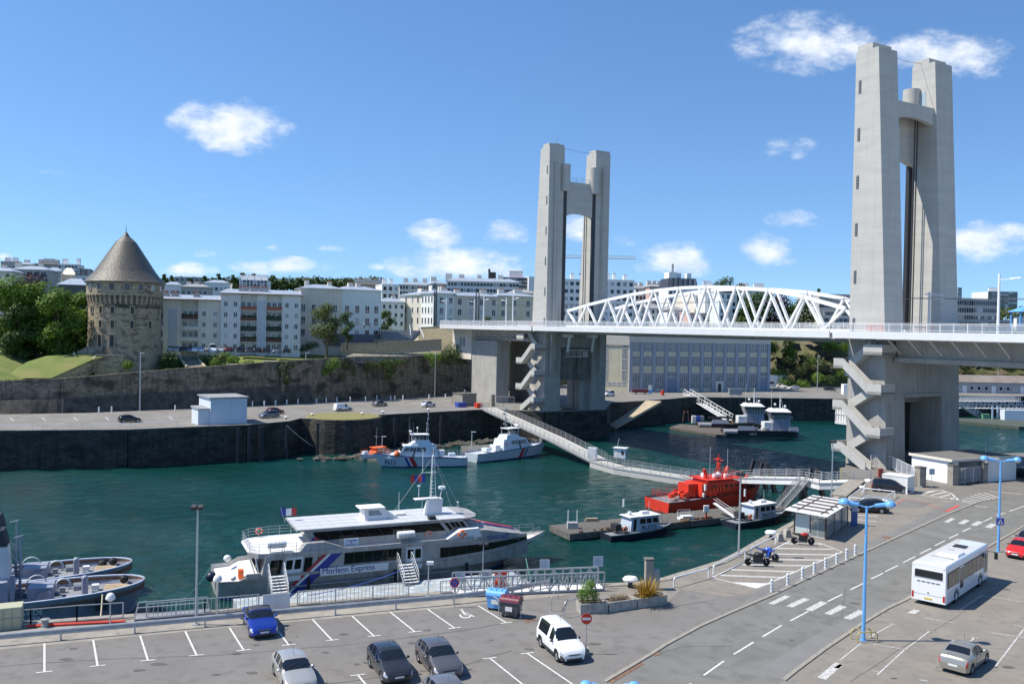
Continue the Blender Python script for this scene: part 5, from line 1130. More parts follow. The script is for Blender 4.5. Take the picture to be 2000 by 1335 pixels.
def ringbuoy(par, c, axis='Y', r=.38, name='lifebuoy'):
	MB().torus(c, r*.78, r*.22, axis, 16, 6).build(name, 'orange', par, smooth=True); o = LAST[0]
	m = MB(); c = V(c)
	for k in range(4):
		t_ = PI/4+k*PI/2; p = V((math.cos(t_), 0, math.sin(t_)))*r*.78 if axis == 'Y' else V((0, math.cos(t_), math.sin(t_)))*r*.78; m.cb(c+p, (r*.3, r*.5, r*.3) if axis == 'Y' else (r*.5,r*.3,r*.3))
	m.build('reflective_band', 'white', o); return o
def rails_obj(par, pts, h, name='guard_rail', mt='galv', sp=1.4, rails=3, r=.022):
	m = MB(); railing(m, pts, h, sp, r, rails); return m.build(name, mt, par)
# ---- the passenger ferry
a, b_ = P(452,1171,0), P(1012,1113,0); rz = yaw(a, b_)
Lf = 37.0; bow = P(1075,1046,2.9); d = V((math.cos(rz), math.sin(rz), 0)); stern = P(424,1110,2.5)
nrm = V((-d.y, d.x, 0)); Bf = 8.6
c_ = a + d*17.3 + nrm*(Bf/2*.85)
t = thing('passenger_ferry', 'large unpainted aluminium passenger ferry moored along the pontoon, bow to the right', 'ferry', (c_.x, c_.y, 0), rz)
FY = -Bf/2; t.scale = (1,1,.86)
hull(t, Lf, Bf, lambda s: 2.55+1.2*max(0,(s-.72)/.28)**1.4-(.5 if s < .06 else 0), mt='alu', deck='palegrey', full=.62, bul=.35, rake=5.2, wlc=mat('blue_antifouling', (.02,.10,.25), None, .5), stern=.8, flare=.93, mts='alu', ns=40)
# main-deck cabin
s1 = house(t, -14.6, 3.2, Bf/2-.05, 2.0, -14.2, 3.2, Bf/2-.2, 4.7, 'main_cabin', 'alu')
wing = mat('tinted_brown_glass', (.012,.010,.010), None, .07, spec=.8)
def strip_windows(q, u0, u1, v0, v1, n, name='window_band', par=None):
	o = face_panel(q, u0, u1, v0, v1, name, 'blackgloss', par, .02)
	for i in range(n):
		a_ = u0+(u1-u0)*(i+.05)/n; b__ = u0+(u1-u0)*(i+.95)/n; face_panel(q, a_, b__, v0+(v1-v0)*.07, v1-(v1-v0)*.07, 'window', wing, t, .035, .012)
q = s1['r']
strip_windows(q, .455, .80, .38, .88, 6, par=t)
face_panel(q, .035,.10,.2,.82,'window',wing,t,.03); face_panel(q, .225,.27,.24,.82,'window',wing,t,.03); face_panel(q,.30,.34,.66,.78,'window',wing,t,.03)
for (u0, u1) in ((.115,.215),(.83,.93)):
	face_panel(q, u0, u1, -.1, .92, 'door', 'palegrey', t, .03); dd = LAST[0]; w_ = (u1-u0); face_panel(q, u0+w_*.08, u0+w_*.44, .38, .78, 'door_window', wing, dd, .045); face_panel(q, u0+w_*.56, u0+w_*.92, .38, .78, 'door_window', wing, dd, .045)
# forward topsides follow the hull up to the shoulder, with one long window band
hb = lambda x: Bf/2*(1-max(0, ((x+18.5)/37-.62)/.38)**2.2)
zt = lambda x: lerpc([(0,4.7),(7.6,4.7),(8.0,5.75),(9.6,5.6),(15.6,4.05),(17,3.9)], x)
X_ = [3.2,5,6.5,7.6,8.0,8.8,9.6,10.6,11.6,12.6,13.6,14.6,15.6]
MB().loft([[(x,-hb(x)+.02,1.5),(x,-hb(x)+.06,2.6),(x-.1,-hb(x)+.22,zt(x)),(x-.3,-hb(x)*.55,zt(x)+(.02 if x < 7.9 else .35*(16-x)/8)),(x-.3,hb(x)*.55,zt(x)+(.02 if x < 7.9 else .35*(16-x)/8)),(x-.1,hb(x)-.22,zt(x)),(x,hb(x)-.06,2.6),(x,hb(x)-.02,1.5)] for x in X_]).build('bow_casing', 'alu', t, smooth=True)
W_ = [4.0+i*1.03 for i in range(12)]
for x0, x1 in zip(W_, W_[1:]):
	f = lambda x, z: V((x,-hb(x)+.06+.13*(z-2.6)/2-.03,z)); g = lambda x: (2.75+.055*(x-4), 4.0-.012*(x-4))
	for (nm_, mt_, e, o_) in (('window_band','blackgloss',0,0),('window',wing,.05,.02)):
		a, b_ = x0+e, x1-e; MB().plate([f(a,g(a)[0]+e)-V((0,o_,0)),f(b_,g(b_)[0]+e)-V((0,o_,0)),f(b_,g(b_)[1]-e)-V((0,o_,0)),f(a,g(a)[1]-e)-V((0,o_,0))],(0,.03,0)).build(nm_, mt_, t)
fq = tuple((x,-hb(x)-.12+.1*(z-4),z) for x, z in ((9.3,4.32),(13.2,4.08),(13.2,4.8),(9.3,5.1)))
# tricolour slash and name panel
for (u0, mt_) in ((.258,'ferry_red'),(.278,'white'),(.292,'ferry_blue')):
	pass
def slash(u, w_, mt_, out):
	q_ = [V((-12.6,FY+.02,.35)), V((10.2,FY+.02,.35)), V((10.2,FY+.17,4.7)), V((-12.0,FY+.17,4.7))]
	f = lambda a_, v: (q_[0]*(1-a_)+q_[1]*a_)*(1-v)+(q_[3]*(1-a_)+q_[2]*a_)*v; n_ = V((0,-1,0))
	sl = .17; MB().plate([f(u,0)+n_*out, f(u+w_,0)+n_*out, f(u+w_+sl,1.0)+n_*out, f(u+sl,1.0)+n_*out], (0,.05,0)).build('stripe', mt_, t)
fr, fb = mat('ferry_red', (.40,.03,.03), None, .5), mat('ferry_blue', (.02,.04,.27), None, .5)
slash(.0,.018,fr,.05); slash(.020,.016,M['white'],.055); slash(.038,.050,fb,.052)
hq = ((-12.6,FY,2.0),(10.2,FY,2.0),(10.2,FY+.02,2.9),(-12.6,FY+.02,2.9))
face_panel(hq, .165, .475, -.05, .95, 'name_board', 'white', t, .09); nb_ = LAST[0]
side_text(nb_, 'Morlenn Express', ((-12.6,FY-.07,2.0),(10.2,FY-.07,2.0),(10.2,FY-.07,2.9),(-12.6,FY-.07,2.9)), .172, .22, 1.0, fb, sx=.80)
MB().box(-13.5, 5, FY-.16, FY, 1.0, 1.15).build('rubbing_strake', 'alu', t)
# upper deck and cabin
MB().prism([(-15.6,-2.6),(-14.8,-3.7),(-12.6,-4.15),(8.2,-4.15),(8.2,4.15),(-12.6,4.15),(-14.8,3.7),(-15.6,2.6)], 4.7, 4.9).build('upper_deck', 'palegrey', t)
MB().prism([(-15.7,-2.65),(-14.85,-3.8),(-12.6,-4.25),(7.9,-4.25),(7.9,-4.1),(-12.6,-4.1),(-14.75,-3.65),(-15.55,-2.6)], 4.45, 4.98).build('deck_edge', 'alu', t)
s2 = house(t, -9.2, 8.6, 3.1, 4.9, -10.3, 7.0, 2.95, 7.05, 'upper_cabin', 'alu')
strip_windows(s2['r'], .045, .835, .40, .88, 10, par=t)
face_panel(s2['b'], .08, .46, .3, .85, 'window', wing, t); face_panel(s2['b'], .54, .92, .3, .85, 'window', wing, t)
for u in (.86,.895,.925,.958): face_panel(s2['r'], u, u+.026, .38, .86, 'window', wing, t)
MB().prism([(-11.0,-3.2),(7.6,-3.2),(8.6,-2.6),(9.2,-1.3),(9.2,1.3),(8.6,2.6),(7.6,3.2),(-11.0,3.2)], 7.05, 7.22).build('roof', 'alu', t); rf = LAST[0]
rfm = mat('roof_sheet', (.52,.53,.54), (.70,.70,.70), .5, metal=.2, ns=.9)
pm_ = MB().box(.03,1.27,.03,1.55,0,.02).mesh('roof_panel', rfm)
for i in range(14):
	for j in range(4): o = link('roof_panel', pm_, rf); o.location = (-10.9+i*1.3, -3.15+j*1.58, 7.221)
# wheelhouse glazing at the front of the upper cabin
face_panel(s2['f'], .06, .36, .35, .88, 'wheelhouse_window', wing, t); face_panel(s2['f'], .38, .62, .35, .88, 'wheelhouse_window', wing, t); face_panel(s2['f'], .64, .94, .35, .88, 'wheelhouse_window', wing, t)
m = MB(); m.torus((9.2,0,5.5), 1.5, .07, 'Z', 18, 5); m.build('bridge_coaming', 'alu', t)
m = MB(); m.prism([(8.9,-2.2),(10.9,-1.2),(10.9,1.2),(8.9,2.2)], 5.35, 5.5); m.build('foredeck_window', 'blackgloss', t)
m = MB(); m.plate([(8.6,.4,5.98),(14.6,.25,4.42),(14.6,1.0,4.42),(8.6,1.6,5.98)], (0,0,.1)); m.build('red_flash', fr, t); m = MB(); m.plate([(10.0,-.9,5.66),(14.6,-.4,4.42),(14.6,-.1,4.42),(10,-.3,5.66)], (0,0,.1)); m.build('blue_flash', fb, t)
side_text(t, 'TERENEZ', fq, .03, .06, .80, fb, sx=.98)
# roof gear: intake cowl, mast, aerials, box
m = MB(); m.hexa([(-3.4,-1.1,7.22),(.4,-1.1,7.22),(.4,1.1,7.22),(-3.4,1.1,7.22)], [(-3.5,-.9,8.6),(-1.4,-.9,8.6),(-1.4,.9,8.6),(-3.5,.9,8.6)]); m.box(-3.9,-1.2,-1.1,1.1,8.6,8.74); m.build('air_intake', 'palegrey', t); MB().plate([(-3.0,-1.02,7.5),(-1.3,-1.02,7.5),(-1.9,-.92,8.4),(-3.0,-.92,8.4)], (0,-.03,0)).build('intake_grille', 'steel', t)
m = MB(); m.hexa([(3.6,-.6,7.22),(5.4,-.6,7.22),(5.4,.6,7.22),(3.6,.6,7.22)], [(4.0,-.4,9.2),(5.6,-.4,9.2),(5.6,.4,9.2),(4.0,.4,9.2)]); m.box(2.4,5.2,-.5,.5,9.2,9.3); m.build('mast_base', 'palegrey', t)
m = MB()
for (x, y) in ((4.3,-.25),(4.3,.25),(4.9,0)): m.tube((x,y,9.3), (4.5+(x-4.5)*.4,y*.4,14.6), .035, n=5)
for k in range(11): z = 9.6+k*.46; f = 1-.055*k; m.tube((4.5-.2*f,-.25*f,z), (4.5-.2*f,.25*f,z), .02, n=4); m.tube((4.5-.2*f,-.25*f,z), (4.5+.4*f,0,z), .018, n=4)
m.tube((3.2,0,12.6), (5.0,0,12.6), .04); m.tube((3.3,0,12.6), (3.3,0,15.6), .035); m.tube((4.5,0,14.6), (4.5,0,15.8), .03); m.ball((4.5,0,14.7), .13, 8); m.build('lattice_mast', 'white', t)
m = MB(); m.lathe([(.4,0),(.42,.25),(.3,.34)], 12, (5.6,0,10.4)); m.tube((5.4,0,9.3), (5.6,0,10.4), .05); m.build('radar_dome', 'white', t)
m = MB(); m.tube((2.9,0,9.3), (2.9,0,10.9), .04); m.lathe([(.22,0),(.2,.1)], 8, (2.9,0,10.9)); m.tube((3.2,-.3,7.2),(3.2,-.3,9.6),.03); m.build('aerial', 'white', t)
MB().cb((.9,.5,7.36),(1.2,.7,.26)).build('roof_box','palegrey',t); m = MB(); m.tube((.8,.5,7.4),(.8,.5,10.2),.04,.02); m.build('aerial','white',t)
m = MB(); m.tube((8.0,1.2,7.22),(8.0,1.2,8.1),.03); m.ball((8.0,1.2,8.2),.12,8); m.build('light','white',t)
MB().cb((3.5,-2.7,7.4),(.8,.6,.5)).build('vent_box','dark',t)
m = MB(); m.tube((4.2,0,14.2),(-.2,.2,7.3),.015,n=4); m.tube((4.7,0,14.2),(7.5,1.8,7.3),.015,n=4); m.tube((4.7,0,14.2),(7.5,-1.8,7.3),.015,n=4); m.build('rigging','galv',t)
# railings round the upper deck
rails_obj(t, [(-8.4,-4.1,4.95),(-12.6,-4.1,4.95),(-14.75,-3.6,4.95),(-15.5,-2.6,4.95),(-15.5,2.6,4.95),(-14.75,3.6,4.95),(-12.6,4.1,4.95),(-9,4.1,4.95)], 1.1, rails=3)
rails_obj(t, [(-6.8,-4.1,4.95),(4.6,-4.1,4.95)], 1.1, rails=5, sp=1.9); rails_obj(t, [(10.2,4,3.1),(14.6,2.6,3.5),(17.5,.9,3.9)], .7, rails=2); rails_obj(t, [(11.8,-3.1,3.3),(15.2,-2.0,3.6),(17.6,-.6,3.9)], .7, rails=2)
m = MB(); m.hexa([(4.7,-4.15,4.9),(8.9,-4.0,4.9),(8.9,-3.0,4.9),(4.7,-3.0,4.9)], [(6.4,-4.1,6.0),(8.6,-3.9,6.0),(8.6,-3.0,6.0),(6.4,-3.0,6.0)]); m.build('bridge_wing', 'palegrey', t); ringbuoy(t, (6.5,-4.18,5.45), r=.5); ringbuoy(t, (3.0,-3.15,5.6), r=.42); ringbuoy(t, (-13.6,3.9,5.6), r=.42)
m = MB(); m.hexa([(-10.9,-4.2,4.9),(-6.0,-4.2,4.9),(-6.0,-3.1,4.9),(-10.9,-3.1,4.9)], [(-10.2,-4.1,5.85),(-8.3,-4.1,5.85),(-8.3,-3.1,5.85),(-10.2,-3.1,5.85)]); m.build('air_scoop', 'alu', t)
for (x, y) in ((-13.0,-3.3),(.3,-3.65)):
	m = MB(); m.T = Matrix.Translation((x, y, 5.85)) @ Matrix.Rotation(PI/2,4,'Y'); m.lathe([(.01,-.95),(.42,-.92),(.45,-.8),(.45,.8),(.42,.92),(.01,.95)], 14); m.build('liferaft', 'white', t, smooth=True); o = LAST[0]
	m = MB(); [m.torus((x+k,y,5.85), .46, .02, 'X', 14, 4) for k in (-.6,-.2,.2,.6)]; m.build('liferaft_strap', 'galv', o); m = MB(); [m.bar((x+k,y-.3,4.95),(x+k,y-.3,5.5),.05) for k in (-.7,.7)]; m.bar((x-.8,y,5.4),(x+.8,y,5.4),.08); m.build('liferaft_cradle', 'galv', o)
# sign on the rail
m = MB(); m.box(-6.4,-4.9,-4.2,-4.14,5.2,6.05); m.build('rail_sign', mat('sign_bluewhite', (.62,.68,.76), None, .5), t); sg_ = LAST[0]
text('lettering', 'Tourville', .28, frame3((-6.15,-4.215,5.74),(1,0,0),(0,0,1)), fb, sg_, .004); text('lettering', 'de Lanvéoc', .25, frame3((-6.28,-4.215,5.27),(1,0,0),(0,0,1)), fb, sg_, .004); MB().box(-5.72,-5.6,-4.225,-4.2,5.52,5.7).build('emblem', fr, sg_)
# company emblem beside the upper windows
m = MB(); m.box(-9.45,-8.85,-3.2,-3.12,5.75,6.2); m.build('emblem', fb, t); m = MB(); m.box(-9.3,-8.85,-3.22,-3.2,5.95,6.2); m.box(-9.15,-9.0,-3.22,-3.2,5.75,5.95); m.build('emblem', fr, t)
# slanted stern screens, fenders, stern bulwark
for y in (-2.9, 0.2): m = MB(); m.plate([(-14.65,y,2.3),(-14.65,y+2.6,2.3),(-15.5,y+2.6,4.5),(-15.5,y,4.5)], (.06,0,.03)); m.build('stern_screen', 'glass2', t)
m = MB(); m.bar((-15.0,-3.6,2.3),(-15.6,-3.2,4.5),.1); m.bar((-14.7,-3.9,2.3),(-15.1,-3.7,4.5),.1); m.build('stern_frame', 'white', t)
m = MB(); m.ball((0,0,0),.5,14,sz=1.15); m.build('fender', mat('navy_fender',(.012,.018,.05),None,.4), t, smooth=True); LAST[0].location = (-18.9,-.6,1.9)
m = MB(); m.ball((-17.0,2.4,3.0),.4,12); m.build('fender','white',t,smooth=True); m = MB(); m.ball((-17.2,-4.0,2.6),.3,12); m.build('fender','white',t,smooth=True)
m = MB(); m.box(-16,-14.6,-4.2,-4.0,2.2,2.9); m.build('stern_bulwark','alu',t)
for y in (-2.0,): m = MB(); m.cb((-16.3,-2.4,2.5),(.5,.7,1.0)); m.build('orange_locker','orange',t)
m = MB(); [m.box(x-.12,x+.12,FY-.25,FY-.02,.5,1.9) for x in (-10,-1,7)]; m.build('fender_strip','black',t)
# flags
def flag(par, base, h, cols, w_, hh, tilt=(0,0), mtp='galv', dirv=(1,0,0), vert=True, staff=True):
	base = V(base); top = base+V((tilt[0],tilt[1],h))
	if staff: m = MB(); m.tube(base, top, .03, n=5); m.build('flagstaff', mtp, par)
	dv = V(dirv).normalized(); n = len(cols)
	for i, c_ in enumerate(cols):
		m = MB(); k = 4; vs = []
		for j in range(k+1):
			f = (i+j/k)/n if vert else j/k
			for g in ((0,1) if vert else (i/n,(i+1)/n)):
				p = top+dv*w_*f-V((0,0,1))*(hh*g+.06*math.sin(f*5+g)+.22*f*hh)+V((-dv.y,dv.x,0))*.10*math.sin(f*7+1); vs.append(p)
		for (aa) in range(k): m.add([vs[2*aa],vs[2*aa+1],vs[2*aa+3],vs[2*aa+2]],[(0,1,2,3)])
		m.build('flag_stripe', c_, par, fix=False)
flag(t, (-11.3,1.6,7.0), 1.9, [fb,M['white'],fr], 1.7, .95, (-.5,0))
flag(t, (2.4,0,9.4), 3.0, [fb,fr,fb,fr], 1.6, .95, (1.2,0), dirv=(-1,.3,0), staff=False)
# boarding steps on the pontoon (two)
def steps(label, px, py, n=7, w_=1.5):
	p = P(px, py, 1.0); t = thing('boarding_steps', label, 'steps', (p.x, p.y, 1.0), rz)
	sm = MB().box(-w_/2,w_/2,0,.32,-.05,.02).mesh('tread','palegrey')
	for i in range(n): o = link('tread', sm, t); o.location = (0, i*.3, .25+i*.22)
	m = MB(); [m.bar((s*w_/2,0,.15),(s*w_/2,n*.3,.15+n*.22),.06,.2) for s in (-1,1)]; [m.bar((s*w_/2,n*.3,0),(s*w_/2,n*.3,n*.22),.06) for s in (-1,1)]; m.build('stringer','galv',t)
	m = MB(); [m.path([(s*w_/2,-.2,.3),(s*w_/2,-.1,1.3),(s*w_/2,n*.3,1.2+n*.22),(s*w_/2,n*.3+.3,1.2+n*.22),(s*w_/2,n*.3+.3,.2+n*.22)],.03) for s in (-1,1)]; [m.tube((s*w_/2,-.1,.8),(s*w_/2,n*.3,.7+n*.22),.02) for s in (-1,1)]; m.build('handrail','white',t); return t
steps('aluminium boarding steps at the stern door of the ferry', 547, 1168); steps('aluminium boarding steps at the midship door of the ferry', 803, 1142)
# pontoon beside the ferry
a, b_ = P(455,1176,.6), P(1000,1122,.6); m = MB(); dn = V((d.y,-d.x,0)); a0, b0 = a+dn*.15, b_+dn*.15; a1, b1 = a0+dn*5.2, b0+dn*5.2
m.prism([xy(a1),xy(b1),xy(b0),xy(a0)], -.6, 1.0); pt = m.build('floating_pontoon', mat('blue_worn_deck', (.27,.34,.40), (.38,.37,.33), .8, ns=1.6, c3=(.50,.55,.58), s3=1.1)); tag(pt, 'blue-white worn floating pontoon between the ferry and the quay wall', 'pontoon')
def px_fence(name, label, pts, z, h, **k): return mesh_fence(name, label, [P(x,y,z) for x,y in pts], h, **k)
# ---- generic harbour craft
def patrol(label, st, bw, text_, flip, wlY=0, extra=None):
	p, q_ = P(*st, 0), P(*bw, 0); L_ = (q_-p).length; rz = yaw(p, q_); side = 1 if not flip else -1     # st is the stern, bw the bow at the visible waterline
	dd = (q_-p).normalized(); nn = V((-dd.y, dd.x, 0)); B = 4.6
	if nn.y < 0: nn = -nn
	c_ = (p+q_)/2+nn*B/2*.85; t = thing('patrol_boat', label, 'patrol boat', (c_.x, c_.y, 0), rz); t.scale = (1,1,1.14)
	hull(t, L_+1.6, B, lambda s: 1.5+.75*s**1.5, mt='hullgrey', deck='boatwhite', full=.5, bul=.15, rake=1.6, wlc='navy', flare=.86, stern=.92, mts='navy')
	yv = -B/2 if dd.x > 0 else B/2                       # the side the camera sees
	sx = 1 if dd.x > 0 else -1
	c1_ = house(t, -3.3, 4.6, 1.75, 1.7, -2.9, 3.2, 1.5, 3.6, 'cabin'); c2_ = house(t, -2.2, 2.2, 1.45, 3.6, -1.8, 1.0, 1.2, 4.3, 'flying_bridge');
	MB().frust(3.6,6.4,1.5,1.6,3.0,4.6,1.2,2.4).build('trunk', 'boatwhite', t)
	k = 'r' if yv < 0 else 'l'; g = (lambda u: u) if yv < 0 else (lambda u: 1-u)
	for u0, u1 in ((.32,.44),(.46,.58),(.66,.78),(.80,.93)): a_, b__ = sorted((g(u0), g(u1))); face_panel(c1_[k], a_, b__, .48, .84, 'window', 'glass', t)
	for u0, u1 in ((.05,.48),(.52,.95)): face_panel(c1_['f'], u0, u1, .5, .92, 'windscreen', 'glass', t)
	a_, b__ = sorted((g(.6), g(.65))); face_panel(c1_[k], a_, b__, .02, .84, 'door', 'dark', t)
	m = MB(); m.box(-1.6,1.9,-1.3,1.3,5.35,5.45); [m.tube((x,y,4.1),(x,y,5.35),.04) for x in (-1.4,1.5) for y in (-1,1)]; m.build('hardtop','white',t)
	m = MB(); m.tube((-1.2,0,5.4),(-1.6,0,9.4),.10,.04,6); [m.tube((-1.3-.08*i,-.7+.1*i,6.1+i*.9),(-1.3-.08*i,.7-.1*i,6.1+i*.9),.04,n=5) for i in range(4)]; [m.cb((-1.3-.08*i,.4*(-1)**i,6.25+i*.9),(.3,.3,.3)) for i in range(4)]; m.build('mast','steel',t)
	m = MB(); m.cb((1.9,0,5.9),(.4,1.4,.22)); m.tube((1.7,0,5.4),(1.8,0,5.9),.1); m.ball((.6,.3,6.5),.2,8); m.tube((.6,.3,5.4),(.6,.3,6.4),.03); m.build('radar','white',t)
	m = MB(); [m.tube((x,y,4.2),(x,y,7.4),.025,.01,4) for x, y in ((-1.4,1.2),(1.2,-1.2),(2.2,1.0))]; m.build('aerial','galv',t)
	rails_obj(t, [(-.9,-1.2,4.1),(.9,-1.2,4.1),(.9,1.2,4.1)], .7, sp=.9, rails=2, mt='white')
	n_ = L_/2; rails_obj(t, [(1.5,yv*.88,1.9),(n_*.75,yv*.62,2.2),(n_*.98,0,2.4)], .8, sp=1.2, rails=2, mt='white'); rails_obj(t, [(-n_,yv*.8,1.55),(-n_,-yv*.8,1.55)], .9, sp=1, rails=2, mt='galv'); rails_obj(t, [(-n_*.95,-yv*.85,1.55),(-2,-yv*.85,1.55)], .9, sp=1, rails=3, mt='galv')
	m = MB(); m.cb((-4.2,-.5,2.1),(1.3,1.2,1.0)); m.build('liferaft_box','white',t); m = MB(); m.T = Matrix.Translation((-3.9,.9,2.2)) @ Matrix.Rotation(PI/2,4,'X'); m.lathe([(.01,-.6),(.35,-.55),(.35,.55),(.01,.6)],12); m.build('liferaft','white',t); m = MB(); m.cb((-6.2,.3,1.9),(1.2,1.6,.5)); m.build('deck_locker','boatwhite',t)
	ringbuoy(t, (-2.35,yv*.72,2.7), 'Y', .3)
	# bands in blue, white and red slanting across the bow, number
	fbz = MB()
	for x0, w_, mt_ in ((2.75,.55,'navy'),(2.5,.25,'white'),(1.6,.9,'red')):
		y = yv*1.0; z0, z1 = .22, 1.72; m = MB(); yy = lambda x, z: yv*(.86+.14*z/1.8)*(1-max(0,((x+L_/2)/(L_+1.6)-.5)/.5)**2.2)+math.copysign(.05, yv)
		m.plate([(x0-.9,yy(x0-.9,z0),z0),(x0+w_-.9,yy(x0+w_-.9,z0),z0),(x0+w_,yy(x0+w_,z1),z1),(x0,yy(x0,z1),z1)], (0,-math.copysign(.06,yv),0)); m.build('stripe', {'navy':fb,'red':fr,'white':M['white']}[mt_], t)
	if text_:
		y = yv*.93-.0; x = 7.0 if sx < 0 else 4.2
		text('lettering', text_, 1.05, frame3((x,yv*.76+math.copysign(.42,yv),.62),(sx,math.copysign(.16,yv),0),(0,math.copysign(.14,yv),1)), 'navy', t, .01, bold=.02)
	if extra:
		m = MB(); m.ball((4.6,yv*.72,2.3),.55,12); m.build('buoy','orange',t,smooth=True)
	return t
patrol('white and blue patrol boat P615 with red-white-blue bands and an orange buoy', (905,911), (738,914), 'P615', True, extra=True)
patrol('second patrol boat with coloured bands moored under the gangway, bow to the right', (938,903), (1072,888), '', False)
# the orange launch beyond P615
p, q_ = P(765,893,0), P(706,900,0); t = thing('orange_launch', 'small orange-topped launch moored beyond the bow of P615', 'boat', (*((p+q_)/2).xy, 0), yaw(p, q_))
hull(t, 8.5, 2.8, lambda s: 1.0+.4*s, mt='boatwhite', deck='orange', bul=.2, rake=.8, ns=14, mts='white'); house(t,-1.6,1.2,1.0,1.0,-1.4,.7,.8,2.4,'cabin','orange'); m = MB(); m.box(-1.8,1.2,-1.0,1.0,2.4,2.5); m.build('roof','orange',t); m = MB(); m.tube((.2,0,2.5),(.2,0,6.4),.06,.03,5); m.tube((.2,-.6,4.6),(.2,.6,4.6),.03); m.build('mast','galv',t); ringbuoy(t,(2.2,.7,1.7),'X',.4)
rails_obj(t, [(1.5,-1.1,1.2),(3.6,-.6,1.4)], .8, rails=2, mt='orange'); rails_obj(t, [(-4,-1.1,1.0),(-2,-1.2,1.0)], .8, rails=2, mt='orange'); m = MB(); m.cb((3.0,0,1.6),(1,.9,.6)); m.build('locker','boatwhite',t)
# tall lamps standing on pontoons by the patrol boats
# ---- pilot boats
def pilot(label, st, bw):
	p, q_ = P(*st, 0), P(*bw, 0); L_ = (q_-p).length+.6; dd = (q_-p).normalized(); nn = V((-dd.y, dd.x, 0)); B = 3.3; c_ = (p+q_)/2+nn*B/2*.8; t = thing('pilot_boat', label, 'pilot boat', (c_.x,c_.y,0), yaw(p,q_))
	dk = mat('dark_blue_hull', (.012,.018,.035), None, .45)
	hull(t, L_, B, lambda s: .85+.45*s**2, mt=dk, deck='deckgrey', full=.55, bul=.2, rake=.7, wlc=dk, flare=.9, stern=.9, mts='steel')
	c1_ = house(t, -2.3, 2.7, 1.25, .85, -1.9, 2.4, 1.05, 2.75, 'cabin', 'hullgrey')
	MB().box(-2.3, 2.75, -1.2, 1.2, 2.75, 2.87).build('roof', 'white', t)
	for u0, u1 in ((.30,.50),(.54,.72),(.77,.95)): face_panel(c1_['r'], u0, u1, .55, .88, 'window', 'glass', t)
	face_panel(c1_['r'], .08, .17, .1, .9, 'door', 'glass', t); [face_panel(c1_['f'], u, u+.42, .5, .92, 'windscreen', 'glass', t) for u in (.05,.53)]
	side_text(t, 'PILOTE', c1_['r'], .36, .12, .8, 'dark', sx=1.0)
	m = MB(); m.frust(.2,1.5,.35,2.87,.3,1.4,.3,3.25); m.build('air_conditioner','white',t); m = MB(); m.lathe([(.28,0),(.3,.3),(.2,.36)],12,(-1.4,.2,3.0)); m.tube((-1.4,.2,2.87),(-1.4,.2,3.0),.2); m.build('radar','white',t)
	m = MB(); m.tube((-2.0,.6,2.87),(-2.0,.6,6.2),.04,.02,5); m.build('mast','dark',t); m = MB(); m.tube((-2.1,.6,3.9),(-2.1,.6,4.9),.14,.14,8); m.build('radar_reflector','white',t); m = MB(); m.tube((2.3,.9,2.87),(2.3,.9,4.4),.02,n=4); m.build('aerial','white',t)
	m = MB(); railing(m, [(-4.2,-1.4,.9),(-2.6,-1.5,.9)], .9, .8, .02, 3); m.cb((-3.4,.4,1.4),(.9,1.2,.9)); m.cb((-2.9,-.7,1.2),(.6,.7,.6)); m.build('engine_box','dark',t); ringbuoy(t,(-3.3,-1.5,1.5),'Y',.4)
	rails_obj(t, [(2.9,-1.3,1.2),(4.3,-.6,1.4),(4.9,0,1.4)], .8, rails=2, sp=.8); rails_obj(t, [(2.9,1.3,1.2),(4.3,.6,1.4)], .8, rails=2, sp=.8); m = MB(); m.torus((0,0,0),1,.1);
	return t
pilot('grey pilot boat with a white roof moored on the left of the pontoon', (1196,1058), (1320,1043))
pl2 = pilot('grey pilot boat with a red buoy on its bow moored behind the thin lamp pole', (1440,1033), (1545,1016)); m = MB(); m.ball((3.6,0,1.7),.3,10); m.build('buoy','red',pl2,smooth=True)
# ---- the red fireboat
p, q_ = P(1280,1007,0), P(1505,984,0); L_ = 24.0; dd = (q_-p).normalized(); nn = V((-dd.y,dd.x,0)); p0 = P(1268,999,0); p1 = P(1381,1013,0)
c_ = P(1313,1004,0); rzz = yaw(P(1313,1004,0), P(1470,988,0)); dd = V((math.cos(rzz), math.sin(rzz), 0)); nn = V((-dd.y,dd.x,0)); B = 6.2; c_ = c_+dd*10.2+nn*(B/2+.3)
t = thing('fireboat', 'bright red harbour fireboat with a tall red mast, lying beyond the pilot pontoon', 'boat', (c_.x,c_.y,0), rzz)
hull(t, 21, B, lambda s: 1.6+1.3*s**1.6, mt='red', deck='deckgrey', full=.5, bul=.25, rake=1.6, wlc='rust', flare=.92, stern=.97, mts='dark')
c1_ = house(t, -3.6, 4.8, 2.1, 1.9, -3.4, 4.2, 1.95, 3.8, 'deckhouse', 'red'); c2_ = house(t, -2.2, 3.6, 1.95, 3.8, -2.0, 2.6, 1.7, 4.3, 'upper_house', 'red'); MB().box(-5.2,-3.4,-.9,1.6,1.8,3.7).build('stair_house','red',t); MB().box(-2.6,4.6,-2.3,2.3,4.28,4.36).build('bridge_deck','red',t)
for u in (.28,.60,.72,.84): face_panel(c1_['r'], u, u+.07, .58, .82, 'window', 'glass', t)
for u in (.06,.38,.70): face_panel(c1_['f'], u, u+.24, .55, .85, 'window', 'glass', t)
for (x, y) in ((-1.6,-.6),(3.4,.4)): m = MB(); m.tube((x,y,4.3),(x,y,4.9),.35,.3,10); m.tube((x,y,5.0),(x+.9*(1 if x>0 else -1)*.4,y,5.8),.3,.24,8); m.build('water_cannon','red',t)
m = MB()
for s in (-1,1): m.tube((1.2,s*.6,4.3),(1.4,s*.15,6.4),.07); m.tube((1.9,s*.6,4.3),(1.5,s*.15,6.4),.07)
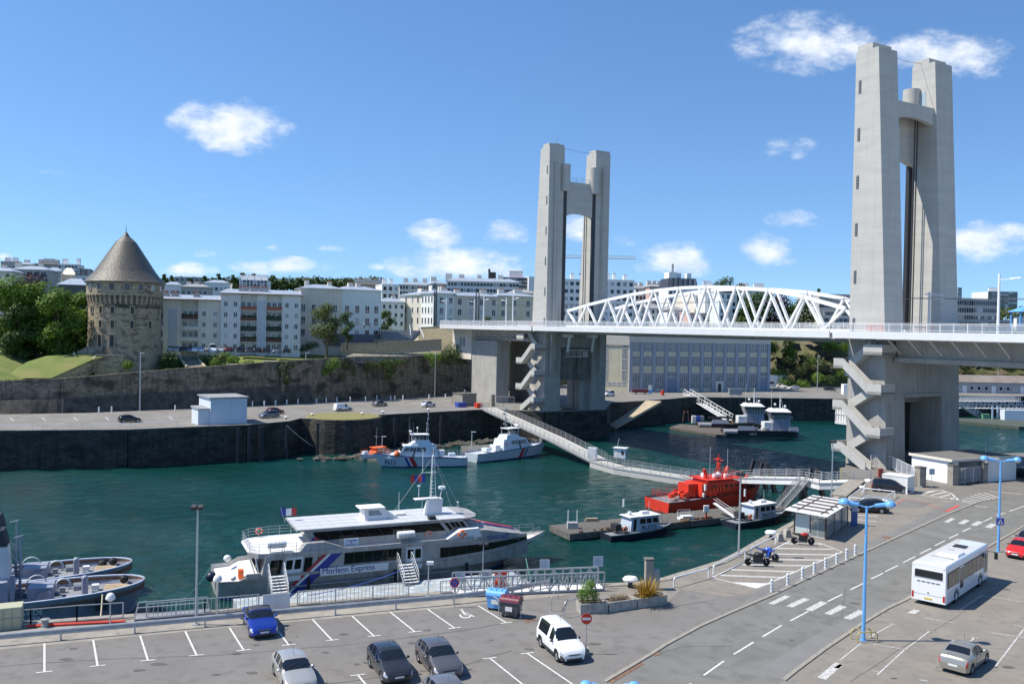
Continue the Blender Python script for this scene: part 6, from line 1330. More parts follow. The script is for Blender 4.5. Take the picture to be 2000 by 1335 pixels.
m.tube((1.45,0,6.2),(1.45,0,8.0),.09,.04); m.tube((1.45,-1.1,7.0),(1.45,1.1,7.0),.07); m.tube((1.45,-.6,6.5),(1.45,.6,6.5),.06); m.cb((1.45,0,7.1),(.5,.5,.35)); m.build('mast','red',t)
m = MB(); m.tube((.6,-.9,4.3),(.6,-.9,5.3),.25,.2,8); m.tube((.6,1.0,4.3),(.6,1.0,9.0),.03,n=4); m.tube((2.4,-1.0,4.3),(2.4,-1.0,8.8),.03,n=4); m.build('aerial','white',t)
m = MB(); m.T = Matrix.Translation((.1,-1.2,4.8)) @ Matrix.Rotation(PI/2,4,'Y'); m.lathe([(.01,-.7),(.36,-.65),(.36,.65),(.01,.7)],12); m.build('liferaft','white',t,smooth=True); m = MB(); m.cb((-.9,.6,4.7),(.8,.6,.6)); m.cb((2.2,-1.0,4.65),(.7,.5,.5)); m.build('floodlight','white',t)
m = MB(); [m.cb((-8.2+i*.95,-.6+.6*math.sin(i*2.1),2.15+.12*(i%2)),(.7,.8,.6)) for i in range(4)]; m.T = Matrix.Translation((-6.2,.2,2.2)) @ Matrix.Rotation(PI/2,4,'X'); m.lathe([(.55,-.8),(.55,-.7),(.3,-.7),(.3,.7),(.55,.7),(.55,.8)],14); m.build('hose_winch','red',t)
m = MB(); m.tube((7.0,.3,2.6),(7.0,.3,3.4),.35,.3,8); m.tube((7.0,.3,3.5),(7.9,.3,4.2),.2,.14,8); m.cb((6.1,-.6,2.7),(.7,.5,.6)); m.build('bow_cannon','red',t)
rails_obj(t, [(-9.2,-2.8,1.65),(-4.6,-3.0,1.7)], 1.0, mt='red', sp=1.1); rails_obj(t, [(-2.6,-3.0,1.8),(5.0,-2.6,2.2),(8.2,-1.2,2.8),(9.2,0,3.0)], 1.0, mt='red', sp=1.1); rails_obj(t, [(-9.2,-2.8,1.65),(-9.4,2.6,1.65)], 1.0, mt='red', sp=1.1); rails_obj(t, [(-9.2,2.8,1.65),(8.2,1.2,2.8)], 1.0, mt='red', sp=1.4); rails_obj(t, [(-2.4,-2.2,4.36),(4.4,-2.2,4.36),(4.4,2.2,4.36)], .9, mt='red', sp=1.1, rails=2)
m = MB(); [m.box(-1.4+i*.7,-1.15+i*.7,-2.2,-2.12,2.5,3.2) for i in range(5)]; m.build('hose_rack','orange',t); m = MB(); m.cb((-3.0,-2.2,3.3),(.3,.3,.9)); m.cb((-3.3,-2.2,2.2),(.3,.3,.6)); m.build('cylinder','white',t)
# ---- pilot pontoon with bits and gangplank
A_, B_, C2, D_ = P(1073,1025,.9), P(1113,1043,.9), P(1545,996,.9), P(1525,984,.9)
pm2 = MB().prism([xy(B_), xy(C2), xy(D_), xy(A_)], .1, .9).build('wooden_pontoon', 'wood'); tag(pm2, 'long dark wooden pontoon with pilot boats and the fireboat alongside', 'pontoon')
pl = MB().box(-.09,.09,0,(A_-B_).length-.1,0,.045).mesh('plank','wood')
du = (C2-B_).normalized(); n = int((C2-B_).length/.42)
for i in range(n):
	o = link('plank', pl, pm2); p = B_+du*(i+.4)*.42; w_ = .97 if i % 7 else .9; o.location = (p.x,p.y,.9+.004*(i%3)); o.rotation_euler = (0,0,yaw(B_,A_)-PI/2); o.scale = (1.9,w_,1)
p = P(1235,1022,1);
t = thing('gangplank', 'small white railed gangplank from the wooden pontoon up to the fireboat', 'gangplank', P(1415,1007,.95), R(130)); m = MB(); m.hexa([(-1.8,-.35,.05),(1.8,-.35,1.5),(1.8,.35,1.5),(-1.8,.35,.05)],[(-1.8,-.35,.15),(1.8,-.35,1.6),(1.8,.35,1.6),(-1.8,.35,.15)]); m.build('board','palegrey',t); m = MB(); [m.path([(-1.8,s*.35,.1),(-1.5,s*.35,1.0),(1.7,s*.35,2.2)],.025) for s in (-1,1)]; m.build('handrail','white',t)
t = thing('deck_ladder', 'low white railed step on the wooden pontoon beside the fireboat', 'steps', P(1338,1013,.95), .3); m = MB(); m.box(-1,1,-.5,.5,0,.25); m.box(-.6,1,-.5,.5,.25,.5); m.build('step','palegrey',t); rails_obj(t,[(-.9,-.5,0),(1,-.5,0)],1.2,mt='white'); rails_obj(t,[(-.9,.5,0),(1,.5,0)],1.2,mt='white')
p = P(1379,1013,.95); t = thing('power_pedestal', 'white service box on a red post on the wooden pontoon', 'pedestal', p); MB().box(-.1,.1,-.1,.1,0,1.0).build('post','red',t); MB().box(-.35,.35,-.2,.2,1.0,1.9).build('box','palegrey',t)
p = P(1118,1031,.95); t = thing('white_goalposts', 'pale box with two white uprights at the left end of the wooden pontoon', 'ladder', p, .1); MB().box(-.7,.7,-.4,.4,0,.8).build('box','concrete',t); m = MB(); [m.tube((s*.6,0,.8),(s*.6,0,2.4),.06) for s in (-1,1)]; m.build('uprights','white',t)
p = P(1154,1017,.95); t = thing('timber_stack', 'small stack of fresh yellow timber on the wooden pontoon', 'timber', p, .1); [MB().box(-.9+.1*i,.9,-.3+.3*(i%2),-.05+.3*(i%2),.22*(i//2),.2+.22*(i//2)).build('beam','plank',t) for i in range(4)]
m = MB(); rnd = random.Random(3)
for i in range(60): f = rnd.random(); p = P(1130+f*240,1038-f*24+rnd.uniform(-1,1),1.0) if i < 30 else P(1330+f*60,1015-f*5,1.0); m.cb((p.x,p.y,1.0+rnd.uniform(0,.15)),(rnd.uniform(.2,.7),rnd.uniform(.1,.4),.2),rnd.random()*3)
o = stuff(m.build('scrap_heap','rust'))
for i,(px,py,lb) in enumerate([(1330,1052,'dark hull fender box under the middle of the wooden pontoon')]):
	pass
# ---- naval tugs at the left edge
def tug(label, base, dx, lab2):
	p, q_ = base; rz = yaw(p, q_); dd = (q_-p).normalized(); nn = V((-dd.y,dd.x,0)); B = 6.8
	c_ = q_-dd*13.2+nn*B/2*.75; t = thing('naval_tug', label, 'tugboat', (c_.x,c_.y,0), rz)
	hull(t, 26, B, lambda s: 2.3+.7*s**2, rnd=True, mt='naval', deck='deckgrey', lin='rust', full=.66, bul=.72, rake=.9, wlc='dark', flare=.86, stern=.8, mts=mat('lavender_rail',(.50,.55,.66),None,.5))
	w = house(t, -12, 2.2, 2.5, 1.9, -12, 2.0, 2.4, 4.2, 'deckhouse', 'naval'); [face_panel(w['r'],u,u+.03,.5,.8,'window','glass',t) for u in (.7,.8,.9)]
	m = MB(); m.frust(-.2,2.0,1.1,4.2,0,1.8,.95,7.0); m.build('funnel','palegrey',t); fn = LAST[0]; m = MB(); m.frust(-.02,1.82,1.0,7.0,.2,1.5,.8,8.4); m.build('funnel_top','dark',fn); m = MB(); [m.tube((.5+.5*i,-.2+.4*i,8.3),(.2+.5*i,-.2+.4*i,9.0),.22,.2,8) for i in range(2)]; m.build('exhaust_pipe','rust',fn)
	m = MB(); m.tube((-1.9,-1.2,4.4),(-1.9,-1.2,9.6),.16,.1,8); m.tube((-3.4,-1.2,8.0),(-1.2,-1.2,8.0),.05); m.tube((-3.4,-1.2,9.2),(-1.3,-1.2,9.2),.07); m.ball((-1.4,-1.2,9.3),.3,8); m.build('mast','hullgrey',t)
	m = MB(); m.tube((2.7,.4,2.0),(2.7,.4,7.6),.14,.08,8); m.tube((2.1,.4,7.4),(2.9,.4,7.6),.06); m.tube((2.7,.4,5.0),(2.1,-.8,6.2),.07); m.box(2.3,2.6,-2.4,-2.2,1.9,4.8); m.build('towing_gantry','naval',t)
	m = MB(); m.cb((4.5,-.3,2.5),(2.0,2.6,1.6)); m.T = Matrix.Translation((4.9,-1.7,2.4)) @ Matrix.Rotation(PI/2,4,'X'); m.lathe([(.7,-.1),(.72,.15)],8); m.build('winch_house','naval',t); m = MB(); m.torus((4.0,.6,3.1),.8,.06,'Y',16,5); m.torus((6.0,2.5,2.3),.6,.1,'Y',16,5); m.build('winch_drum','hullgrey',t)
	m = MB(); m.tube((8.0,-.6,1.4),(8.0,-.6,3.6),.28,.28,10); m.ball((8.0,-.6,3.6),.3,10); m.tube((8.0,-1.2,2.0),(8.0,.1,2.0),.12); m.build('towing_bollard','naval',t); m = MB(); m.tube((6.9,1.9,2.1),(7.8,2.0,2.1),.5,.5,12); m.build('cable_reel','steel',t); m = MB(); m.cb((8.8,.8,2.3),(.6,.6,.6)); m.build('deck_box','palegrey',t)
	m = MB(); m.prism([(9.6,-1.9),(9.6,1.5),(11.0,1.4),(12.0,.4),(11.8,-.8),(11.0,-1.6)],2.25,2.36); m.build('timber_grating','plank',t); gr = LAST[0]
	for i in range(6): MB().box(9.65,11.6-.3*abs(i-2.5),-1.6+i*.5,-1.57+i*.5,2.36,2.38).build('batten','bark',gr)
	m = MB(); m.ball((11.2,1.5,2.7),.4,10);
	if lab2: m.ball((10.2,1.9,2.4),.42,10)
	m.build('rope_fender','black',t)
	m = MB(); m.T = Matrix.Translation((0,0,0)); m.box(9.0,10.0,-B/2*.95,-B/2*.95+.4,1.3,2.3); m.build('fairlead','dark',t)
	if lab2: m = MB(); m.T = Matrix.Translation((3.4,-1.9,1.75)); m.cb((0,0,.35),(1.7,1.1,.8)); m.build('deck_crate','palegrey',t); m = MB(); m.tube((2.4,-1.1,2.1),(4.6,-1.1,2.1),.35,.35,10); m.build('hose_reel','lampblue',t)
	m = MB(); m.torus((0,0,0),1,.1) ; rnd = random.Random(9)
	m = MB(); [m.cb((rnd.uniform(1,9.5),rnd.uniform(-2.8,2.6),2.0),(rnd.uniform(.2,.9),.35,rnd.uniform(.3,1.0)),rnd.random()) for i in range(26)]; m.build('deck_gear','steel',t)
	return t
p, q_ = P(0,1230,.2), P(286,1203,.2); tg = tug('grey naval tug moored against the quay, its rounded stern deck showing', (p, q_), 0, False)
dd = (q_-p).normalized(); nn = V((-dd.y,dd.x,0)); tug('second grey naval tug rafted outside the first, with a blue hose reel', (p+nn*7.0-dd*1.2, q_+nn*7.0-dd*1.2), 0, True)
text('lettering','AVIDE',.62,frame3((3.2,-3.38,1.5),(1,0,0),(0,.03,1)),'palegrey',tg,.01); text('lettering','A678',.7,frame3((3.2,-3.3,.8),(1,0,0),(0,.03,1)),'palegrey',tg,.01)
# ---- workboats at the far wall
def workboat(label, st, bw, num):
	p, q_ = P(*st,0), P(*bw,0); L_ = (q_-p).length+.5; dd = (q_-p).normalized(); nn = V((-dd.y,dd.x,0)); B = 5.6; c_ = (p+q_)/2+nn*B/2*.9; t = thing('workboat', label, 'workboat', (c_.x,c_.y,0), yaw(p,q_))
	hull(t, L_, B, lambda s: 1.6+.2*s, mt='dark', deck='deckgrey', full=.9, bul=.1, rake=.3, wlc='dark', flare=.95, stern=.9, mts='dark', ns=12)
	for x0, x1 in ((-L_*.34,-L_*.12),(L_*.32,L_*.45)): MB().hexa([(x0,-B/2,1.6),(x1,-B/2,1.6),(x1,-B/2+.25,1.6),(x0,-B/2+.25,1.6)],[(x0+.2,-B/2+.2,2.8),(x1-.1,-B/2+.2,2.8),(x1-.1,-B/2+.35,2.8),(x0+.2,-B/2+.35,2.8)]).build('bulwark','naval',t)
	m = MB(); m.T = Matrix.Translation((-L_*.43,-B/2+.2,1.2)) @ Matrix.Rotation(PI/2,4,'Y'); m.lathe([(.1,-1.9),(.55,-1.7),(.55,1.7),(.1,1.9)],10); m.build('fender','steel',t)
	w = house(t, L_*.12, L_*.36, 2.0, 1.7, L_*.13, L_*.35, 1.9, 4.6, 'deckhouse', 'naval'); MB().box(L_*.02,L_*.12,-1.6,1.6,1.7,3.8).build('front_house','white',t)
	w2 = house(t, L_*.12, L_*.33, 1.6, 4.6, L_*.09, L_*.35, 2.1, 6.6, 'wheelhouse', 'naval')
	for k in ('r','b','f','l'):
		n = 6 if k in 'rl' else 4
		for i in range(n): face_panel(w2[k], (i+.06)/n, (i+.94)/n, .12, .95, 'window', mat('wheelhouse_glass',(.10,.11,.10),None,.1), t)
	MB().frust(L_*.08,L_*.36,2.3,6.6,L_*.12,L_*.31,1.4,7.4).build('roof','white',t); [MB().frust(L_*(.14+.06*i),L_*(.18+.06*i),.4,7.2,L_*(.15+.06*i),L_*(.18+.06*i),.4,7.45).build('skylight','glass',t) for i in range(2)]
	m = MB(); m.tube((L_*.24,0,7.3),(L_*.24,0,11.6),.16,.06,6); m.tube((L_*.24,-.8,9.4),(L_*.24,.8,9.4),.05); m.ball((L_*.18,.4,8.4),.35,8); m.ball((L_*.30,-.4,8.0),.35,8); m.tube((L_*.28,0,7.3),(L_*.25,0,10.2),.06); m.tube((L_*.14,.9,7.3),(L_*.14,.9,12.6),.03,n=4); m.build('mast','white',t)
	rails_obj(t, [(L_*.37,-2,4.6),(L_*.37,2,4.6)], 1, sp=.8, mt='white'); rails_obj(t, [(L_*.12,-2.1,4.6),(L_*.37,-2.1,4.6)], 1, sp=.8, mt='white')
	m = MB(); m.tube((-L_*.1,0,1.7),(-L_*.1,0,3.2),.4); m.bar((-L_*.1,0,3.3),(-L_*.36,.4,3.0),.6,.5); m.bar((-L_*.1,0,3.3),(L_*.0,-.3,2.6),.4); m.build('deck_crane','dark',t)
	m = MB(); rnd = random.Random(num and 4 or 5); [m.cb((rnd.uniform(-L_*.3,L_*.1),rnd.uniform(-2,1),2.0),(rnd.uniform(.3,1),rnd.uniform(.3,.8),rnd.uniform(.3,.9)),rnd.random()) for i in range(9)]; m.build('deck_gear','rust' if not num else 'steel',t)
	if num: text('lettering', num, .9, frame3((-L_*.19,-B/2-.03,.45),(1,0,0),(0,0,1)), 'palegrey', t, .01)
workboat('black-hulled workboat Y677 with a glazed wheelhouse, nearer of the pair', (1418,852), (1565,855), 'Y677')
workboat('black-hulled workboat lying behind Y677, showing its own glazed wheelhouse', (1368,838), (1513,841), '')
p = MB().prism([xy(P(1308,832,.8)), xy(P(1415,849,.8)), xy(P(1440,836,.8)), xy(P(1330,826,.8))], 0, .6).build('rusty_barge',mat('brown_deck',(.09,.075,.065),(.14,.115,.10),.9,ns=.8)); tag(p, 'rusty flat barge tied at the foot of the white truss gangway', 'barge')
t = thing('rusty_trestle','small red-brown trestle standing on the rusty barge','trestle', P(1340,824,1.0)); m = MB(); [m.bar((s*.9,y,0),(s*.5,y,3.4),.14) for s in (-1,1) for y in (0,.9)]; [m.bar((-.6,y,2.8),(.6,y,2.8),.12) for y in (0,.9)]; m.build('frame','rust',t)
t = thing('portable_cabins','row of small grey and blue lockers on the rusty barge','lockers', P(1362,826,1.0)); [MB().box(-1.6+i*1.15,-.5+i*1.15,-.6,.6,0,2.1).build('locker', ['palegrey','blue','steel'][i], t) for i in range(3)]
# white truss gangway from the far quay to the barge
def truss_ramp(name, label, a, b_, w_, h, mt='white', n=12, cat='gangway', deck='palegrey'):
	a, b_ = V(a), V(b_); d = b_-a; L_ = d.length; t = thing(name, label, cat, (0,0,0)); fm = frame3(a, d, V((-d.y,d.x,0)));
	t.location = a; t.rotation_euler = fm.to_euler()
	for s in (0, 1):
		y = s*w_; m = MB(); m.bar((0,y,0),(L_,y,0),.14); m.build('bottom_chord',mt,t); m = MB(); m.bar((0,y,h),(L_,y,h),.12); m.build('top_chord',mt,t)
		um = MB().bar((0,0,0),(0,0,h),.09).mesh('upright',mt); dm = MB().bar((0,0,0),(L_/n,0,h),.07).mesh('brace',mt)
		for i in range(n+1): o = link('upright',um,t); o.location = (i*L_/n,y,0)
		for i in range(n): o = link('brace',dm,t); o.location = (i*L_/n if i % 2 == 0 else (i+1)*L_/n,y,0); o.scale = (1 if i % 2 == 0 else -1,1,1)
		m = MB(); m.bar((0,y,h*.5),(L_,y,h*.5),.05); m.build('mid_rail',mt,t)
	m = MB(); m.box(0,L_,.08,w_-.08,-.02,.06); m.build('walkway',deck,t); return t
truss_ramp('truss_gangway','white truss gangway sloping from the far quay down to the rusty barge', P(1334,771,7.2), P(1417,821,1.2), 2.4, 1.9, n=14)
# right-hand jetty beyond the large tower
truss_ramp('truss_jetty','blue-grey truss jetty at water level beyond the large tower', P(1868,797,3.6), P(2075,799,3.6), 2.6, 2.4, mat('jetty_blue',(.30,.40,.52),None,.5), n=26, cat='jetty'); truss_ramp('truss_jetty','upper railed walkway of the blue-grey jetty with closely spaced posts', P(1868,784,6.2), P(1993,784,6.2), 2.2, 1.5, 'palegrey', n=36, cat='jetty')
truss_ramp('truss_gangway','pale gangway sloping down under the blue-grey jetty', P(1868,787,5.6), P(1912,814,1.2), 1.8, 1.6, 'palegrey', n=8)
pb = MB().prism([xy(P(1868,822,.7)),xy(P(1990,834,.7)),xy(P(2100,834,.7)),xy(P(2100,822,.7)),xy(P(1868,817,.7))],-.4,.9).build('work_pontoon',mat('green_deck',(.05,.07,.055),(.09,.10,.08),.9,ns=1)); tag(pb,'dark green-decked work pontoon beneath the blue-grey jetty','pontoon')
t = thing('white_container','pale blue-white container cabin on the dark green work pontoon','container', P(1962,820,.9)); MB().box(0,9,0,3,0,3.2).build('body','boatwhite',t)
t = thing('green_shed','small green cabinet on the left of the work pontoon','cabinet', P(1920,817,.9)); MB().box(0,2.2,0,1.6,0,1.3).build('body',mat('dull_green',(.12,.30,.18),None,.7),t); MB().box(-.1,2.3,-.1,1.7,1.3,1.45).build('roof',MATS['dull_green'],t)
for i,(px) in enumerate((1938,1948)):
	p = P(px,818,.9); t = thing('jetty_pile',['blue steel pile under the jetty, left one','blue steel pile under the jetty, right one'][i],'pile',p); MB().tube((0,0,-1),(0,0,4.2),.3,.3,8).build('pile',MATS['jetty_blue'],t)
# ---- long access walkway from the far quay across to the near quay
def walkway(label, pts, w_, h=1.15, name='access_walkway', legs=(), skirt=.5, n=None, ramp=False, deck='concrete'):
	t = thing(name, label, 'walkway', (0,0,0));
	for i, (a, b_) in enumerate(zip(pts, pts[1:])):
		a, b_ = V(a), V(b_); d = b_-a; nn = V((-d.y,d.x,0)).normalized()*w_
		m = MB(); m.hexa([a-V((0,0,skirt)),b_-V((0,0,skirt)),b_+nn-V((0,0,skirt)),a+nn-V((0,0,skirt))],[a,b_,b_+nn,a+nn]); m.build('deck',deck,t)
		k = max(2, round(d.length/2)); pm_ = MB().bar((0,0,0),(0,0,h),.07).mesh('post','galv')
		for s in (0,1):
			for j in range(k+1): o = link('post',pm_,t); o.location = a.lerp(b_,j/k)+nn*(s*.98+.01)
			m = MB(); [m.bar(a+nn*(s*.98+.01)+V((0,0,h*z)), b_+nn*(s*.98+.01)+V((0,0,h*z)),.055) for z in (.35,.68,1)]; m.bar(a+nn*(s*1.02-.01)+V((0,0,-.1)), b_+nn*(s*1.02-.01)+V((0,0,-.1)),.08,.22); m.build('handrail','galv',t)
	return t
g0, g1 = P(944,797,7.4), P(1166,893,2.0)
walkway('broad grey-white gangway sloping from the far quay down to the floating walkway', [P(938,796,7.3), P(1072,858,3.6), P(1152,899,1.3)], 4.2, 1.3, deck='concrete', name='sloping_gangway', skirt=.4)
m_ = walkway('long floating walkway crossing the dock with metal rails and a concrete float', [P(1152,900,1.2), P(1198,913,1.2), P(1348,936,1.2), P(1430,934,1.2)], 3.4, 1.2, skirt=1.2)
walkway('raised white walkway on black trestles leading to the near quay', [P(1424,936,1.3), P(1450,932,4.6), P(1560,934,6.0), P(1600,943,6.3), P(1700,940,7.1)], 2.6, 1.15, deck='palegrey', name='raised_walkway', skirt=.9)
for i,(px,py) in enumerate(((1495,962),(1478,955),(1555,975),(1590,975))):
	p = P(px,py,0); t = thing('trestle_leg', ['black trestle under the raised walkway behind the fireboat bow','black trestle under the raised walkway, left of the others','black splayed trestle left of the sloping stair','black splayed trestle right of the sloping stair'][i], 'trestle', (p.x,p.y,0)); m = MB()
	for s in (-1,1): m.bar((s*2.1,0,-1),(s*.5,.5,5.0),.5); m.bar((s*2.1,1.8,-1),(s*.5,1.2,5.0),.4)
	m.bar((-1.6,.2,2),(1.6,.2,2),.25); m.build('frame','dark',t)
t = thing('harbour_stair','sloping grey stair from the raised walkway down to the wooden pontoon','stair',(0,0,0)); a, b_ = P(1516,992,1.0), P(1563,938,6.3); d = b_-a; nn = V((-d.y,d.x,0)).normalized()*1.4; m = MB()
[m.bar(a+nn*s,b_+nn*s,.12,.35) for s in (0,1)]; m.build('stringer','galv',t); tm = MB().box(0,1.4,-.13,.13,0,.04).mesh('tread','steel')
for i in range(22): o = link('tread',tm,t); o.location = a.lerp(b_,(i+.5)/22); o.rotation_euler = (0,0,math.atan2(nn.y,nn.x))
m = MB(); [m.bar(a+nn*s+V((0,0,z)),b_+nn*s+V((0,0,z)),.06) for s in (0,1) for z in (.6,1.1)]; [m.bar(a.lerp(b_,i/10)+nn*s,a.lerp(b_,i/10)+nn*s+V((0,0,1.1)),.05) for s in (0,1) for i in range(11)]; m.build('handrail','galv',t)
t = thing('ticket_hut','small white hut with a flat roof on the floating walkway','hut', P(1212,893,1.25), -.4); t.scale = (.85,.85,.78); MB().box(-1.4,1.4,-1,1,0,2.5).build('body','boatwhite',t); MB().box(-1.7,1.7,-1.3,1.3,2.5,2.62).build('roof','white',t); MB().box(.4,1.1,-1.04,-1,.9,1.9).build('window','glass',t); MB().box(-1.1,-.3,-1.03,-1,0,2.0).build('door','palegrey',t); m = MB(); m.tube((-.9,0,2.6),(-.4,0,5.0),.03); m.build('aerial','white',t); ringbuoy(t,(1.45,-.3,1.2),'X',.4)
t = thing('pontoon_gate','pale blue-white metal cabinet where the gangway meets the floating walkway','cabinet', P(1157,897,1.3), -.3); MB().box(-.9,.9,-.5,.5,0,2.4).build('frame','boatwhite',t); MB().box(-.7,.7,-.54,-.5,.2,2.2).build('door','palegrey',t)
fp = MB().prism([xy(P(905,884,.6)),xy(P(1010,880,.6)),xy(P(1060,862,.6)),xy(P(900,870,.6))],-.3,.6).build('mooring_pontoon','wood'); tag(fp,'low grey mooring pontoon between the two patrol boats','pontoon')
fp = MB().prism([xy(P(700,893,.5)),xy(P(760,902,.5)),xy(P(790,893,.5)),xy(P(720,885,.5))],-.3,.5).build('mooring_pontoon','wood'); tag(fp,'small wooden pontoon by the orange launch','pontoon')
# mooring lines
def rope(label, a, b_, sag, mt='rope', r=.03):
	a, b_ = V(a), V(b_); pts = [a.lerp(b_,i/8)-V((0,0,sag*4*(i/8)*(1-i/8))) for i in range(9)]; o = MB().path(pts, r, 4).build('mooring_line', mt); return tag(o, label, 'rope')
grn = mat('green_rope',(.10,.30,.22),None,.9)
rope('thin green mooring line from the ferry stern to the quay', P(411,1108,2.4), P(338,1182,7.2), .4, grn); rope('green mooring line from the ferry bow to the quay', P(1027,1089,3.4), P(1042,1146,7.1), .2, grn, .04)
rope('white chain hanging down the far quay wall', P(562,832,6.8), P(620,876,.6), .3, 'palegrey', .06); rope('blue mooring line along the ferry side', P(600,1162,1.3), P(786,1112,2.6), .3, 'blue', .04)
rope('rope from the tug bulwark to the quay', P(200,1160,3.4), P(196,1208,7.0), .3, 'rope', .05)
# ------------------------------------------------------------ cars
def smooth(pts, t, s=.018): return (lerpc(pts, t-s)+lerpc(pts, t)*2+lerpc(pts, t+s))/4
M['headlamp'] = mat('headlamp_glass', (.55,.58,.62), None, .12, metal=.3); M['tail'] = mat('tail_lamp_red', (.45,.02,.015), None, .2)
M['plate'] = mat('plate_white', (.75,.75,.72), None, .5); M['trim'] = mat('bumper_plastic', (.05,.05,.052), None, .6)
STY = dict(
 hatch=dict(top=[(0,.48),(.015,.62),(.05,.72),(.12,.82),(.24,.95),(.275,1.0),(.44,1.38),(.52,1.45),(.66,1.46),(.80,1.40),(.88,1.28),(.965,.98),(.99,.80),(1,.55)], belt=[(0,.80),(.25,.90),(.9,1.0),(1,1.0)], win=[(.36,.52),(.54,.71),(.73,.83)], ws=(.285,.445), rw=(.855,.955), wh=(.19,.80)),
 sedan=dict(top=[(0,.48),(.015,.62),(.05,.72),(.12,.82),(.25,.95),(.29,1.0),(.43,1.38),(.50,1.45),(.62,1.46),(.70,1.42),(.83,1.10),(.86,1.06),(.97,1.02),(.99,.85),(1,.55)], belt=[(0,.82),(.25,.90),(.85,.98),(1,1.0)], win=[(.36,.50),(.52,.66),(.675,.72)], ws=(.30,.44), rw=(.715,.825), wh=(.18,.80)),
 conv=dict(top=[(0,.45),(.015,.60),(.05,.70),(.12,.78),(.27,.90),(.31,.95),(.45,1.30),(.50,1.37),(.60,1.38),(.70,1.30),(.80,1.08),(.84,.99),(.97,.95),(.99,.80),(1,.55)], belt=[(0,.78),(.25,.86),(.85,.94),(1,.95)], win=[(.38,.55),(.565,.64)], ws=(.315,.455), rw=(.73,.785), wh=(.19,.80), soft=(.47,.83)),
 mpv=dict(top=[(0,.52),(.015,.66),(.05,.78),(.12,.92),(.20,1.05),(.24,1.12),(.40,1.58),(.50,1.70),(.75,1.73),(.92,1.66),(.965,1.35),(.99,.95),(1,.6)], belt=[(0,.85),(.2,.98),(.9,1.08),(1,1.08)], win=[(.31,.45),(.47,.64),(.66,.83),(.85,.93)], ws=(.245,.42), rw=(.93,.965), wh=(.19,.80)),
 van=dict(top=[(0,.52),(.012,.68),(.05,.82),(.12,.95),(.22,1.10),(.25,1.16),(.38,1.68),(.45,1.80),(.70,1.84),(.94,1.82),(.975,1.72),(.995,1.0),(1,.6)], belt=[(0,.85),(.2,1.0),(.9,1.08),(1,1.08)], win=[(.34,.48),(.56,.90)], ws=(.255,.40), rw=(.98,.99), wh=(.19,.80)),
 cargo=dict(top=[(0,.52),(.012,.68),(.05,.82),(.12,.95),(.22,1.10),(.25,1.16),(.38,1.68),(.45,1.80),(.70,1.84),(.94,1.82),(.975,1.72),(.995,1.0),(1,.6)], belt=[(0,.85),(.2,1.0),(.9,1.08),(1,1.08)], win=[(.34,.48)], ws=(.255,.40), rw=(.98,.98), wh=(.19,.80)),
 bigvan=dict(top=[(0,.55),(.012,.75),(.05,.95),(.12,1.1),(.17,1.25),(.30,2.2),(.36,2.4),(.94,2.42),(.99,2.3),(.997,1.2),(1,.7)], belt=[(0,.95),(.2,1.15),(.9,1.2),(1,1.2)], win=[(.26,.37)], ws=(.18,.32), rw=(.98,.98), wh=(.17,.80)),
)
WH = {}
def wheel(par, x, y, r=.31, wd=.2, rimm='rim', spokes=5):
	k = (round(r,2), round(wd,2), rimm, spokes)
	if k not in WH:
		a = MB(); a.T = Matrix.Rotation(PI/2, 4, 'X')
		a.lathe([(r*.62,-wd/2),(r*.93,-wd/2),(r,-wd*.32),(r,wd*.32),(r*.93,wd/2),(r*.62,wd/2),(r*.60,wd*.2),(r*.6,-wd*.2)], 20)
		b_ = MB(); b_.T = Matrix.Rotation(PI/2, 4, 'X'); b_.lathe([(r*.64,wd*.30),(r*.64,wd*.46),(r*.58,wd*.46),(r*.55,wd*.25)], 18); b_.lathe([(r*.16,wd*.0),(r*.16,wd*.42)], 8); b_.lathe([(.001,-wd*.3),(r*.6,-wd*.3)],12)
		for i in range(spokes):
			t_ = 2*PI*i/spokes; b_.bar((r*.1*math.cos(t_), r*.1*math.sin(t_), wd*.36), (r*.6*math.cos(t_), r*.6*math.sin(t_), wd*.38), r*.17, .03)
		d_ = MB(); d_.T = Matrix.Rotation(PI/2, 4, 'X'); d_.lathe([(.001,wd*.12),(r*.62,wd*.12)], 16)
		WH[k] = (a.mesh('wheel', 'black', True), b_.mesh('rim', rimm), d_.mesh('brake_disc', 'dark'))
	a, b_, d_ = WH[k]; s = 1 if y < 0 else -1
	o = link('wheel', a, par); o.location = (x, y, r); o.rotation_euler = (0, 0, 0 if s > 0 else PI); link('rim', b_, o); link('brake_disc', d_, o); return o
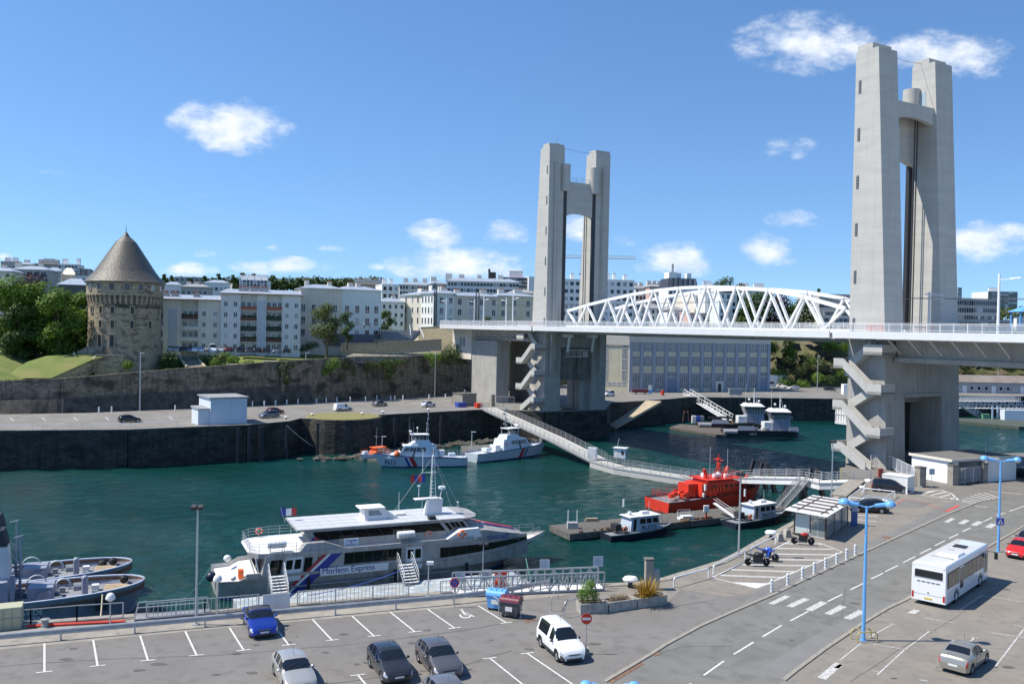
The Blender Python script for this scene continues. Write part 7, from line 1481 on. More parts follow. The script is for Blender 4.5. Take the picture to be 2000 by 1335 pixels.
def car(label, loc, rz, style='hatch', col=(.1,.1,.1), L_=4.0, Wd=1.7, Hs=1.0, cat='car', name='parked_car', detail=2, group=None, plastic=False, metal=.45, z=None, roofc=None, rimm='rim', rails=False):
	S = STY[style]; t = thing(name, label, cat, (loc[0], loc[1], loc[2] if z is None else z), rz, group)
	pm = paint('car_paint_%02d_%02d_%02d_%d' % (int(col[0]*99), int(col[1]*99), int(col[2]*99), int(metal*10)), col, metal)
	ns = 64 if detail == 2 else 34; hw = Wd/2; r = .31 if style not in ('bigvan',) else .34
	def wfun(s):
		e = 1.0
		if s < .09: e -= .26*(1-s/.09)**2
		if s > .93: e -= .16*((s-.93)/.07)**2
		return hw*e
	NP = 12; secs = []; ss = []
	for i in range(ns+1):
		s = i/ns
		if i == 0: s = 0
		zt = smooth(S['top'], s)*Hs; bl_ = lerpc(S['belt'], s)*Hs; w_ = wfun(s); x = L_/2-s*L_; zb = .22 if .04 < s < .97 else .26
		for wc in S['wh']:
			dx = (s-wc)*L_; ra = r+.065
			if abs(dx) < ra: zb = max(zb, r+math.sqrt(ra*ra-dx*dx))
		be = min(bl_, zt-.05); g = max(0, zt-be-.05); wt = max(.3*w_, w_*.96-.34*g-.02)
		zb = min(zb, be-.1)
		pts = [(w_*.93, zb), (w_*.985, zb+.06*(be-zb)), (w_*1.0, zb+.3*(be-zb)), (w_*1.0, zb+.62*(be-zb)), (w_*.985, be-.03), (w_*.955, be),
			   (w_*.955+(wt-w_*.955)*.33, be+(zt-.07-be)*.36), (w_*.955+(wt-w_*.955)*.68, be+(zt-.07-be)*.72), (wt, zt-.06), (wt-.09, zt-.02), (wt*.5, zt), (0, zt+.008)]
		secs.append([(x, p[0], p[1]) for p in pts]+[(x, -p[0], p[1]) for p in reversed(pts[:-1])]); ss.append(s)
	K = 2*NP-1; groups = {}
	vs = [p for q_ in secs for p in q_]
	def grp(s, j):
		jj = j if j < NP-1 else K-2-j
		side = 'l' if j < NP-1 else 'r'; zt = smooth(S['top'], s)*Hs; be = lerpc(S['belt'], s)*Hs
		if jj >= 9 and S['ws'][0] < s < S['ws'][1] or (jj == 8 and S['ws'][0]+.02 < s < S['ws'][1]-.02): return 'windscreen'
		if jj >= 9 and S['rw'][0] < s < S['rw'][1]: return 'rear_window'
		if 5 <= jj <= 7 and zt-be > .16*Hs:
			for n_, (a, b_) in enumerate(S['win']):
				if a < s < b_ and zt-be > .2: return 'side_window_%s%d' % (side, n_)
		if jj in (3, 4) and .012 < s < .085: return 'headlight_'+side
		if jj in (3, 4) and s > .965: return 'tail_light_'+side
		if plastic and jj <= 1: return 'bumper'
		if plastic and (s < .07 or s > .96) and jj <= 2: return 'bumper'
		if 'soft' in S and S['soft'][0] < s < S['soft'][1] and jj >= 5: return 'soft_top'
		if roofc and jj >= 8 and S['ws'][1] < s < S['rw'][0]: return 'roof'
		return 'body'
	for i in range(ns):
		for j in range(K-1):
			groups.setdefault(grp((ss[i]+ss[i+1])/2, j), []).append((i*K+j, i*K+j+1, (i+1)*K+j+1, (i+1)*K+j))
	groups['body'].append(tuple(range(K))); groups['body'].append(tuple(reversed(range(ns*K, ns*K+K))))
	out = {}
	for g, fs in groups.items():
		used = sorted({v for f in fs for v in f}); mp_ = {v: k for k, v in enumerate(used)}
		mb = MB(); mb.v = [vs[v] for v in used]; mb.f = [tuple(mp_[v] for v in f) for f in fs]; mb.m = [0]*len(fs)
		nm = g.rsplit('_', 1)[0] if g[:4] in ('side', 'head', 'tail') else g
		mt = {'body': pm, 'windscreen': 'glass', 'rear_window': 'glass', 'side_window': 'glass', 'headlight': 'headlamp', 'tail_light': 'tail', 'bumper': 'trim', 'soft_top': 'trim', 'roof': roofc}[nm]
		out[g] = mb.build(nm, mt, t, smooth=True)
	MB().box(-L_*.47, L_*.47, -hw*.8, hw*.8, .2, .5).build('underbody', 'dark', t)
	for wc in S['wh']:
		for sy in (-1, 1): wheel(t, L_/2-wc*L_, sy*(hw-.11), r, .2, rimm)
	body = out['body']
	if detail >= 1:
		for sy in (-1, 1):
			xm = L_/2-L_*(S['win'][0][0]-.005); zm = lerpc(S['belt'], .33)*Hs
			o = MB().ball((0,0,0), .1, 8, sz=.8).build('mirror', pm if not plastic else 'trim', t, smooth=True); o.location = (xm, sy*(hw+.06), zm+.07); o.scale = (.8,1.2,1)
	if detail == 2:
		MB().box(L_/2-.005, L_/2+.015, -.26, .26, .40, .51).build('number_plate', 'plate', t)
		MB().box(-L_/2-.015, -L_/2+.005, -.26, .26, .50, .61).build('number_plate', 'plate', t)
		MB().box(L_/2-.02, L_/2+.01, -hw*.45, hw*.45, .54, .60).build('grille', 'dark', t); MB().box(L_/2-.03, L_/2+.008, -hw*.6, hw*.6, .26, .37).build('air_intake', 'dark', t)
		MB().bar((L_/2-.06,-hw*.45,.615), (L_/2-.06,hw*.45,.615), .03, .02).build('grille_trim', 'chrome', t)
		for sy in (-1, 1):
			for (a, b_) in S['win'][:2]:
				if b_-a > .25: continue
				x_ = L_/2-(b_-.02)*L_; zz = lerpc(S['belt'], b_)*Hs-.09; MB().box(x_-.09, x_+.09, sy*(hw*.985)-.02, sy*(hw*.985)+.02, zz-.015, zz+.015).build('door_handle', pm, body)
				# shut line of the door
				MB().box(x_-.115, x_-.105, sy*hw*.95-.045, sy*hw*.95+.045 , .32, zz+.02).build('door_gap', 'dark', body)
		x_ = L_/2-S['ws'][0]*L_; zc_ = lerpc(S['top'], S['ws'][0])*Hs
		m = MB(); m.bar((x_-.1,.08,zc_+.07), (x_-.28,.55,zc_+.2), .02); m.bar((x_-.1,-.5,zc_+.07), (x_-.3,-.05,zc_+.22), .02); m.build('wiper', 'dark', out['windscreen'])
		if style in ('hatch', 'sedan', 'van'):
			zr_ = lerpc(S['top'], .52)*Hs; m = MB(); m.tube((L_/2-.50*L_,0,zr_), (L_/2-.50*L_-.18,0,zr_+.5), .008, n=4); m.build('aerial', 'dark', t)
	if rails:
		for sy in (-1, 1): m = MB(); m.bar((L_*.02,sy*hw*.66,1.44*Hs+.06), (-L_*.33,sy*hw*.66,1.42*Hs+.06), .04); m.build('roof_rail', 'galv', t)
	return t
def carpx(label, rear, front, *a, z=7, off=0, **k):
	"place a car by the photo's ground points under its rear and its front"
	p, q = P(*rear, z), P(*front, z); c_ = (p+q)/2; return car(label, (c_.x, c_.y, z+.012), yaw(p, q), *a, **k)
# near car park (front towards the camera)
carpx('royal blue convertible with a black soft top parked alone facing the camera', (496,1203), (519,1253), 'conv', (.016,.045,.33), 4.36, 1.75, 1.0, metal=.5)
carpx('silver estate car cut off by the bottom edge of the picture', (556,1300), (592,1362), 'hatch', (.50,.48,.44), 4.4, 1.75, 1.0, rails=False)
carpx('dark grey hatchback, left of the two side by side at the bottom edge', (736,1283), (786,1345), 'hatch', (.045,.047,.052), 4.03, 1.72, 1.02, metal=.5)
carpx('lighter grey hatchback, right of the two side by side at the bottom edge', (830,1275), (884,1335), 'hatch', (.15,.14,.145), 4.2, 1.76, 1.02, metal=.5)
carpx('grey car roof just showing at the bottom edge in front of the lighter grey hatchback', (850,1352), (905,1420), 'hatch', (.22,.21,.21), 4.2, 1.76, 1.0)
carpx('white passenger van with black bumpers parked by the no-entry sign', (1068,1251), (1123,1298), 'van', (.78,.78,.77), 4.14, 1.72, .98, cat='van', name='parked_van', plastic=True, metal=0)
carpx('silver-beige saloon seen from behind in the lower right corner', (1853,1322), (1912,1277), 'sedan', (.36,.34,.29), 4.25, 1.74, 1.03, metal=.5)
carpx('bright red crossover with black roof rails facing the camera at the right edge', (2012,1073), (1975,1096), 'hatch', (.62,.018,.012), 4.16, 1.73, 1.05, plastic=True, metal=.1, rails=True)
carpx('dark blue-black car partly hidden behind the red crossover', (2025,1057), (1992,1076), 'hatch', (.012,.016,.028), 4.2, 1.75, 1.0)
carpx('dark grey people carrier with a silver rack parked by the white storage box', (1702,957), (1778,963), 'mpv', (.028,.032,.045), 4.7, 1.85, 1.0, rails=True)
carpx('black hatchback parked facing left between the bus shelter and the white railing', (1732,1001), (1660,997), 'hatch', (.012,.014,.022), 4.2, 1.75, 1.03)
carpx('dark car beside the gatehouse at the right edge of the picture', (2018,935), (1974,928), 'hatch', (.02,.022,.03), 4.3, 1.75, 1.02, detail=1)
# far quay
carpx('dark grey-green hatchback parked alone on the left of the far quay', (230,825), (276,823), 'hatch', (.028,.034,.034), 4.2, 1.7, 1.03, detail=1)
carpx('slate grey people carrier parked beside the maroon car on the far quay', (544,814), (506,816.5), 'mpv', (.15,.17,.21), 4.4, 1.75, .93, detail=1)
carpx('maroon hatchback behind the slate grey people carrier on the far quay', (521,809), (553,807), 'hatch', (.16,.014,.014), 4.0, 1.7, 1.02, detail=1)
carpx('white panel van parked on the far quay near the grassed bastion', (651,803), (688,801), 'cargo', (.74,.74,.74), 4.4, 1.8, .98, cat='van', name='parked_van', detail=1, plastic=True, metal=0)
carpx('silver-grey hatchback on the far quay right of the white panel van', (726,794), (757,792), 'hatch', (.20,.21,.23), 4.0, 1.7, 1.02, detail=1)
carpx('white hatchback on the far quay below the thin lamp pole', (822,795), (851,793), 'hatch', (.62,.65,.68), 3.9, 1.66, 1.02, detail=1, metal=.2)
carpx('small white van parked right of the smaller tower on the far quay', (1198,773), (1178,774), 'van', (.74,.74,.73), 4.2, 1.75, .98, cat='van', name='parked_van', detail=1, metal=0)
carpx('white estate car near the white hut beyond the workshop', (1520,757), (1536,758), 'mpv', (.6,.62,.64), 4.4, 1.75, .9, detail=1, metal=.1)
carpx('white saloon right of the estate car beyond the workshop', (1557,760), (1541,760), 'hatch', (.7,.7,.7), 4.3, 1.75, 1.0, detail=1, metal=.1)
carpx('black car parked under the slatted cage near the large tower', (1612,762), (1630,763), 'hatch', (.015,.015,.018), 4.3, 1.75, 1.0, detail=1)
# row parked in front of the cream blocks
zz = 18.9
row = [(335,'white car, leftmost of the row in front of the cream blocks',(.6,.62,.65)),(348,'silver car second in the row in front of the cream blocks',(.3,.32,.35)),(362,'black car third in the row, right of the silver one',(.015,.015,.02)),(373,'blue-grey car fourth in the row below the balconies',(.12,.16,.24)),(384,'white car just left of the grey-and-white box van',(.65,.66,.68)),(397,'small white car touching the left side of the box van',(.55,.57,.6)),(434,'silver-white car just right of the grey-and-white box van',(.5,.52,.55)),(448,'dark red car in the row below the taller cream block',(.14,.012,.012)),(471,'black people carrier right of the dark red car',(.012,.013,.018)),(488,'charcoal car behind the lawn, left of the stair door',(.04,.045,.055)),(504,'black car in front of the stair door of the taller cream block',(.012,.013,.018)),(520,'black car just right of the stair door',(.015,.016,.02)),(541,'blue-grey car second from the right end of the row',(.12,.14,.18)),(560,'black car at the right end of the row in front of the cream block',(.014,.014,.018))]
for i, (px, lb, col) in enumerate(row):
	p = Q(px, 686, 231 if px < 430 else 234); car(lb, (p.x, p.y, zz+.25), PI/2+.1 if i % 3 else -PI/2+.1, 'mpv' if i in (8,12) else 'hatch', col, 4.1, 1.72, 1.0, detail=1, group='cars parked in front of the cream blocks')
p = Q(415, 686, 230.5); car('grey-and-white box van in the row in front of the cream blocks', (p.x, p.y, zz+.2), -PI/2+.35, 'bigvan', (.6,.62,.63), 5.2, 2.0, .95, cat='van', name='parked_van', detail=1, metal=0)
# ------------------------------------------------------------ the coach
A, B, C_ = P(1771,1180,7), P(1847,1190.5,7), P(1935,1131,7)
dr = (C_-B).normalized(); rz = math.atan2(dr.y, dr.x); Lb, Wb, Hb = 10.9, 2.5, 3.15
left = V((-dr.y, dr.x, 0)); ctr = B+left*(Wb/2)+dr*(Lb/2)
t = thing('coach', 'white single-deck coach seen from behind, parked in the right-hand lot', 'bus', (ctr.x, ctr.y, 7.01), rz)
rg = []
for s, ins in ((-Lb/2,.05),(-Lb/2+.08,.01),(-Lb/2+.4,0),(Lb/2-.5,0),(Lb/2-.15,.03),(Lb/2,.14)):
	w_ = Wb/2-ins; hh = Hb-ins*.8
	rg.append([(s,-w_,.34),(s,-w_,1.6),(s,-w_+.01,hh-.24),(s,-w_+.04,hh-.12),(s,-w_+.12,hh-.03),(s,-w_+.4,hh),(s,0,hh+.02),(s,w_-.4,hh),(s,w_-.12,hh-.03),(s,w_-.04,hh-.12),(s,w_-.01,hh-.24),(s,w_,1.6),(s,w_,.34)])
busw = paint('coach_white', (.80,.80,.79), 0, .3)
MB().loft(rg).build('body', busw, t, smooth=True)
MB().box(-Lb/2+.3, Lb/2-.3, -1.1, 1.1, .25, .5).build('underbody', 'dark', t)
gl = mat('coach_glass', (.03,.035,.035), (.10,.11,.10), .08, ns=.7, spec=.7)
y = -Wb/2
MB().box(-Lb/2+.25, Lb/2-.45, y-.012, y+.05, 1.44, 2.62).build('window_band', 'dark', t); wb = LAST[0]
xs = [-5.1,-4.25,-3.35,-2.45]
edges = [(-5.05,-4.3),(-4.25,-3.4),(-3.35,-2.45),(-1.3,-.35),(-.3,.75),(.8,1.85),(1.9,2.95),(3.0,3.9)]
for a, b_ in edges: MB().box(a, b_, y-.03, y-.012, 1.5, 2.56).build('side_window', gl, t)
for a, b_ in ((-2.4,-1.4),(4.0,4.95)):
	MB().box(a, b_, y-.035, y+.03, .42, 2.6).build('door', busw, t); d_ = LAST[0]; MB().box(a+.1, b_-.1, y-.05, y-.036, .95, 2.5).build('door_window', gl, d_)
MB().box(-Lb/2+.25, Lb/2-.45, Wb/2-.05, Wb/2+.012, 1.44, 2.62).build('window_band', 'dark', t)
MB().box(-Lb/2-.03, -Lb/2+.06, -.98, .98, 2.10, 2.62).build('rear_window', 'glass', t)
MB().box(-Lb/2-.035, -Lb/2-.0, -.95, .95, 2.66, 2.70).build('rear_trim', 'palegrey', t)
m = MB(); [m.box(-Lb/2-.012, -Lb/2+.03, -.8+i*.34, -.8+i*.34+.26, 1.72+k*.035, 1.735+k*.035) for i in range(5) for k in range(3)]; m.build('vent_louvres', 'dark', t)
m = MB(); m.box(-Lb/2-.008, -Lb/2+.02, -1.1, 1.1, .82, .835); m.box(-Lb/2-.008, -Lb/2+.02, -1.08, 1.08, 2.02, 2.03); m.box(-Lb/2-.01,-Lb/2+.03,-.07,.07,.94,1.02); m.build('engine_hatch_seam', 'dark', t)
for sy in (-1, 1): MB().box(-Lb/2-.02, -Lb/2+.04, sy*1.1-.07, sy*1.1+.07, .50, .95).build('tail_light', 'tail', t); MB().box(-Lb/2+.0, -Lb/2+.06, sy*1.08-.06, sy*1.08+.06, 2.86, 2.92).build('marker_light', 'tail', t)
MB().box(-Lb/2-.02, -Lb/2+.03, -.28, .28, .50, .62).build('number_plate', mat('plate_yellow', (.6,.45,.05), None, .5), t)
for x in (-3.0, 3.15):
	for sy in (-1, 1):
		wheel(t, x, sy*(Wb/2-.12), .48, .26, 'galv', 8)
		m = MB(); m.T = Matrix.Translation((x, sy*(Wb/2+.005), .5)) @ Matrix.Rotation(PI/2, 4, 'X'); m.lathe([(.50,-.01),(.60,-.01),(.60,.01),(.50,.01)], 20, a0=0, a1=PI); m.build('wheel_arch', 'dark', t)
MB().box(1.6, 2.5, -.45, .45, Hb, Hb+.1).build('roof_hatch', 'blackgloss', t); MB().box(-.3, .2, -.1, .35, Hb, Hb+.08).build('roof_hatch', 'blackgloss', t)
MB().hexa([(-2.1,-1.05,Hb-.02),(-.1,-1.05,Hb-.02),(-.1,.55,Hb-.02),(-2.1,.55,Hb-.02)], [(-1.8,-.95,Hb+.16),(-.3,-.95,Hb+.16),(-.3,.4,Hb+.16),(-1.8,.4,Hb+.16)]).build('roof_unit', busw, t)
MB().box(-2.75,-2.68,-.9,.7,Hb,Hb+.03).build('roof_seam', 'dark', t)
m = MB(); m.tube((Lb/2-.3,-Wb/2,2.5), (Lb/2+.1,-Wb/2-.45,2.45), .03); m.build('mirror_arm', 'dark', t); MB().cb((Lb/2+.1,-Wb/2-.5,2.15), (.12,.24,.55)).build('mirror', 'blackgloss', t)
# ------------------------------------------------------------ motorcycles
def moto(label, loc, rz, tank='black', fair=None, seat='black', lean=.12, group='motorcycles on the hatched bay'):
	t = thing('motorcycle', label, 'motorcycle', (loc[0], loc[1], 7.02), rz, group); t.rotation_euler = (lean, 0, rz); t.scale = (1.08,1.08,1.12)
	for x in (.72, -.70):
		a = MB(); a.torus((0,0,0), .25, .055, 'Y', 20, 8); o = a.build('wheel', 'black', t, smooth=True); o.location = (x, 0, .31)
		r_ = MB(); r_.T = Matrix.Rotation(PI/2, 4, 'X'); r_.lathe([(.205,-.03),(.205,.03),(.18,.03),(.18,-.03)], 16); [r_.bar((0,0,0), (.19*math.cos(k*2*PI/5), .19*math.sin(k*2*PI/5), 0), .035) for k in range(5)]; r_.lathe([(.05,-.06),(.05,.06)], 8); r_.build('rim', 'blackgloss', o);
	m = MB(); m.tube((.72,.10,.31), (.50,.09,.88), .028); m.tube((.72,-.10,.31), (.50,-.09,.88), .028); m.build('fork', 'galv', t)
	m = MB(); m.tube((.45,0,.85), (.15,0,.45), .04); m.tube((.45,0,.85), (-.1,0,.72), .035); m.tube((-.1,0,.72), (-.15,0,.35), .035); m.tube((-.15,.08,.36), (-.70,.08,.31), .03); m.tube((-.15,-.08,.36), (-.70,-.08,.31), .03); m.tube((-.1,0,.72), (-.62,0,.86), .03); m.build('chassis', 'dark', t)
	m = MB(); m.frust(-.38,.36,.14,.2,-.3,.42,.18,.74); m.T = Matrix.Translation((.13,0,.5)) @ Matrix.Rotation(R(25),4,'Y'); m.lathe([(.10,0),(.10,.17)], 10); m.build('engine', 'dark', t)
	m = MB(); m.path([(.2,-.12,.45),(.25,-.13,.28),(-.1,-.15,.22),(-.35,-.17,.32)], .03); m.tube((-.35,-.17,.32), (-.62,-.19,.45), .055, .06, 8); m.build('exhaust', 'galv', t)
	m = MB(); m.T = Matrix.Translation((.14,0,.86)) @ Matrix.Diagonal((1.7,.95,.85,1)); m.ball((0,0,.02), .21, 12); m.build('fuel_tank', tank, t, smooth=True)
	m = MB(); m.hexa([(-.62,-.09,.82),(-.08,-.12,.74),(-.08,.12,.74),(-.62,.09,.82)], [(-.66,-.07,.93),(-.08,-.1,.83),(-.08,.1,.83),(-.66,.07,.93)]); m.hexa([(-.9,-.05,.9),(-.6,-.08,.82),(-.6,.08,.82),(-.9,.05,.9)],[(-.93,-.04,.97),(-.6,-.07,.93),(-.6,.07,.93),(-.93,.04,.97)]); m.build('seat', seat, t)
	m = MB(); m.path([(.38,.36,.98),(.46,.12,1.0),(.46,-.12,1.0),(.38,-.36,.98)], .018); m.build('handlebar', 'dark', t)
	m = MB(); m.T = Matrix.Translation((.58,0,.88)) @ Matrix.Rotation(PI/2,4,'Y'); m.lathe([(.04,-.08),(.10,0),(.10,.06)], 10); m.build('headlight', fair or 'headlamp', t)
	m = MB(); [m.tube((.42,s*.25,1.0), (.40,s*.34,1.14), .01, n=4) for s in (-1,1)]; [m.cb((.40,s*.36,1.16), (.03,.11,.07)) for s in (-1,1)]; m.build('mirror', 'dark', t)
	m = MB(); m.T = Matrix.Translation((.72,0,.31)) @ Matrix.Rotation(PI/2,4,'X'); m.lathe([(.32,-.07),(.34,0),(.32,.07)], 12, a0=R(30), a1=R(140)); m.build('mudguard', fair or tank, t)
	if fair:
		m = MB(); [m.plate([(.55,s*.12,.95),(.30,s*.2,.75),(.28,s*.19,.42),(.05,s*.17,.35),(.15,s*.2,.72)], (0,s*.02,0)) for s in (-1,1)]; m.build('fairing', fair, t)
		m = MB(); [m.plate([(-.15,s*.12,.78),(-.6,s*.1,.92),(-.75,s*.08,.98),(-.5,s*.11,.78)], (0,s*.02,0)) for s in (-1,1)]; m.build('tail_fairing', fair, t)
	return t
mblue = mat('motorcycle_blue', (.02,.10,.55), None, .3, coat=.5); mred = mat('motorcycle_red', (.42,.02,.02), None, .3, coat=.5)
p, q_ = P(1462,1104), P(1495,1105); moto('black naked motorcycle in front of the blue one on the hatched bay', (p+q_)/2, yaw(p, q_), 'blackgloss')
p, q_ = P(1484,1096), P(1498,1096); c_ = (p+q_)/2; moto('blue and white faired motorcycle behind the black one', c_+V((.3,.25,0)), yaw(p, q_)-.5, mblue, mblue, lean=-.12)
p, q_ = P(1552,1062), P(1583,1063.5); moto('red and black motorcycle in front of the bus shelter', (p+q_)/2, yaw(p, q_)-.06, mred, None)
# ------------------------------------------------------------ vegetation
def leaves(name, mt, clumps, n, size, par=None, seed=1, up=.35):
	rnd = random.Random(seed); vs = []; fs = []; tot = sum(r[0]*r[1] for _, r in clumps)
	for c, r in clumps:
		k = int(n*r[0]*r[1]/tot)
		for i in range(k):
			d = V((rnd.gauss(0,1), rnd.gauss(0,1), rnd.gauss(0,1))).normalized(); f = rnd.random()**.33
			wob = 1+.22*mn.noise(V(c)*.7+d*2.2)
			p = V(c)+V((d.x*r[0], d.y*r[0], d.z*r[1]))*f*wob
			nn_ = (d+V((rnd.gauss(0,.5), rnd.gauss(0,.5), rnd.gauss(0,.5)+up))).normalized(); a = nn_.orthogonal().normalized(); b_ = nn_.cross(a); t_ = rnd.random()*6.28
			a, b_ = a*math.cos(t_)+b_*math.sin(t_), b_*math.cos(t_)-a*math.sin(t_); s = size*rnd.uniform(.6,1.3)
			o = len(vs); vs += [p-a*s, p-b_*s*.45, p+a*s, p+b_*s*.45]; fs.append((o,o+1,o+2,o+3))
	me = bpy.data.meshes.new(name); me.from_pydata([tuple(v_) for v_ in vs], [], fs); me.materials.append(M[mt]); return link(name, me, par)
def tree(name, label, base, h, r, mt='leaf', n=2600, size=.42, seed=1, group=None, cat='tree', th=None, squash=.42, nc=11, low=.32):
	rnd = random.Random(seed*13+1); t = thing(name, label, cat, base, 0, group); th = th or h*.4
	m = MB(); m.tube((0,0,-1), (rnd.uniform(-.2,.2),0,th), h*.028+.08, h*.018+.05, 7)
	cl = []
	for i in range(nc):
		a = 2*PI*i/nc*1.9+rnd.random(); zf = low+(.96-low)*(i+.5)/nc; rr = r*(.62*math.sin(PI*min(1,(zf-low*.6)/(1.08-low*.6)))**.6)
		c = V((math.cos(a)*rr*rnd.uniform(.6,1), math.sin(a)*rr*rnd.uniform(.6,1), h*zf)); k = r*rnd.uniform(.36,.56); cl.append((c, (k, k*rnd.uniform(.6,.85))))
		if i % 2 == 0: m.tube((0,0,th*.8), c*.9, h*.012+.03, .03, 5)
	m.build('trunk', 'bark', t); leaves('crown', mt, cl, n, size, t, seed); return t
i = 0
for (px, top, Yd, base, r, mt, lb) in [
 (18,548,214,716,7.5,'leaf','broad green tree at the far left edge of the picture'),(70,556,215,700,7,'leaf','green tree below the copper beech, second from the left edge'),
 (115,568,212,695,6.5,'leaf','rounded green tree left of the small white lamp'),(150,575,222,690,6.0,'leaf','green tree touching the left side of the round tower'),(40,600,211,720,5,'leaf2','lower dark tree over the shaded path behind the mound'),
 (95,610,216,705,4.5,'leaf2','dark lower tree between the mound and the park'),(170,600,232,690,4.5,'leaf2','dark tree just behind the left edge of the round tower')]:
	i += 1; p = Q(px, base, Yd); zt_ = Q(px, top, Yd).z; zb_ = 16.2; tree('broadleaf_tree', lb, (p.x, p.y, zb_), zt_-zb_, r, mt, 6200, .40, i, 'park trees left of the round tower', squash=.5, low=.14, nc=22)
p = Q(72,560,262); tree('copper_beech', 'dark purple-leaved beech rising behind the green park trees', (p.x,p.y,20), Q(72,541,262).z-20, 7.2, 'purple', 4200, .42, 31, low=.2, nc=14)
p = Q(638,688,238); tree('lone_tree', 'wind-shaped grey-green tree standing alone at the right end of the lawn', (p.x,p.y,18.6), Q(638,595,238).z-18.6, 5.2, 'leaf3', 4200, .30, 44, th=3.0, low=.3, nc=16)
p = Q(678,640,246); tree('shrubby_tree','dark bushy tree just behind the lone tree', (p.x,p.y,21), Q(678,608,246).z-21, 2.6, 'leaf2', 1300, .28, 45, low=.2)
p = Q(756,640,285); tree('conifer','small dark bushy conifer between the pale green block and the cream block', (p.x,p.y,23.5), Q(756,606,285).z-23.5, 3.0, 'leaf2', 1500, .30, 46, low=.12)
p = Q(955,634,292); tree('round_shrub','small round green tree behind the white masts near the smaller tower', (p.x,p.y,25.5), Q(955,618,292).z-25.5, 2.1, 'leaf2', 800, .26, 47, low=.1)
for j,(px,top,Yd,r,mt,lb) in enumerate([(1413,543,430,9,'leaf2','round dark tree on the ridge above the crown of the truss'),(1440,556,430,6,'leaf2','smaller dark tree right of the one above the truss'),(1480,573,345,8,'leaf2','dark green tree behind the right half of the truss'),(1520,580,350,9,'purple','dark purple tree behind the right half of the truss'),(1565,590,345,8,'leaf2','dark tree left of the grey office block'),(1460,598,338,6,'leaf2','low dark tree under the truss beside the blue-shaded block')]):
	zb_ = 27 if Yd < 400 else 33; p = Q(px,top,Yd); tree('broadleaf_tree', lb, (p.x,p.y,zb_), max(6,p.z-zb_), r, mt, 2600, .55, 60+j, low=.15)
for j,(px,top,w_) in enumerate([(322,538,10),(336,540,9),(402,541,12),(430,537,15),(458,539,13),(476,536,14),(498,537,15),(535,541,16),(556,545,12),(588,546,11),(604,546,13),(622,544,13),(645,548,14),(655,550,11),(516,547,10),(372,546,12),(1958,603,10),(1980,602,12),(1994,600,10),(1600,566,8)]):
	Yd = 640; p = Q(px,top,Yd); k = Yd/1742; tree('ridge_tree', ['rounded tree on the distant ridge, %s'][0] % ['right beside the slate cone','second right of the slate cone','left of the pale flat block','first of the ridge clump above the cream roof','second of the ridge clump above the cream roof','third of the ridge clump above the cream roof','just above the white stepped block','right of the white stepped block','in the dip right of the stepped block','left of the zinc roof ridge','above the left end of the long zinc roof','above the middle of the long zinc roof','near the right end of the long zinc roof','last one before the brown chimneyed roofs','low behind the stepped block','below the pale flat block','right of the white lamp mast','left of the blue kiosk','at the right edge of the picture','small one by the grey office block'][j],
		(p.x,p.y,p.z-15*.9), 15, w_*k*.62, 'leaf2', 620, .95, 80+j, 'trees on the distant ridge', low=.25, nc=6)
p = Q(430,560,600)
stuff(leaves('distant_woodland', 'leaf2', [(Q(x,555+3*math.sin(x*.7),650), (8,5)) for x in range(318,745,13)], 11000, 1.2, seed=5))
stuff(leaves('distant_woodland', 'leaf3', [(Q(x,612,560), (9,4)) for x in range(1850,2010,16)], 1600, 1.0, seed=6))
stuff(leaves('distant_woodland', 'leaf3', [(Q(x,566,560), (6,4)) for x in range(380,445,14)], 900, .9, seed=8))
def bush(label, pts, mt, n=900, size=.22, seed=3, name='bush', cat='bush', group=None):
	c0 = V(pts[0][0]); t = thing(name, label, cat, c0, 0, group); leaves('foliage', mt, [(V(c)-c0, r) for c, r in pts], n, size, t, seed)
	m = MB(); [m.tube(V(c)-c0-V((0,0,r[1])), V(c)-c0, .06, .03, 4) for c, r in pts]; m.build('stem', 'bark', t); return t
bq = lambda *a: [(Q(x, y, Y_), (r, r2)) for x, y, Y_, r, r2 in a]
bush('dark evergreen bush at the right foot of the round tower', bq((330,703,222,2.6,2.4),(345,712,220,2.4,1.8),(322,716,219,2,1.6)), 'leaf2', 2400, seed=1)
bush('yellow-green shrubs tumbling over the wall right of the garden stairs', bq((395,700,224,2.4,1.2),(412,703,223,2.4,1.4),(430,698,226,1.8,1)), 'leaf3', 2200, seed=2)
bush('mixed shrubs on the lawn edge above the first buttress', bq((440,695,228,1.8,1.1),(455,703,224,1.8,1.4),(420,712,220,1.6,1.8)), 'leaf', 1900, seed=3)
bush('dark creeper draping the rampart between the two buttresses', bq((487,713,222,1.6,1.6),(495,728,221,1.2,2.2),(505,716,222,1.4,1.2)), 'leaf2', 1500, .2, 4)
bush('scrub growing from the rampart left of the first buttress', bq((420,732,217.5,1.2,1.4),(404,738,215,1.0,1.0),(445,748,217,1.1,1.2)), 'leaf', 1000, .2, 5)
bush('yellowish shrub hanging over the rampart left of the lamp pole', bq((585,713,229,1.8,1.3),(597,720,229,1.8,1.3)), 'leaf3', 1300, .2, 6)
bush('bright green ivy patches on the rampart right of the lamp pole', bq((640,716,232.5,1.9,1.8),(655,708,233.5,1.8,1.6),(622,712,231.5,1.0,1.7),(632,726,231.5,1.2,1.2)), 'bright', 1900, .2, 7)
bush('olive shrub on the rampart top right of the metal fence', bq((722,713,240,1.9,1.5),(735,715,241,1.4,1.1)), 'leaf3', 1200, .2, 8)
bush('dark ivy mass hanging in a point down the rampart', bq((750,708,243.5,2.2,1.4),(766,708,245,2.6,1.4),(784,706,247,1.8,1.2),(762,720,243.5,2.0,1.8),(760,732,242.5,1.1,1.6)), 'leaf2', 2600, .2, 9)
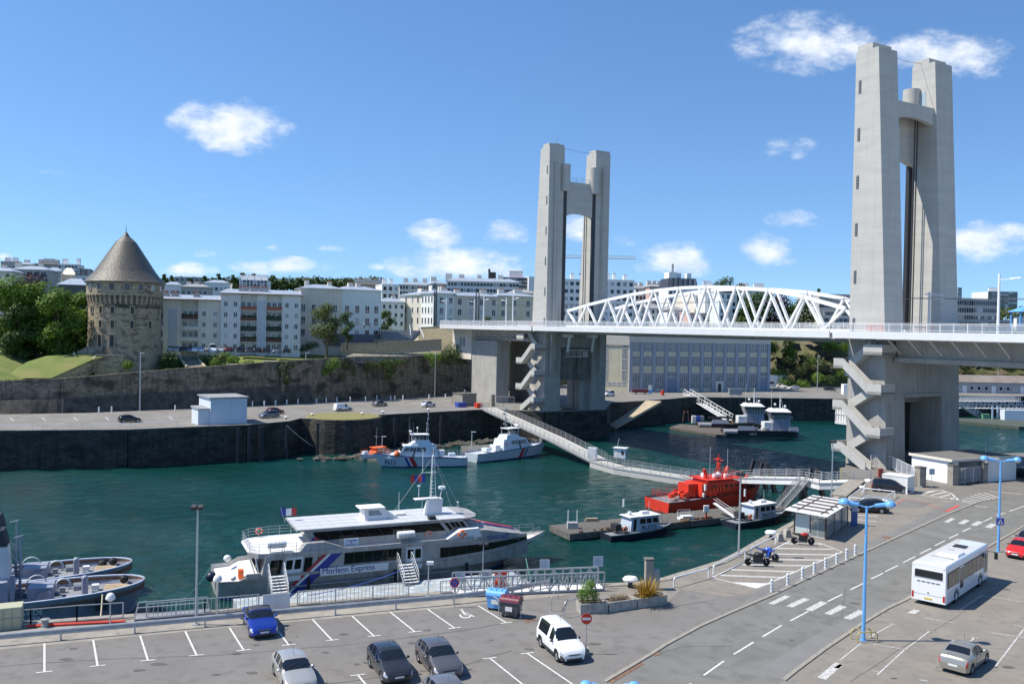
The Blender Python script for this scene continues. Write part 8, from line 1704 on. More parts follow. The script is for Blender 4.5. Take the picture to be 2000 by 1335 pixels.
bush('large dark round bush at the right end of the rampart by the abutment', bq((885,688,257,3.4,3.0),(900,694,256,2.8,2.6),(872,694,256,2.2,1.8)), 'leaf2', 3000, .24, 10)
bush('bright ivy spilling over the rampart left of the large dark bush', bq((838,694,252.5,1.5,1.2),(852,697,253.5,1.8,1.4),(846,706,252,1.2,1.8)), 'bright', 1300, .2, 11)
bush('sunlit green shrubs seen under the far approach span', bq((1002,672,283,2.4,1.6),(1018,670,286,2.6,1.8),(990,676,282,1.6,1.2)), 'leaf3', 1700, .26, 12)
bush('small plant growing out of the rampart left of the tall lamp pole', bq((190,760,195.5,1.0,1.2)), 'leaf', 420, .2, 13)
bush('clipped hedge and lavender beside the low granite wall', bq((600,678,246,2,.9),(610,673,248,2.2,1.1),(590,682,244,1.6,.7)), 'leaf2', 1000, .2, 14)
bush('scruffy green bush at the foot of the parapet by the round tower', bq((250,712,205.5,1.4,1.1)), 'leaf', 600, .2, 15)
bush('dark overgrowth hanging over the rampart beside the second buttress', bq((552,722,222,1.6,2.0),(565,712,225,2.0,1.2),(560,740,221,1.0,1.6)), 'leaf2', 1500, .2, 16)
bush('dark scrub at the foot of the first buttress', bq((486,760,217,1.4,1.8),(500,768,218,1.6,1.2),(474,770,215,1.0,1.0)), 'leaf2', 1300, .2, 17)
bush('ragged creeper on the rampart below the lone tree', bq((676,712,236,1.3,1.6),(690,722,236.5,.9,1.8),(668,735,234,.8,1.2)), 'leaf3', 1100, .18, 18)
bush('low growth along the rampart foot left of the white shed', bq((300,792,205,1.6,.5),(320,790,206,1.6,.5),(345,789,208,1.4,.5)), 'leaf3', 600, .18, 19)
bush('dry grassy tufts along the top of the rampart left of the tower lamp', bq((265,731,203,1.2,.4),(280,729,204,1.4,.4),(300,726,206,1.2,.4),(330,722,208,1.4,.4)), 'leaf3', 900, .14, 20)
# rocky green slope right of the workshop, and the bank beyond the jetty
rnd = random.Random(21)
for k in range(30):
	px = 1506+rnd.random()*145; f = rnd.random(); py = 672+f*78; Yd = 347-12*f
	lbl = 'scrub covering the rocky slope between the workshop and the large tower'; b_ = bush(lbl, [(Q(px,py,Yd),(rnd.uniform(2,3.6),rnd.uniform(1.4,2.6)))], rnd.choice(['leaf','leaf3','bright','leaf','leaf2']), 520, .34, 100+k, 'slope_scrub', 'shrub', 'shrubs on the rocky slope')
rk = MB()
for k in range(90):
	if k < 40: c = Q(1506+rnd.random()*145, 668+rnd.random()*70, 350)
	else: c = Q(1866+rnd.random()*200, 702+rnd.random()*30, 352)
	r = rnd.uniform(1.5,4); vs_ = [c+V((rnd.uniform(-1,1)*r, rnd.uniform(-.6,.6)*r, rnd.uniform(-.8,.8)*r)) for _ in range(8)]; rk.add(vs_, [(0,1,2),(2,3,4),(4,5,6),(6,7,0),(1,3,5),(0,2,5),(3,6,1),(7,4,2)])
stuff(rk.build('slope_rocks','rock'))
for k in range(16):
	px = 1866+k*9.3; bush('low shrubs on the rocky bank above the long shed', [(Q(px,700+rnd.random()*26,346),(rnd.uniform(2,3.4),rnd.uniform(1,2)))], rnd.choice(['leaf3','leaf3','leaf2']), 420, .34, 200+k, 'bank_shrub', 'shrub', 'shrubs on the bank above the shed')
# grass tufts on the park lawn edge
gt = MB(); rnd = random.Random(2)
for k in range(2600):
	j = rnd.random()*9.99; i_ = int(j); a, b_ = V((*WB[i_],TZ[i_])), V((*WB[i_+1],TZ[i_+1])); p = a.lerp(b_, j-i_); rr = math.hypot(p.x,p.y); s = 1+rnd.uniform(0,2.5)/rr; h = rnd.uniform(.15,.5); p = V((p.x*s,p.y*s,p.z)); o = rnd.uniform(-.2,.2)
	gt.add([p+V((-.1,0,0)),p+V((.1,0,0)),p+V((o,0,h))],[(0,1,2)])
stuff(gt.build('grass_tufts','leaf3',fix=False))
# ------------------------------------------------------------ lamps
def pole_lamp(label, px, py, top, heads, mt='galv', r=.09, z=7, group=None, name='street_lamp', side=1):
	p = P(px, py, z); H = Q(px+.0206*(py-top)+ (px-1000)*.0155/1742*(py-top), top, p.y).z-z; t = thing(name, label, 'street lamp', p, 0, group)
	MB().tube((0,0,0),(0,0,H),r,r*.65,8).build('pole',mt,t); MB().box(-.18,.18,-.18,.18,0,.06).build('base_plate',mt,t)
	if heads == 'flood':
		for s in (-1,1): m = MB(); m.T = Matrix.Translation((s*.22,-.05,H+.02)) @ Matrix.Rotation(R(25),4,'X'); m.box(-.16,.16,-.18,.15,-.12,.12); m.build('floodlight','dark',t)
		MB().box(-.35,.35,-.03,.03,H-.12,H-.06).build('crossarm',mt,t)
	elif heads == 'ball': m = MB(); m.ball((0,0,H+.1),.28,12); m.lathe([(.3,H+.1),(.3,H-.02),(.08,H-.15)],12); m.build('lamp_head','white',t,smooth=True)
	elif heads == 'cam': m = MB(); m.cb((.12,-.1,H),(.5,.28,.22)); m.build('lamp_head','white',t)
	elif heads == 'short': m = MB(); m.cb((.3*side,0,H),(1.0,.3,.12)); m.build('lamp_head','white',t)
	elif heads == 'blue':
		pm = .78
		for s in (-1,1):
			m = MB(); m.tube((0,0,H-.1),(s*.55,-s*.1,H+.08),.05); m.tube((s*.5,-s*.1,H+.07),(s*1.15,-s*.22,H+.16),.13,.16,8); m.build('arm','lampblue',t)
			m = MB(); m.lathe([(.36,0),(.34,.14),(.24,.27),(.08,.33),(.001,.34)],16,(s*1.4,-s*.27,H+.12)); m.build('lamp_hood','lampblue',t,smooth=True); m = MB(); m.lathe([(.001,-.24),(.2,-.18),(.32,-.02),(.34,.0)],16,(s*1.4,-s*.27,H+.12)); m.build('lamp_glass',mat('lamp_glass',(.55,.55,.52),None,.2),t,smooth=True)
	return t
pole_lamp('tall grey pole with two dark floodlights behind the blue convertible, by the water', 383, 1219, 990, 'flood')
pole_lamp('short lamp post with a white dome in front of the tug', 215, 1222, 1168, 'ball', r=.05); pole_lamp('grey post with a rounded white head left of the blue convertible', 424, 1206, 1132, 'ball', r=.05)
pole_lamp('short grey post with a cream camera head right of the midship boarding steps', 836, 1165, 1098, 'cam', r=.05); pole_lamp('thin grey pole with small floodlights in front of the ferry bow', 943, 1130, 1062, 'flood', r=.06)
pole_lamp('slim grey pole with paired floodlights in the quay corner near the motorcycles', 1442.5, 1087, 925, 'flood', r=.10); pole_lamp('grey pole with dark floodlights rising behind the bus shelter', 1624, 976, 862, 'flood', r=.10)
pole_lamp('tall pale pole on the far quay in front of the round tower', 273, 802, 689, 'short', r=.16); pole_lamp('tall pale pole on the far quay beside the utility cabinet', 596, 785, 689, 'short', r=.16); pole_lamp('tall pale pole on the far quay near the bridge abutment', 849, 776, 691, 'short', r=.14)
pole_lamp('wooden-looking mast on the far quay between the workshop and the large tower', 1596, 764, 695, 'short', r=.16); pole_lamp('pole rising behind the long shed at the far right', 1948, 766, 703, 'short', r=.14)
pole_lamp('small white lamp on the path left of the round tower', 127, 690, 648, 'short', r=.09, z=18)
pole_lamp('curved white lamp on the mooring pontoon between the patrol boats', 921, 885, 843, 'short', 'white', r=.08, z=.6); pole_lamp('white lamp on the small pontoon beyond the orange launch', 746, 884, 852, 'short', 'white', r=.07, z=.5)
pole_lamp('tall sky-blue double lamp at the edge of the coach park, with a yellow hoop', 1686, 1250, 988, 'blue', 'lampblue', .13); l2 = pole_lamp('sky-blue double lamp carrying a pedestrian crossing sign near the red crossover', 1949.5, 1077, 900, 'blue', 'lampblue', .13)
p = Q(1192, 1331, 47); t = thing('street_lamp','sky-blue double lamp whose two hoods just show at the bottom edge','street lamp',(p.x,p.y,7)); H = Q(1192,1342,47).z-7; MB().tube((0,0,0),(0,0,H),.13,.09,8).build('pole','lampblue',t)
for s in (-1,1): m = MB(); m.tube((0,0,H-.1),(s*.95,0,H+.14),.12,.15,8); m.build('arm','lampblue',t); m = MB(); m.lathe([(.36,0),(.34,.14),(.24,.27),(.08,.33),(.001,.34)],16,(s*1.28,0,H+.02)); m.build('lamp_hood','lampblue',t,smooth=True)
p = P(1688,1250); t = thing('yellow_hoop','yellow protective hoop round the foot of the tall blue lamp','barrier',p,.2); m = MB()
for y in (-.35,.35): m.path([(-.75,y,0),(-.72,y,.5),(-.55,y,.68),(.5,y,.68),(.7,y,.5),(.72,y,0)],.04)
m.build('hoop',mat('faded_yellow',(.45,.36,.13),None,.6),t)
# signs
def sign(label, px, py, top, kind, z=7):
	p = P(px,py,z); H = Q(px,top,p.y).z-z; t = thing('traffic_sign' if kind != 'board' else 'notice_board', label, 'sign', p, .08); MB().tube((0,0,0),(0,0,H+.3),.035,n=8).build('post','galv',t)
	if kind in ('noentry','nopark'):
		m = MB(); m.T = Matrix.Translation((0,-.05,H)) @ Matrix.Rotation(PI/2,4,'X'); m.lathe([(.34,-.03),(.34,.01)],24); m.build('disc','red' if kind == 'noentry' else 'red',t)
		if kind == 'noentry': MB().box(-.26,.26,-.075,-.058,H-.07,H+.07).build('bar','white',t)
		else: m = MB(); m.T = Matrix.Translation((0,-.07,H)) @ Matrix.Rotation(PI/2,4,'X'); m.lathe([(.25,-.01),(.25,.005)],24); m.build('blue_field','blue',t); m = MB(); m.bar((-.19,-.085,H+.19),(.19,-.085,H-.19),.06,.01,up=(0,1,0)); m.build('slash','red',t)
	elif kind == 'board':
		MB().box(-.38,.38,-.07,-.03,H-.28,H+.5).build('board','hullgrey',t); m = MB(); [m.box(-.32,.3-.1*(i%3),-.078,-.07,H+.4-.09*i,H+.43-.09*i) for i in range(7)]; m.build('printed_lines','steel',t)
	elif kind == 'cross':
		pass
	return t
sign('round red no-entry sign standing beside the white van', 1144, 1276, 1207, 'noentry'); t_ = LAST[0]; p = P(1143.5,1276); t = thing('sign_block','concrete block holding the no-entry sign post','block',p); MB().box(-.22,.22,-.22,.22,0,.35).build('body','planter',t)
sign('round blue and red no-parking sign behind the guardrail', 887, 1185, 1137, 'nopark'); sign('grey notice board on a pole left of the planters', 1063, 1145, 1104, 'board'); sign('small pale notice board left of the parked gangway', 898, 1155, 1128, 'board'); sign('white notice panel beside the red lifebuoy box', 950, 1145, 1124, 'board'); sign('plain grey board above the right end of the parked gangway', 1167, 1147, 1098, 'board')
H = 2.55; m = MB(); m.box(-.36,.36,-.22,-.18,H,H+.66); m.build('crossing_sign','blue',l2); cs = LAST[0]; m = MB(); m.plate([(-.26,-.24,H+.1),(0,-.24,H+.58),(.26,-.24,H+.1)],(0,.01,0)); m.build('sign_triangle','white',cs); m = MB(); m.cb((0,-.25,H+.3),(.06,.01,.22)); m.cb((-.05,-.25,H+.16),(.04,.01,.14),.0); m.cb((.06,-.25,H+.16),(.04,.01,.14)); m.build('pedestrian_symbol','navy',cs)
# ------------------------------------------------------------ guardrail, fences, barriers on the near quay
G0, G1 = P(124,1249), P(900,1177.7); gd = (G1-G0).normalized(); ga = G0-gd*22; pe = [P(985,1166.5), P(1040,1156), P(1072,1149)]
gp = [ga, G1, *pe]; t = thing('guardrail','long grey steel guardrail between the car park and the ferry berth','guardrail',(0,0,0)); gp = [V((p.x,p.y,7)) for p in gp]
for a, b_ in zip(gp, gp[1:]):
	n_ = V((-(b_-a).y,(b_-a).x,0)).normalized(); m = MB()
	prof = [(0,.38),(-.05,.44),(-.05,.50),(0,.55),(0,.58),(-.05,.63),(-.05,.69),(0,.75)]
	m.loft([[q_-n_*(-o)*1+V((0,0,z)) for o, z in prof]+[q_+n_*(.04)+V((0,0,.75)),q_+n_*(.04)+V((0,0,.38))] for q_ in (a,b_)]); m.build('beam','galv',t)
pst = MB().box(-.05,.05,-.02,.12,0,.72).mesh('post','galv'); nG = int((G1-ga).length/4.25)
for i in range(nG+1): o = link('post',pst,t); o.location = ga+gd*(i*4.25+.6); o.rotation_euler = (0,0,math.atan2(gd.y,gd.x))
E7 = lambda *a: [P(x,y,7) for x,y in a]
mesh_fence('quay_fence','metal bar fence on the quay edge left of the stern boarding steps',E7((286,1209),(400,1198.5),(505,1189)),1.05,'galv',2.4,.28,rails=2); mesh_fence('quay_fence','metal bar fence on the quay edge between the two boarding steps',E7((581,1183),(798,1165)),1.05,'galv',2.4,.28); mesh_fence('quay_fence','short metal bar fence by the midship boarding steps',E7((860,1160),(905,1156.5)),1.0,'galv',1.5,.28)
mesh_fence('tug_railing','sparse wire railing along the quay in front of the tugs',E7((-60,1232),(60,1222),(150,1214),(240,1208)),1.1,'galv',3.2,0,rails=2)
p, q_ = P(513,1195), P(566,1190.5); t = thing('hoarding','grey metal hoarding panel standing behind the guardrail by the blue convertible','panel',p,yaw(p,q_)); MB().box(0,(q_-p).length,-.05,.05,.05,1.15).build('panel','palegrey',t); MB().box(-.03,(q_-p).length+.03,-.07,.07,1.15,1.2).build('frame','galv',t)
truss_ramp('parked_gangway','bare aluminium gangway stored along the quay edge behind the bins', P(889,1163,7.1), P(1180,1150,7.1), 1.5, 1.3, 'galv', n=16)
t = thing('small_gangway','short folded metal gangway between the tugs and the ferry stern','gangway',P(262,1213,7),.35); m = MB(); [m.path([(0,y,0),(.2,y,.9),(4.6,y,.9),(4.8,y,0)],.035) for y in (0,1.2)]; m.build('handrail','galv',t); MB().box(0,4.8,.05,1.15,.05,.12).build('board','deckgrey',t)
rope('orange-red hose lying along the quay beside the tug', P(52,1222,7.1), P(245,1212,7.1), -.02, 'red', .09); o = MB().path([P(50,1224,7.1),P(110,1217,7.1),P(180,1210.5,7.1),P(225,1210,7.1),P(258,1215,7.1)],.08,6)
t = thing('yellow_container','pale yellow-green slatted container on the quay at the left edge','container',P(-12,1232,7),.42); MB().box(-1,1.55,0,1.3,0,1.4).build('body',mat('pale_olive',(.42,.42,.28),None,.6),t); m = MB(); [m.box(-1+.5*i,-.97+.5*i,-.03,0,.05,1.35) for i in range(6)]; m.box(-1,1.55,-.03,0,.7,.75); m.build('ribs','steel',t)
t = thing('quay_post','short grey bollard at the left end of the quay by the hose','bollard',P(88,1223,7)); MB().lathe([(.25,0),(.2,.35),(.3,.5),(.1,.55)],10).build('body','steel',t)
# lifebuoy cabinet, bins, planters, service pillar
p = P(978,1147); t = thing('lifebuoy_cabinet','red cabinet with a ring lifebuoy behind the two bins','cabinet',p,.1); MB().box(-.45,.45,0,.35,0,1.15).build('box','red',t); ringbuoy(t,(0,-.06,.62),'Y',.34); MB().box(-.5,.5,-.05,.4,1.15,1.22).build('lid','red',t)
def bin_(label, px, py, rz, lid, body):
	t = thing('waste_container', label, 'bin', P(px,py), rz); m = MB(); m.hexa([(-.55,-.42,.18),(.55,-.42,.18),(.55,.42,.18),(-.55,.42,.18)],[(-.68,-.5,1.05),(.68,-.5,1.05),(.68,.5,1.05),(-.68,.5,1.05)]); m.box(-.72,.72,-.54,.54,1.05,1.12); m.build('body',body,t)
	m = MB(); rg = []
	for x in (-.70,-.35,0,.35,.70): rg.append([(x,.54*math.cos(a_),1.12+.36*math.sin(a_)) for a_ in [PI*k/8 for k in range(9)]])
	m.loft(rg); m.build('lid',lid,t,smooth=True); m = MB(); [m.box(x-.015,x+.015,-.3,.3,1.45,1.5) for x in (-.4,0,.4)]; m.build('lid_ribs',lid,t)
	for x in (-.45,.45):
		for y in (-.35,.35): m = MB(); m.T = Matrix.Translation((x,y,.1)) @ Matrix.Rotation(PI/2,4,'X'); m.lathe([(.1,-.03),(.1,.03)],10); m.build('castor','black',t)
	MB().box(-.25,.25,-.53,-.5,.5,.8).build('sticker','palegrey',t); return t
bin_('bright blue wheeled waste container with a domed lid', 971, 1189, -.35, 'lampblue', 'lampblue'); bin_('dark grey waste container with a maroon domed lid', 998, 1203, -.35, mat('maroon_lid',(.16,.03,.045),None,.35), mat('charcoal_bin',(.07,.075,.08),None,.5))
def hoop(label, a, b_, h=1.05, z=7, group='grey hoops round the waste containers', r=.03, mt='galv', name='metal_hoop', cat='hoop'):
	a, b_ = P(*a,z), P(*b_,z); t = thing(name,label,cat,a,yaw(a,b_),group); L_ = (b_-a).length; MB().path([(0,0,0),(0,0,h-.12),(.12,0,h),(L_-.12,0,h),(L_,0,h-.12),(L_,0,0)],r,6).build('hoop',mt,t); return t
hoop('thin grey hoop left of the blue waste container',(952,1186),(975,1200),group=None); hoop('thin grey hoop in front of the maroon-lidded container',(974,1203),(1016,1208),group=None); hoop('thin grey hoop beside the first planter',(1102,1205),(1130,1195),group=None); hoop('thin grey hoop between the bins and the bush planter',(1077,1193),(1090,1170),group=None)
def planter(label, a, b_, plant=None):
	a, b_ = P(*a), P(*b_); L_ = (b_-a).length; t = thing('concrete_planter', label, 'planter', a, yaw(a,b_)); h = .72; w_ = 1.1; m = MB(); e = .1
	m.box(0,L_,0,e,0,h); m.box(0,L_,w_-e,w_,0,h); m.box(0,e,e,w_-e,0,h); m.box(L_-e,L_,e,w_-e,0,h); m.box(e,L_-e,e,w_-e,0,.1); m.build('box','planter',t); MB().box(e,L_-e,e,w_-e,.1,h-.12).build('soil','soil',t); return t, L_
t, L_ = planter('concrete planter holding a leafy green bush, nearest the bins',(1134,1199.5),(1187,1196.5)); pl_ = bush('leafy light-green bush growing in the left planter',[(V(t.location)+V((.55,.6,1.5)),(.62,.75)),(V(t.location)+V((.1,.7,1.2)),(.4,.5)),(V(t.location)+V((.75,.6,2.0)),(.4,.4)),(V(t.location)+V((1.0,.7,1.2)),(.4,.5))],'bright',1500,.075,71,'planted_bush')
t, L_ = planter('low concrete planter with dry twigs in the middle of the row',(1190,1196),(1244,1188)); rnd = random.Random(4); m = MB(); [m.tube((.3+rnd.random()*1.5,.3+rnd.random()*.5,.6),(.2+rnd.random()*1.7,.2+rnd.random()*.7,.8+rnd.random()*.35),.012,.006,3) for i in range(110)]; o = m.build('dry_plant','dry'); o.location = t.location; o.rotation_euler = t.rotation_euler; tag(o,'tangle of dry brown twigs in the middle planter','plant')
t, L_ = planter('concrete planter with the yellow-orange sword-leaved plant, right of the row',(1246,1188),(1303,1180)); pt_ = thing('sword_plant','spiky yellow-green and orange sword-leaved plant in the right planter','plant',V(t.location)+V((.75,.75,.6)))
rnd = random.Random(12)
for i in range(190):
	a_ = rnd.random()*6.28; el_ = rnd.uniform(.35,1.45); ln_ = rnd.uniform(1.0,1.9); d0 = V((math.cos(a_)*math.cos(el_),math.sin(a_)*math.cos(el_),math.sin(el_))); sd_ = V((-math.sin(a_),math.cos(a_),0))*.035; b0 = V((math.cos(a_)*.15+rnd.uniform(-.3,.3),math.sin(a_)*.15,0)); p1 = b0+d0*ln_*.6; p2 = b0+d0*ln_+V((0,0,-.25*ln_*math.cos(el_)))
	m = MB(); m.add([b0-sd_*.6,b0+sd_*.6,p1+sd_,p1-sd_,p2],[(0,1,2,3),(3,2,4)]); m.build('leaf','autumn',pt_,fix=False)
p = P(1268,1150); t = thing('service_pillar','weathered stone service pillar with steel boxes behind the sword plant','pillar',p,.1); MB().box(-.35,.25,-.3,.3,0,2.3).build('pillar','coping',t); MB().box(.28,.75,-.25,.25,0,1.55).build('cabinet','steel',t); MB().box(-.42,.3,-.36,.36,2.3,2.42).build('cap','concrete_dark',t)
def mush(label, px, py, s=1): t = thing('mooring_bollard',label,'bollard',P(px,py)); MB().lathe([(.22*s,0),(.18*s,.3*s),(.2*s,.42*s)],12).build('stem','dark',t); m = MB(); m.T = Matrix.Diagonal((1.25,1,1,1)); m.lathe([(.2*s,.42*s),(.46*s,.5*s),(.5*s,.65*s),(.38*s,.82*s),(.001,.88*s)],14); m.build('head','white',t,smooth=True)
mush('big white-headed mooring bollard beside the sword plant',1231,1146); mush('big white-headed mooring bollard behind the motorcycles',1506,1052); mush('white-headed mooring bollard near the white railing at the quay corner',1684,957,.7)
# white low rails
for a, b_, lb in [((1316,1146),(1384,1127),'low white rail at the quay bend nearest the planters'),((1393,1122),(1455,1091),'low white rail left of the black motorcycle'),((1466,1087),(1515,1061),'low white rail behind the blue motorcycle'),((1658,982),(1686,962),'low white rail running up to the people carrier'),((1688,958),(1706,945),'low white rail beyond the people carrier'),((1660,983),(1690,986),'low white rail before the black hatchback'),((1725,987),(1748,970),'low white rail on the right of the sunken hatch'),((1684,964),(1748,971),'low white rail along the back of the sunken hatch'),((1722,988),(1735,990),'low white rail stub in front of the sunken hatch')]: hoop(lb, a, b_, .75, group=None, r=.06, mt='white', name='white_rail', cat='railing')
o = MB().prism([xy(P(1668,984)),xy(P(1724,988)),xy(P(1746,972)),xy(P(1690,965))],7.006,7.03).build('sunken_hatch','deckgrey'); tag(o,'dark sunken hatch cover framed by white rails','hatch')
# white-banded bollards
bp_ = [(1507,1155),(1538,1143),(1567,1130.5),(1590,1120),(1612,1110.5),(1634,1101),(1653,1092),(1670,1084)]; bt = None
for i,(x,y) in enumerate(bp_):
	nm = ['nearest the zebra crossing','second from the zebra crossing','third from the zebra crossing','fourth from the zebra crossing','fifth from the zebra crossing','third from the bus shelter end','second from the bus shelter end','closest to the bus shelter'][i]; lb = 'white roadside bollard with blue bands, '+nm
	if bt is None:
		bt = thing('banded_bollard',lb,'bollard',P(x,y),0,'banded bollards along the road'); MB().lathe([(.11,0),(.11,.92),(.08,.98),(.001,1.0)],12).build('post','white',bt)
		for z in (.25,.5,.75): MB().lathe([(.115,z),(.115,z+.07)],12).build('band','bluegrey',bt)
	else: dup(bt, P(x,y), 0, lb)
# concrete blocks
for i,(x,y,lb) in enumerate([(1522,1056,'tilted concrete block behind the motorcycles, left one'),(1537,1048,'tilted concrete block behind the motorcycles, right one')]): t = thing('concrete_block',lb,'block',P(x,y),.4); MB().frust(-.4,.4,.3,0,-.25,.2,.22,.75).build('body','planter',t)
# bus shelter
A_, B_, C2 = P(1551,1042), P(1613,1054), P(1655,1025); t = thing('bus_shelter','glazed bus shelter with a flat white roof and brown roof beams','shelter',A_); A0 = V((0,0,0)); u = (B_-A_); v = (C2-B_); u.z = v.z = 0; H = 2.75; H = 2.4; um, vm = u.normalized(), v.normalized()
m = MB(); ro = [-um*.8-vm*.9, u+um*.35-vm*.9, u+v+um*.35+vm*.6, v-um*.8+vm*.6]; m.plate([p+V((0,0,H)) for p in ro],(0,0,.1)); m.build('roof','white',t); br_ = mat('brown_steel',(.09,.06,.05),None,.6)
for i in range(5): f = .08+.21*i; a = -um*.55+v*f-vm*.3; m = MB(); m.bar(a+V((0,0,H+.22)),a+u+um*.7+V((0,0,H+.22)),.1,.12); m.build('roof_beam',br_,t)
for i in range(2): a = u*(.12+.74*i)-vm*.4; m = MB(); m.bar(a+V((0,0,H+.14)),a+v+vm*.6+V((0,0,H+.14)),.08,.06); m.build('roof_beam',br_,t)
for q_ in (A0,u,u+v*.35,u+v*.7,u+v,v,v*.5,u*.5,u*.5+v): m = MB(); m.bar(q_,q_+V((0,0,H)),.1); m.build('post',br_,t)
gm = glassy('shelter_glass',(.35,.40,.40),.38); gt_ = glassy('frosted_glass',(.62,.68,.66),.75,.3)
def pane(p0,p1,mt,z0=.2,z1=2.1): m = MB(); nn_ = (p1-p0).cross(V((0,0,1))).normalized()*.02; m.plate([p0+V((0,0,z0)),p1+V((0,0,z0)),p1+V((0,0,z1)),p0+V((0,0,z1))],nn_); m.build('pane',mt,t)
pane(u*.04,u*.49,gt_); pane(u*.53,u*.96,gm,.12,2.05); [pane(u+v*a+vm*.05,u+v*b_-vm*.05,gm) for a,b_ in ((0,.35),(.35,.7),(.7,1))]; pane(v,u+v,gm); pane(A0,v,gm)
m = MB(); [m.bar(u*a+V((0,0,z)),u*b_+V((0,0,z)),.06) for a,b_ in ((.51,.97),) for z in (.12,2.06)]; m.bar(u*.74,u*.74+V((0,0,2.05)),.05); m.build('door_frame','palegrey',t); m = MB(); m.bar(u*.15+v*.8+V((0,0,.5)),u*.85+v*.8+V((0,0,.5)),.45,.06); m.build('bench','wood',t)
p = P(1668,1026); t = thing('bus_stop_totem','blue and pale grey information column beside the bus shelter','totem',p); MB().box(-.3,.3,-.12,.12,0,1.5).build('lower_panel','lampblue' if False else mat('totem_blue',(.03,.10,.30),None,.4),t); MB().box(-.3,.3,-.12,.12,1.5,2.7).build('upper_panel','bluegrey',t)
# storage box, gatehouse, fences by the large tower
a, b_ = P(1722,958), P(1772,965); t = thing('storage_box','long white storage box with grey sides behind the dark people carrier','container',a,yaw(a,b_)); MB().box(0,(b_-a).length,0,2.4,0,2.1).build('body','palegrey',t); MB().box(-.05,(b_-a).length+.05,-.05,2.45,2.1,2.18).build('lid','white',t); MB().box(4.5,5.0,-.03,0,1.1,1.3).build('handle','steel',t)
A_, B_, C2 = P(1858,941), P(1872,948), P(1984,936); a = P(1926,941); L_ = (C2-a).length; rz_ = yaw(a,C2)
t = thing('gatehouse','low white gatehouse with a flat grey roof beside the large tower','building',a,rz_); H = 3.1; MB().box(0,L_,0,7,0,H).build('wall','whitew',t); MB().box(-5.9,0,4.5,7,0,H).build('back_wall','whitew',t); MB().box(-6.4,-5.9,1.0,7,0,H).build('end_wall','whitew',t)
MB().box(-6.6,L_+.3,.4,7.3,H,H+.22).build('roof',mat('bitumen_roof',(.13,.125,.12),(.18,.175,.17),.9,ns=.6),t); m = MB(); m.box(-6.7,-6.6,.3,7.3,H-.05,H+.3); m.box(-6.6,L_+.3,.3,.4,H-.05,H+.3); m.build('roof_edge','cream',t); MB().box(-6.1,-5.5,.2,.7,0,H-.1).build('column','cream',t)
MB().box(-4.8,-3.9,4.44,4.5,0,2.1).build('door','palegrey',t); MB().box(-3.2,-1.6,4.44,4.5,1.1,2.1).build('window','glass',t); m = MB(); m.tube((L_-2.5,3,H),(L_-2.5,3,H+2.2),.04); m.build('aerial','galv',t)
for i,(x,y,lb,s) in enumerate([(1797,950,'dark weathered gate pillar on the left of the site entrance',.5),(1861,946,'pale gate pillar on the right of the site entrance',.5),(1920,941,'gate pillar where the gatehouse fence ends',.4)]): t = thing('gate_pillar',lb,'pillar',P(x,y),.3); MB().box(-s,s,-s,s,0,2.55).build('shaft','coping',t); MB().box(-s-.06,s+.06,-s-.06,s+.06,2.55,2.7).build('cap','concrete_dark',t)
mesh_fence('site_fence','tall pale bar fence from the tower stairs to the left gate pillar',E7((1700,912),(1742,917),(1792,944)),2.0,'white',2.5,.3,barr=.04); mesh_fence('site_fence','pale bar fence between the right gate pillar and the gatehouse',E7((1868,947),(1916,941)),2.2,'palegrey',2.0,.3,barr=.04); mesh_fence('low_railing','low white railing closing the entrance in front of the portal',E7((1806,924),(1842,921)),1.1,'white',1.8,0,rails=3); mesh_fence('white_gate','open white bar gate leaf beside the left gate pillar',E7((1778,950),(1793,948)),2.0,'white',3,.22,barr=.04)
p = P(1731,925); t = thing('red_post_box','slim red post behind the storage box','post',P(1719,948)); MB().box(-.3,.3,-.2,.2,0,2.3).build('body',mat('dull_red',(.30,.06,.05),None,.6),t)
sign('grey signpost at the site entrance', 1819, 953, 922, 'board'); t = thing('blue_barrel','blue drum on the ground at the foot of the tower stairs','barrel',P(1706,906,7)); MB().lathe([(.3,0),(.33,.3),(.33,.65),(.3,.95)],12).build('drum','blue',t)
wb_ = slabwall('stone_block','rough stone block wall at the quay corner below the raised walkway',[V((*EQ[18],7.05)),V((47.5,121.5,7.05))],7,1.6,'stone',capm='coping')
# ------------------------------------------------------------ small things on the far quay
bb = None; nb_ = 'one two three four five six seven eight nine ten eleven twelve thirteen fourteen fifteen sixteen seventeen eighteen nineteen twenty'.split()
for i,(x,y) in enumerate([(193,806),(218,805),(342,802),(493,793.5),(516,793),(538,791.5),(560,790),(582,789),(618,787),(637,786),(658,785),(684,784.5),(714,783.5),(736,781),(763,782.5),(771,782),(787,781),(838,779),(870,778),(887,777)]):
	if bb is None: bb = thing('quay_bollard','small white bollard along the foot of the far rampart, first from the left','bollard',P(x,y),0,'white bollards along the far rampart'); MB().lathe([(.16,0),(.16,1.2),(.1,1.3)],8).build('post','white',bb)
	else: dup(bb,P(x,y),0,'small white bollard along the foot of the far rampart, number %s from the left' % nb_[i])
for a,b_,lb in [((-70,841),(63,838.5),'low white pipe rail at the left end of the far quay edge'),((82,838),(160,836),'low white pipe rail left of the dark hatchback'),((174,835.5),(255,834.5),'low white pipe rail below the dark hatchback'),((262,834),(346,831),'low white pipe rail left of the white shed')]: hoop(lb,a,b_,.8,group=None,r=.06,mt='white',name='white_rail',cat='railing')
for i,(x,y,lb) in enumerate([(610,812,'small mooring bollard left of the grassed bastion'),(559,818,'white mooring bollard at the stone landing'),(708,810,'small mooring bollard right of the grassed bastion'),(748,807,'small mooring bollard below the silver-grey hatchback'),(837,802,'small mooring bollard below the white hatchback')]): mush(lb,x,y,.7)
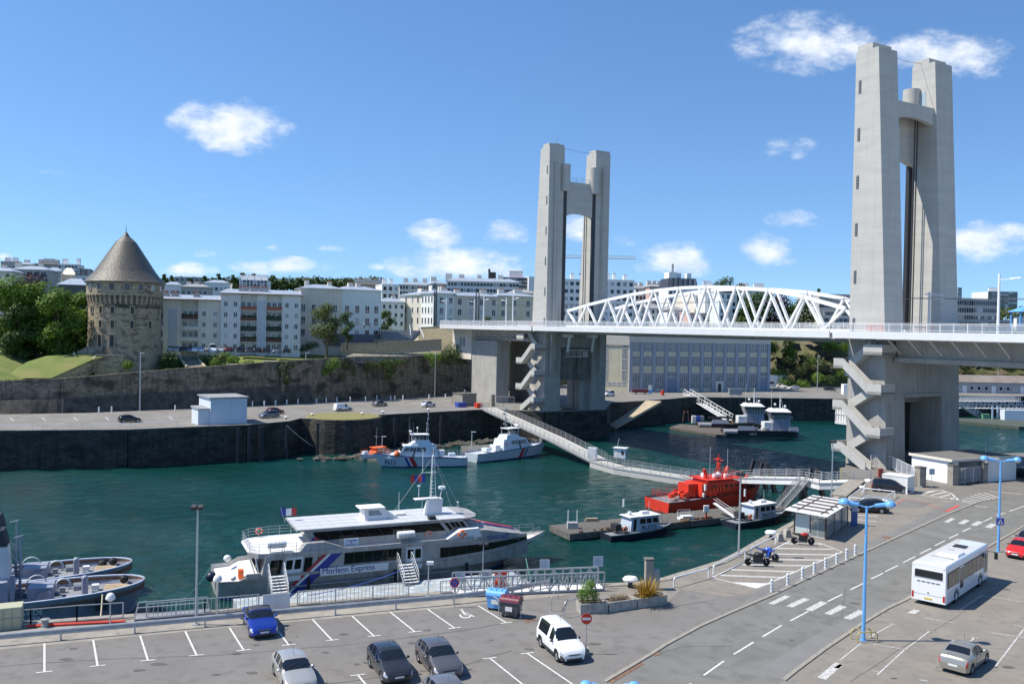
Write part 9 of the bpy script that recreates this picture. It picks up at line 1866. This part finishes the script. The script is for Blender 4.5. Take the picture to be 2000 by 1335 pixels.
t = thing('quay_cabin','square brown concrete cabin at the head of the sloping gangway','cabin',P(903,793),.62); MB().box(0,4.2,0,4.6,0,3.0).build('wall','concrete_dark' if False else 'coping',t); MB().box(-.15,4.35,-.15,4.75,3,3.15).build('roof','concrete_dark',t); m = MB(); m.tube((2,2,3.1),(2,2,4.0),.25,.3,8); m.build('vent','steel',t)
t = thing('blue_skip','small blue skip beside the brown cabin','bin',P(901,794.5),.6); MB().frust(-1.3,.9,.8,0,-1.5,1.1,.9,1.2).build('body','blue',t); t = thing('maroon_skip','maroon container behind the small blue skip','bin',P(893,790),.6); MB().frust(-1,.9,.6,0,-1.1,1,.7,1.5).build('body','maroon_lid' if 'maroon_lid' in M else MATS['maroon_lid'],t); t = thing('red_bin','red bin right of the brown cabin','bin',P(934,796),.6); MB().frust(-.7,.7,.6,0,-.8,.8,.7,1.2).build('body','red',t)
mesh_fence('gangway_gate','metal gate and pillars left of the smaller tower stairs',E7((962,793),(983,794),(1004,795)),2.6,'palegrey',2.2,.4,barr=.04); t = thing('gate_pillar','pale gate pillar at the head of the sloping gangway','pillar',P(962,793),.4); MB().box(-.45,.45,-.45,.45,0,3.0).build('shaft','coping',t)
mesh_fence('quay_railing','long low railing along the far quay in front of the workshop',E7((1360,775),(1500,776)),.8,'galv',4,0,rails=2); t = thing('grey_machine','grey winch cabinet on the quay edge in front of the workshop','cabinet',P(1437,775)); MB().box(-2,2,0,1.4,.6,2.6).build('body','steel',t); m = MB(); [m.bar((s*1.4,.5,0),(s*1.0,.5,.6),.2) for s in (-1,1)]; m.build('legs','palegrey',t); mesh_fence('white_barrier','white barrier panels on the quay right of the grey winch cabinet',E7((1469,771),(1498,771)),1.1,'white',2,.5,rails=2)
t = thing('red_cylinder','small red drum on the quay near the slipway','drum',P(1294,771.5)); MB().lathe([(.5,0),(.55,.8),(.5,1.5)],10).build('drum','red',t); t = thing('white_totem','blue and white totem in front of the workshop','totem',P(1270,768)); MB().box(-.6,.6,-.3,.3,0,1.2).build('base','lampblue',t); MB().box(-.5,.5,-.25,.25,1.2,2.6).build('panel','white',t); t = thing('maroon_trailer','maroon trailer parked in front of the workshop','trailer',P(1250,769)); MB().box(-2.6,2.6,-.8,.8,.5,1.5).build('bed',MATS['maroon_lid'],t); [wheel(t,x,-.8,.35) for x in (-1.4,1.4)]
# tower crane beyond the smaller tower
p = Q(1099,560,470); t = thing('tower_crane','yellow tower crane seen beyond the smaller tower','crane',(p.x,p.y,30)); Hc = Q(1099,503,470).z-30; yc = mat('crane_yellow',(.50,.33,.07),None,.6); m = MB()
for sx,sy in ((-.8,-.8),(.8,-.8),(.8,.8),(-.8,.8)): m.bar((sx,sy,0),(sx,sy,Hc+4),.22)
for i in range(int(Hc/2)): m.bar((-.8,-.8,i*2),(.8,-.8,i*2+2),.14)
m.build('mast',yc,t); m = MB()
for y,z in ((-.6,0),(.6,0),(0,1.4)): m.bar((-6,y,Hc+z),(38,y,Hc+z),.16)
for i in range(22): m.bar((-6+i*2,-.6,Hc),(-5+i*2,0,Hc+1.4),.1); m.bar((-5+i*2,0,Hc+1.4),(-4+i*2,-.6,Hc),.1)
m.bar((0,0,Hc+1.4),(0,0,Hc+5),.3); m.bar((0,0,Hc+5),(20,0,Hc+1.4),.06); m.bar((0,0,Hc+5),(-6,0,Hc+1.4),.06); m.build('jib',yc,t); MB().box(-5.5,-3.5,-.8,.8,Hc-2,Hc).build('counterweight','concrete',t); m = MB(); m.bar((9,0,Hc),(9,0,Hc-8),.07); m.cb((9,0,Hc-8.4),(.7,.5,.9)); m.build('hook','dark',t)
# blue cabin roof at the far right of the deck
p = bl(3.2,-34.5); t = thing('blue_kiosk','small sky-blue pavilion with a pitched roof beyond the deck at the right edge','kiosk',Q(1993,634,150),.1); bz = 0; m = MB(); [m.bar((x,y,-1),(x,y,2.2),.22) for x in (0,3.6) for y in (0,2.4)]; m.build('posts','lampblue',t); MB().hexa([(-.5,-.5,2.2),(4.1,-.5,2.2),(4.1,2.9,2.2),(-.5,2.9,2.2)],[(1.2,.9,3.1),(2.4,.9,3.1),(2.4,1.5,3.1),(1.2,1.5,3.1)]).build('roof','lampblue',t); MB().box(.3,3.3,1.4,2.2,-1,1.4).build('counter','whitew',t)
# ------------------------------------------------------------ people and the bronze figure
def person(label, base, rz, top, legs, h=1.75, walk=.25, name='person', cat='person', hair='dark'):
	t = thing(name,label,cat,base,rz); s = h/1.75
	def el(c,rx,ry,n=10): return [(c[0]+rx*math.cos(2*PI*k/n),c[1]+ry*math.sin(2*PI*k/n),c[2]) for k in range(n)]
	sk = 'skin' if cat == 'person' else top; m = MB()
	m.loft([el((0,0,z*s),a*s,b_*s) for z,a,b_ in ((.88,.15,.11),(1.0,.14,.10),(1.15,.15,.11),(1.35,.19,.115),(1.43,.15,.09),(1.47,.06,.06),(1.54,.05,.055),(1.58,.075,.09),(1.66,.08,.10),(1.73,.055,.07),(1.755,.01,.01))])
	for sy in (-1,1):
		m.loft([el((x*s,sy*.09*s,z*s),a*s,a*s) for z,x,a in ((.0,sy*walk*.9,.045),(.08,sy*walk*.8,.05),(.45,sy*walk*.5,.06),(.9,0,.085))]); m.loft([el((x*s,sy*.23*s,z*s),a*s,a*s,8) for z,x,a in ((.75,-sy*walk*.5,.03),(.82,-sy*walk*.4,.035),(1.1,-sy*.03,.04),(1.4,0,.05))]); m.box((sy*walk*.9-.06)*s,(sy*walk*.9+.17)*s,(sy*.09-.045)*s,(sy*.09+.045)*s,0,.07*s)
	m.build('body',sk,t,smooth=True)
	if cat == 'person':
		m = MB(); m.loft([el((0,0,z*s),a*s,b_*s) for z,a,b_ in ((.86,.165,.125),(1.15,.165,.125),(1.35,.20,.13),(1.44,.16,.10))]); [m.loft([el((x*s,sy*.23*s,z*s),a*s,a*s,8) for z,x,a in ((1.05,-sy*.05,.05),(1.4,0,.06))]) for sy in (-1,1)]; m.build('shirt',top,t,smooth=True); m = MB(); [m.loft([el((x*s,sy*.09*s,z*s),a*s,a*s) for z,x,a in ((.1,sy*walk*.8,.06),(.45,sy*walk*.5,.075),(.92,0,.10))]) for sy in (-1,1)]; m.build('trousers',legs,t,smooth=True); m = MB(); m.lathe([(.085*s,1.66*s),(.088*s,1.7*s),(.06*s,1.76*s),(.001,1.775*s)],10); m.build('hair',hair,t)
	return t
person('person in a pale top standing on the path left of the round tower', Q(145,701,208)-V((0,0,0)), -PI/2, 'palegrey', 'navy'); person('person in a dark jacket walking in front of the pale green block', Q(722,642,255), .3, 'navy', 'steel'); person('person in a light shirt at the top of the grey steps', Q(711,641,255), 2.6, 'whitew', 'navy'); person('person in a red top crossing the deck near the blue kiosk', bl(-2.2,-33.5), 1.6, 'red', 'navy'); person('person in a blue top beside the white lamp mast on the deck', bl(-2.4,-31), -1.5, 'lampblue', 'dark')
person('dark bronze figure standing on the wall below the grey steps', Q(741,664,260), -PI/2, 'bark', 'bark', 3.6, .1, 'bronze_statue', 'statue')
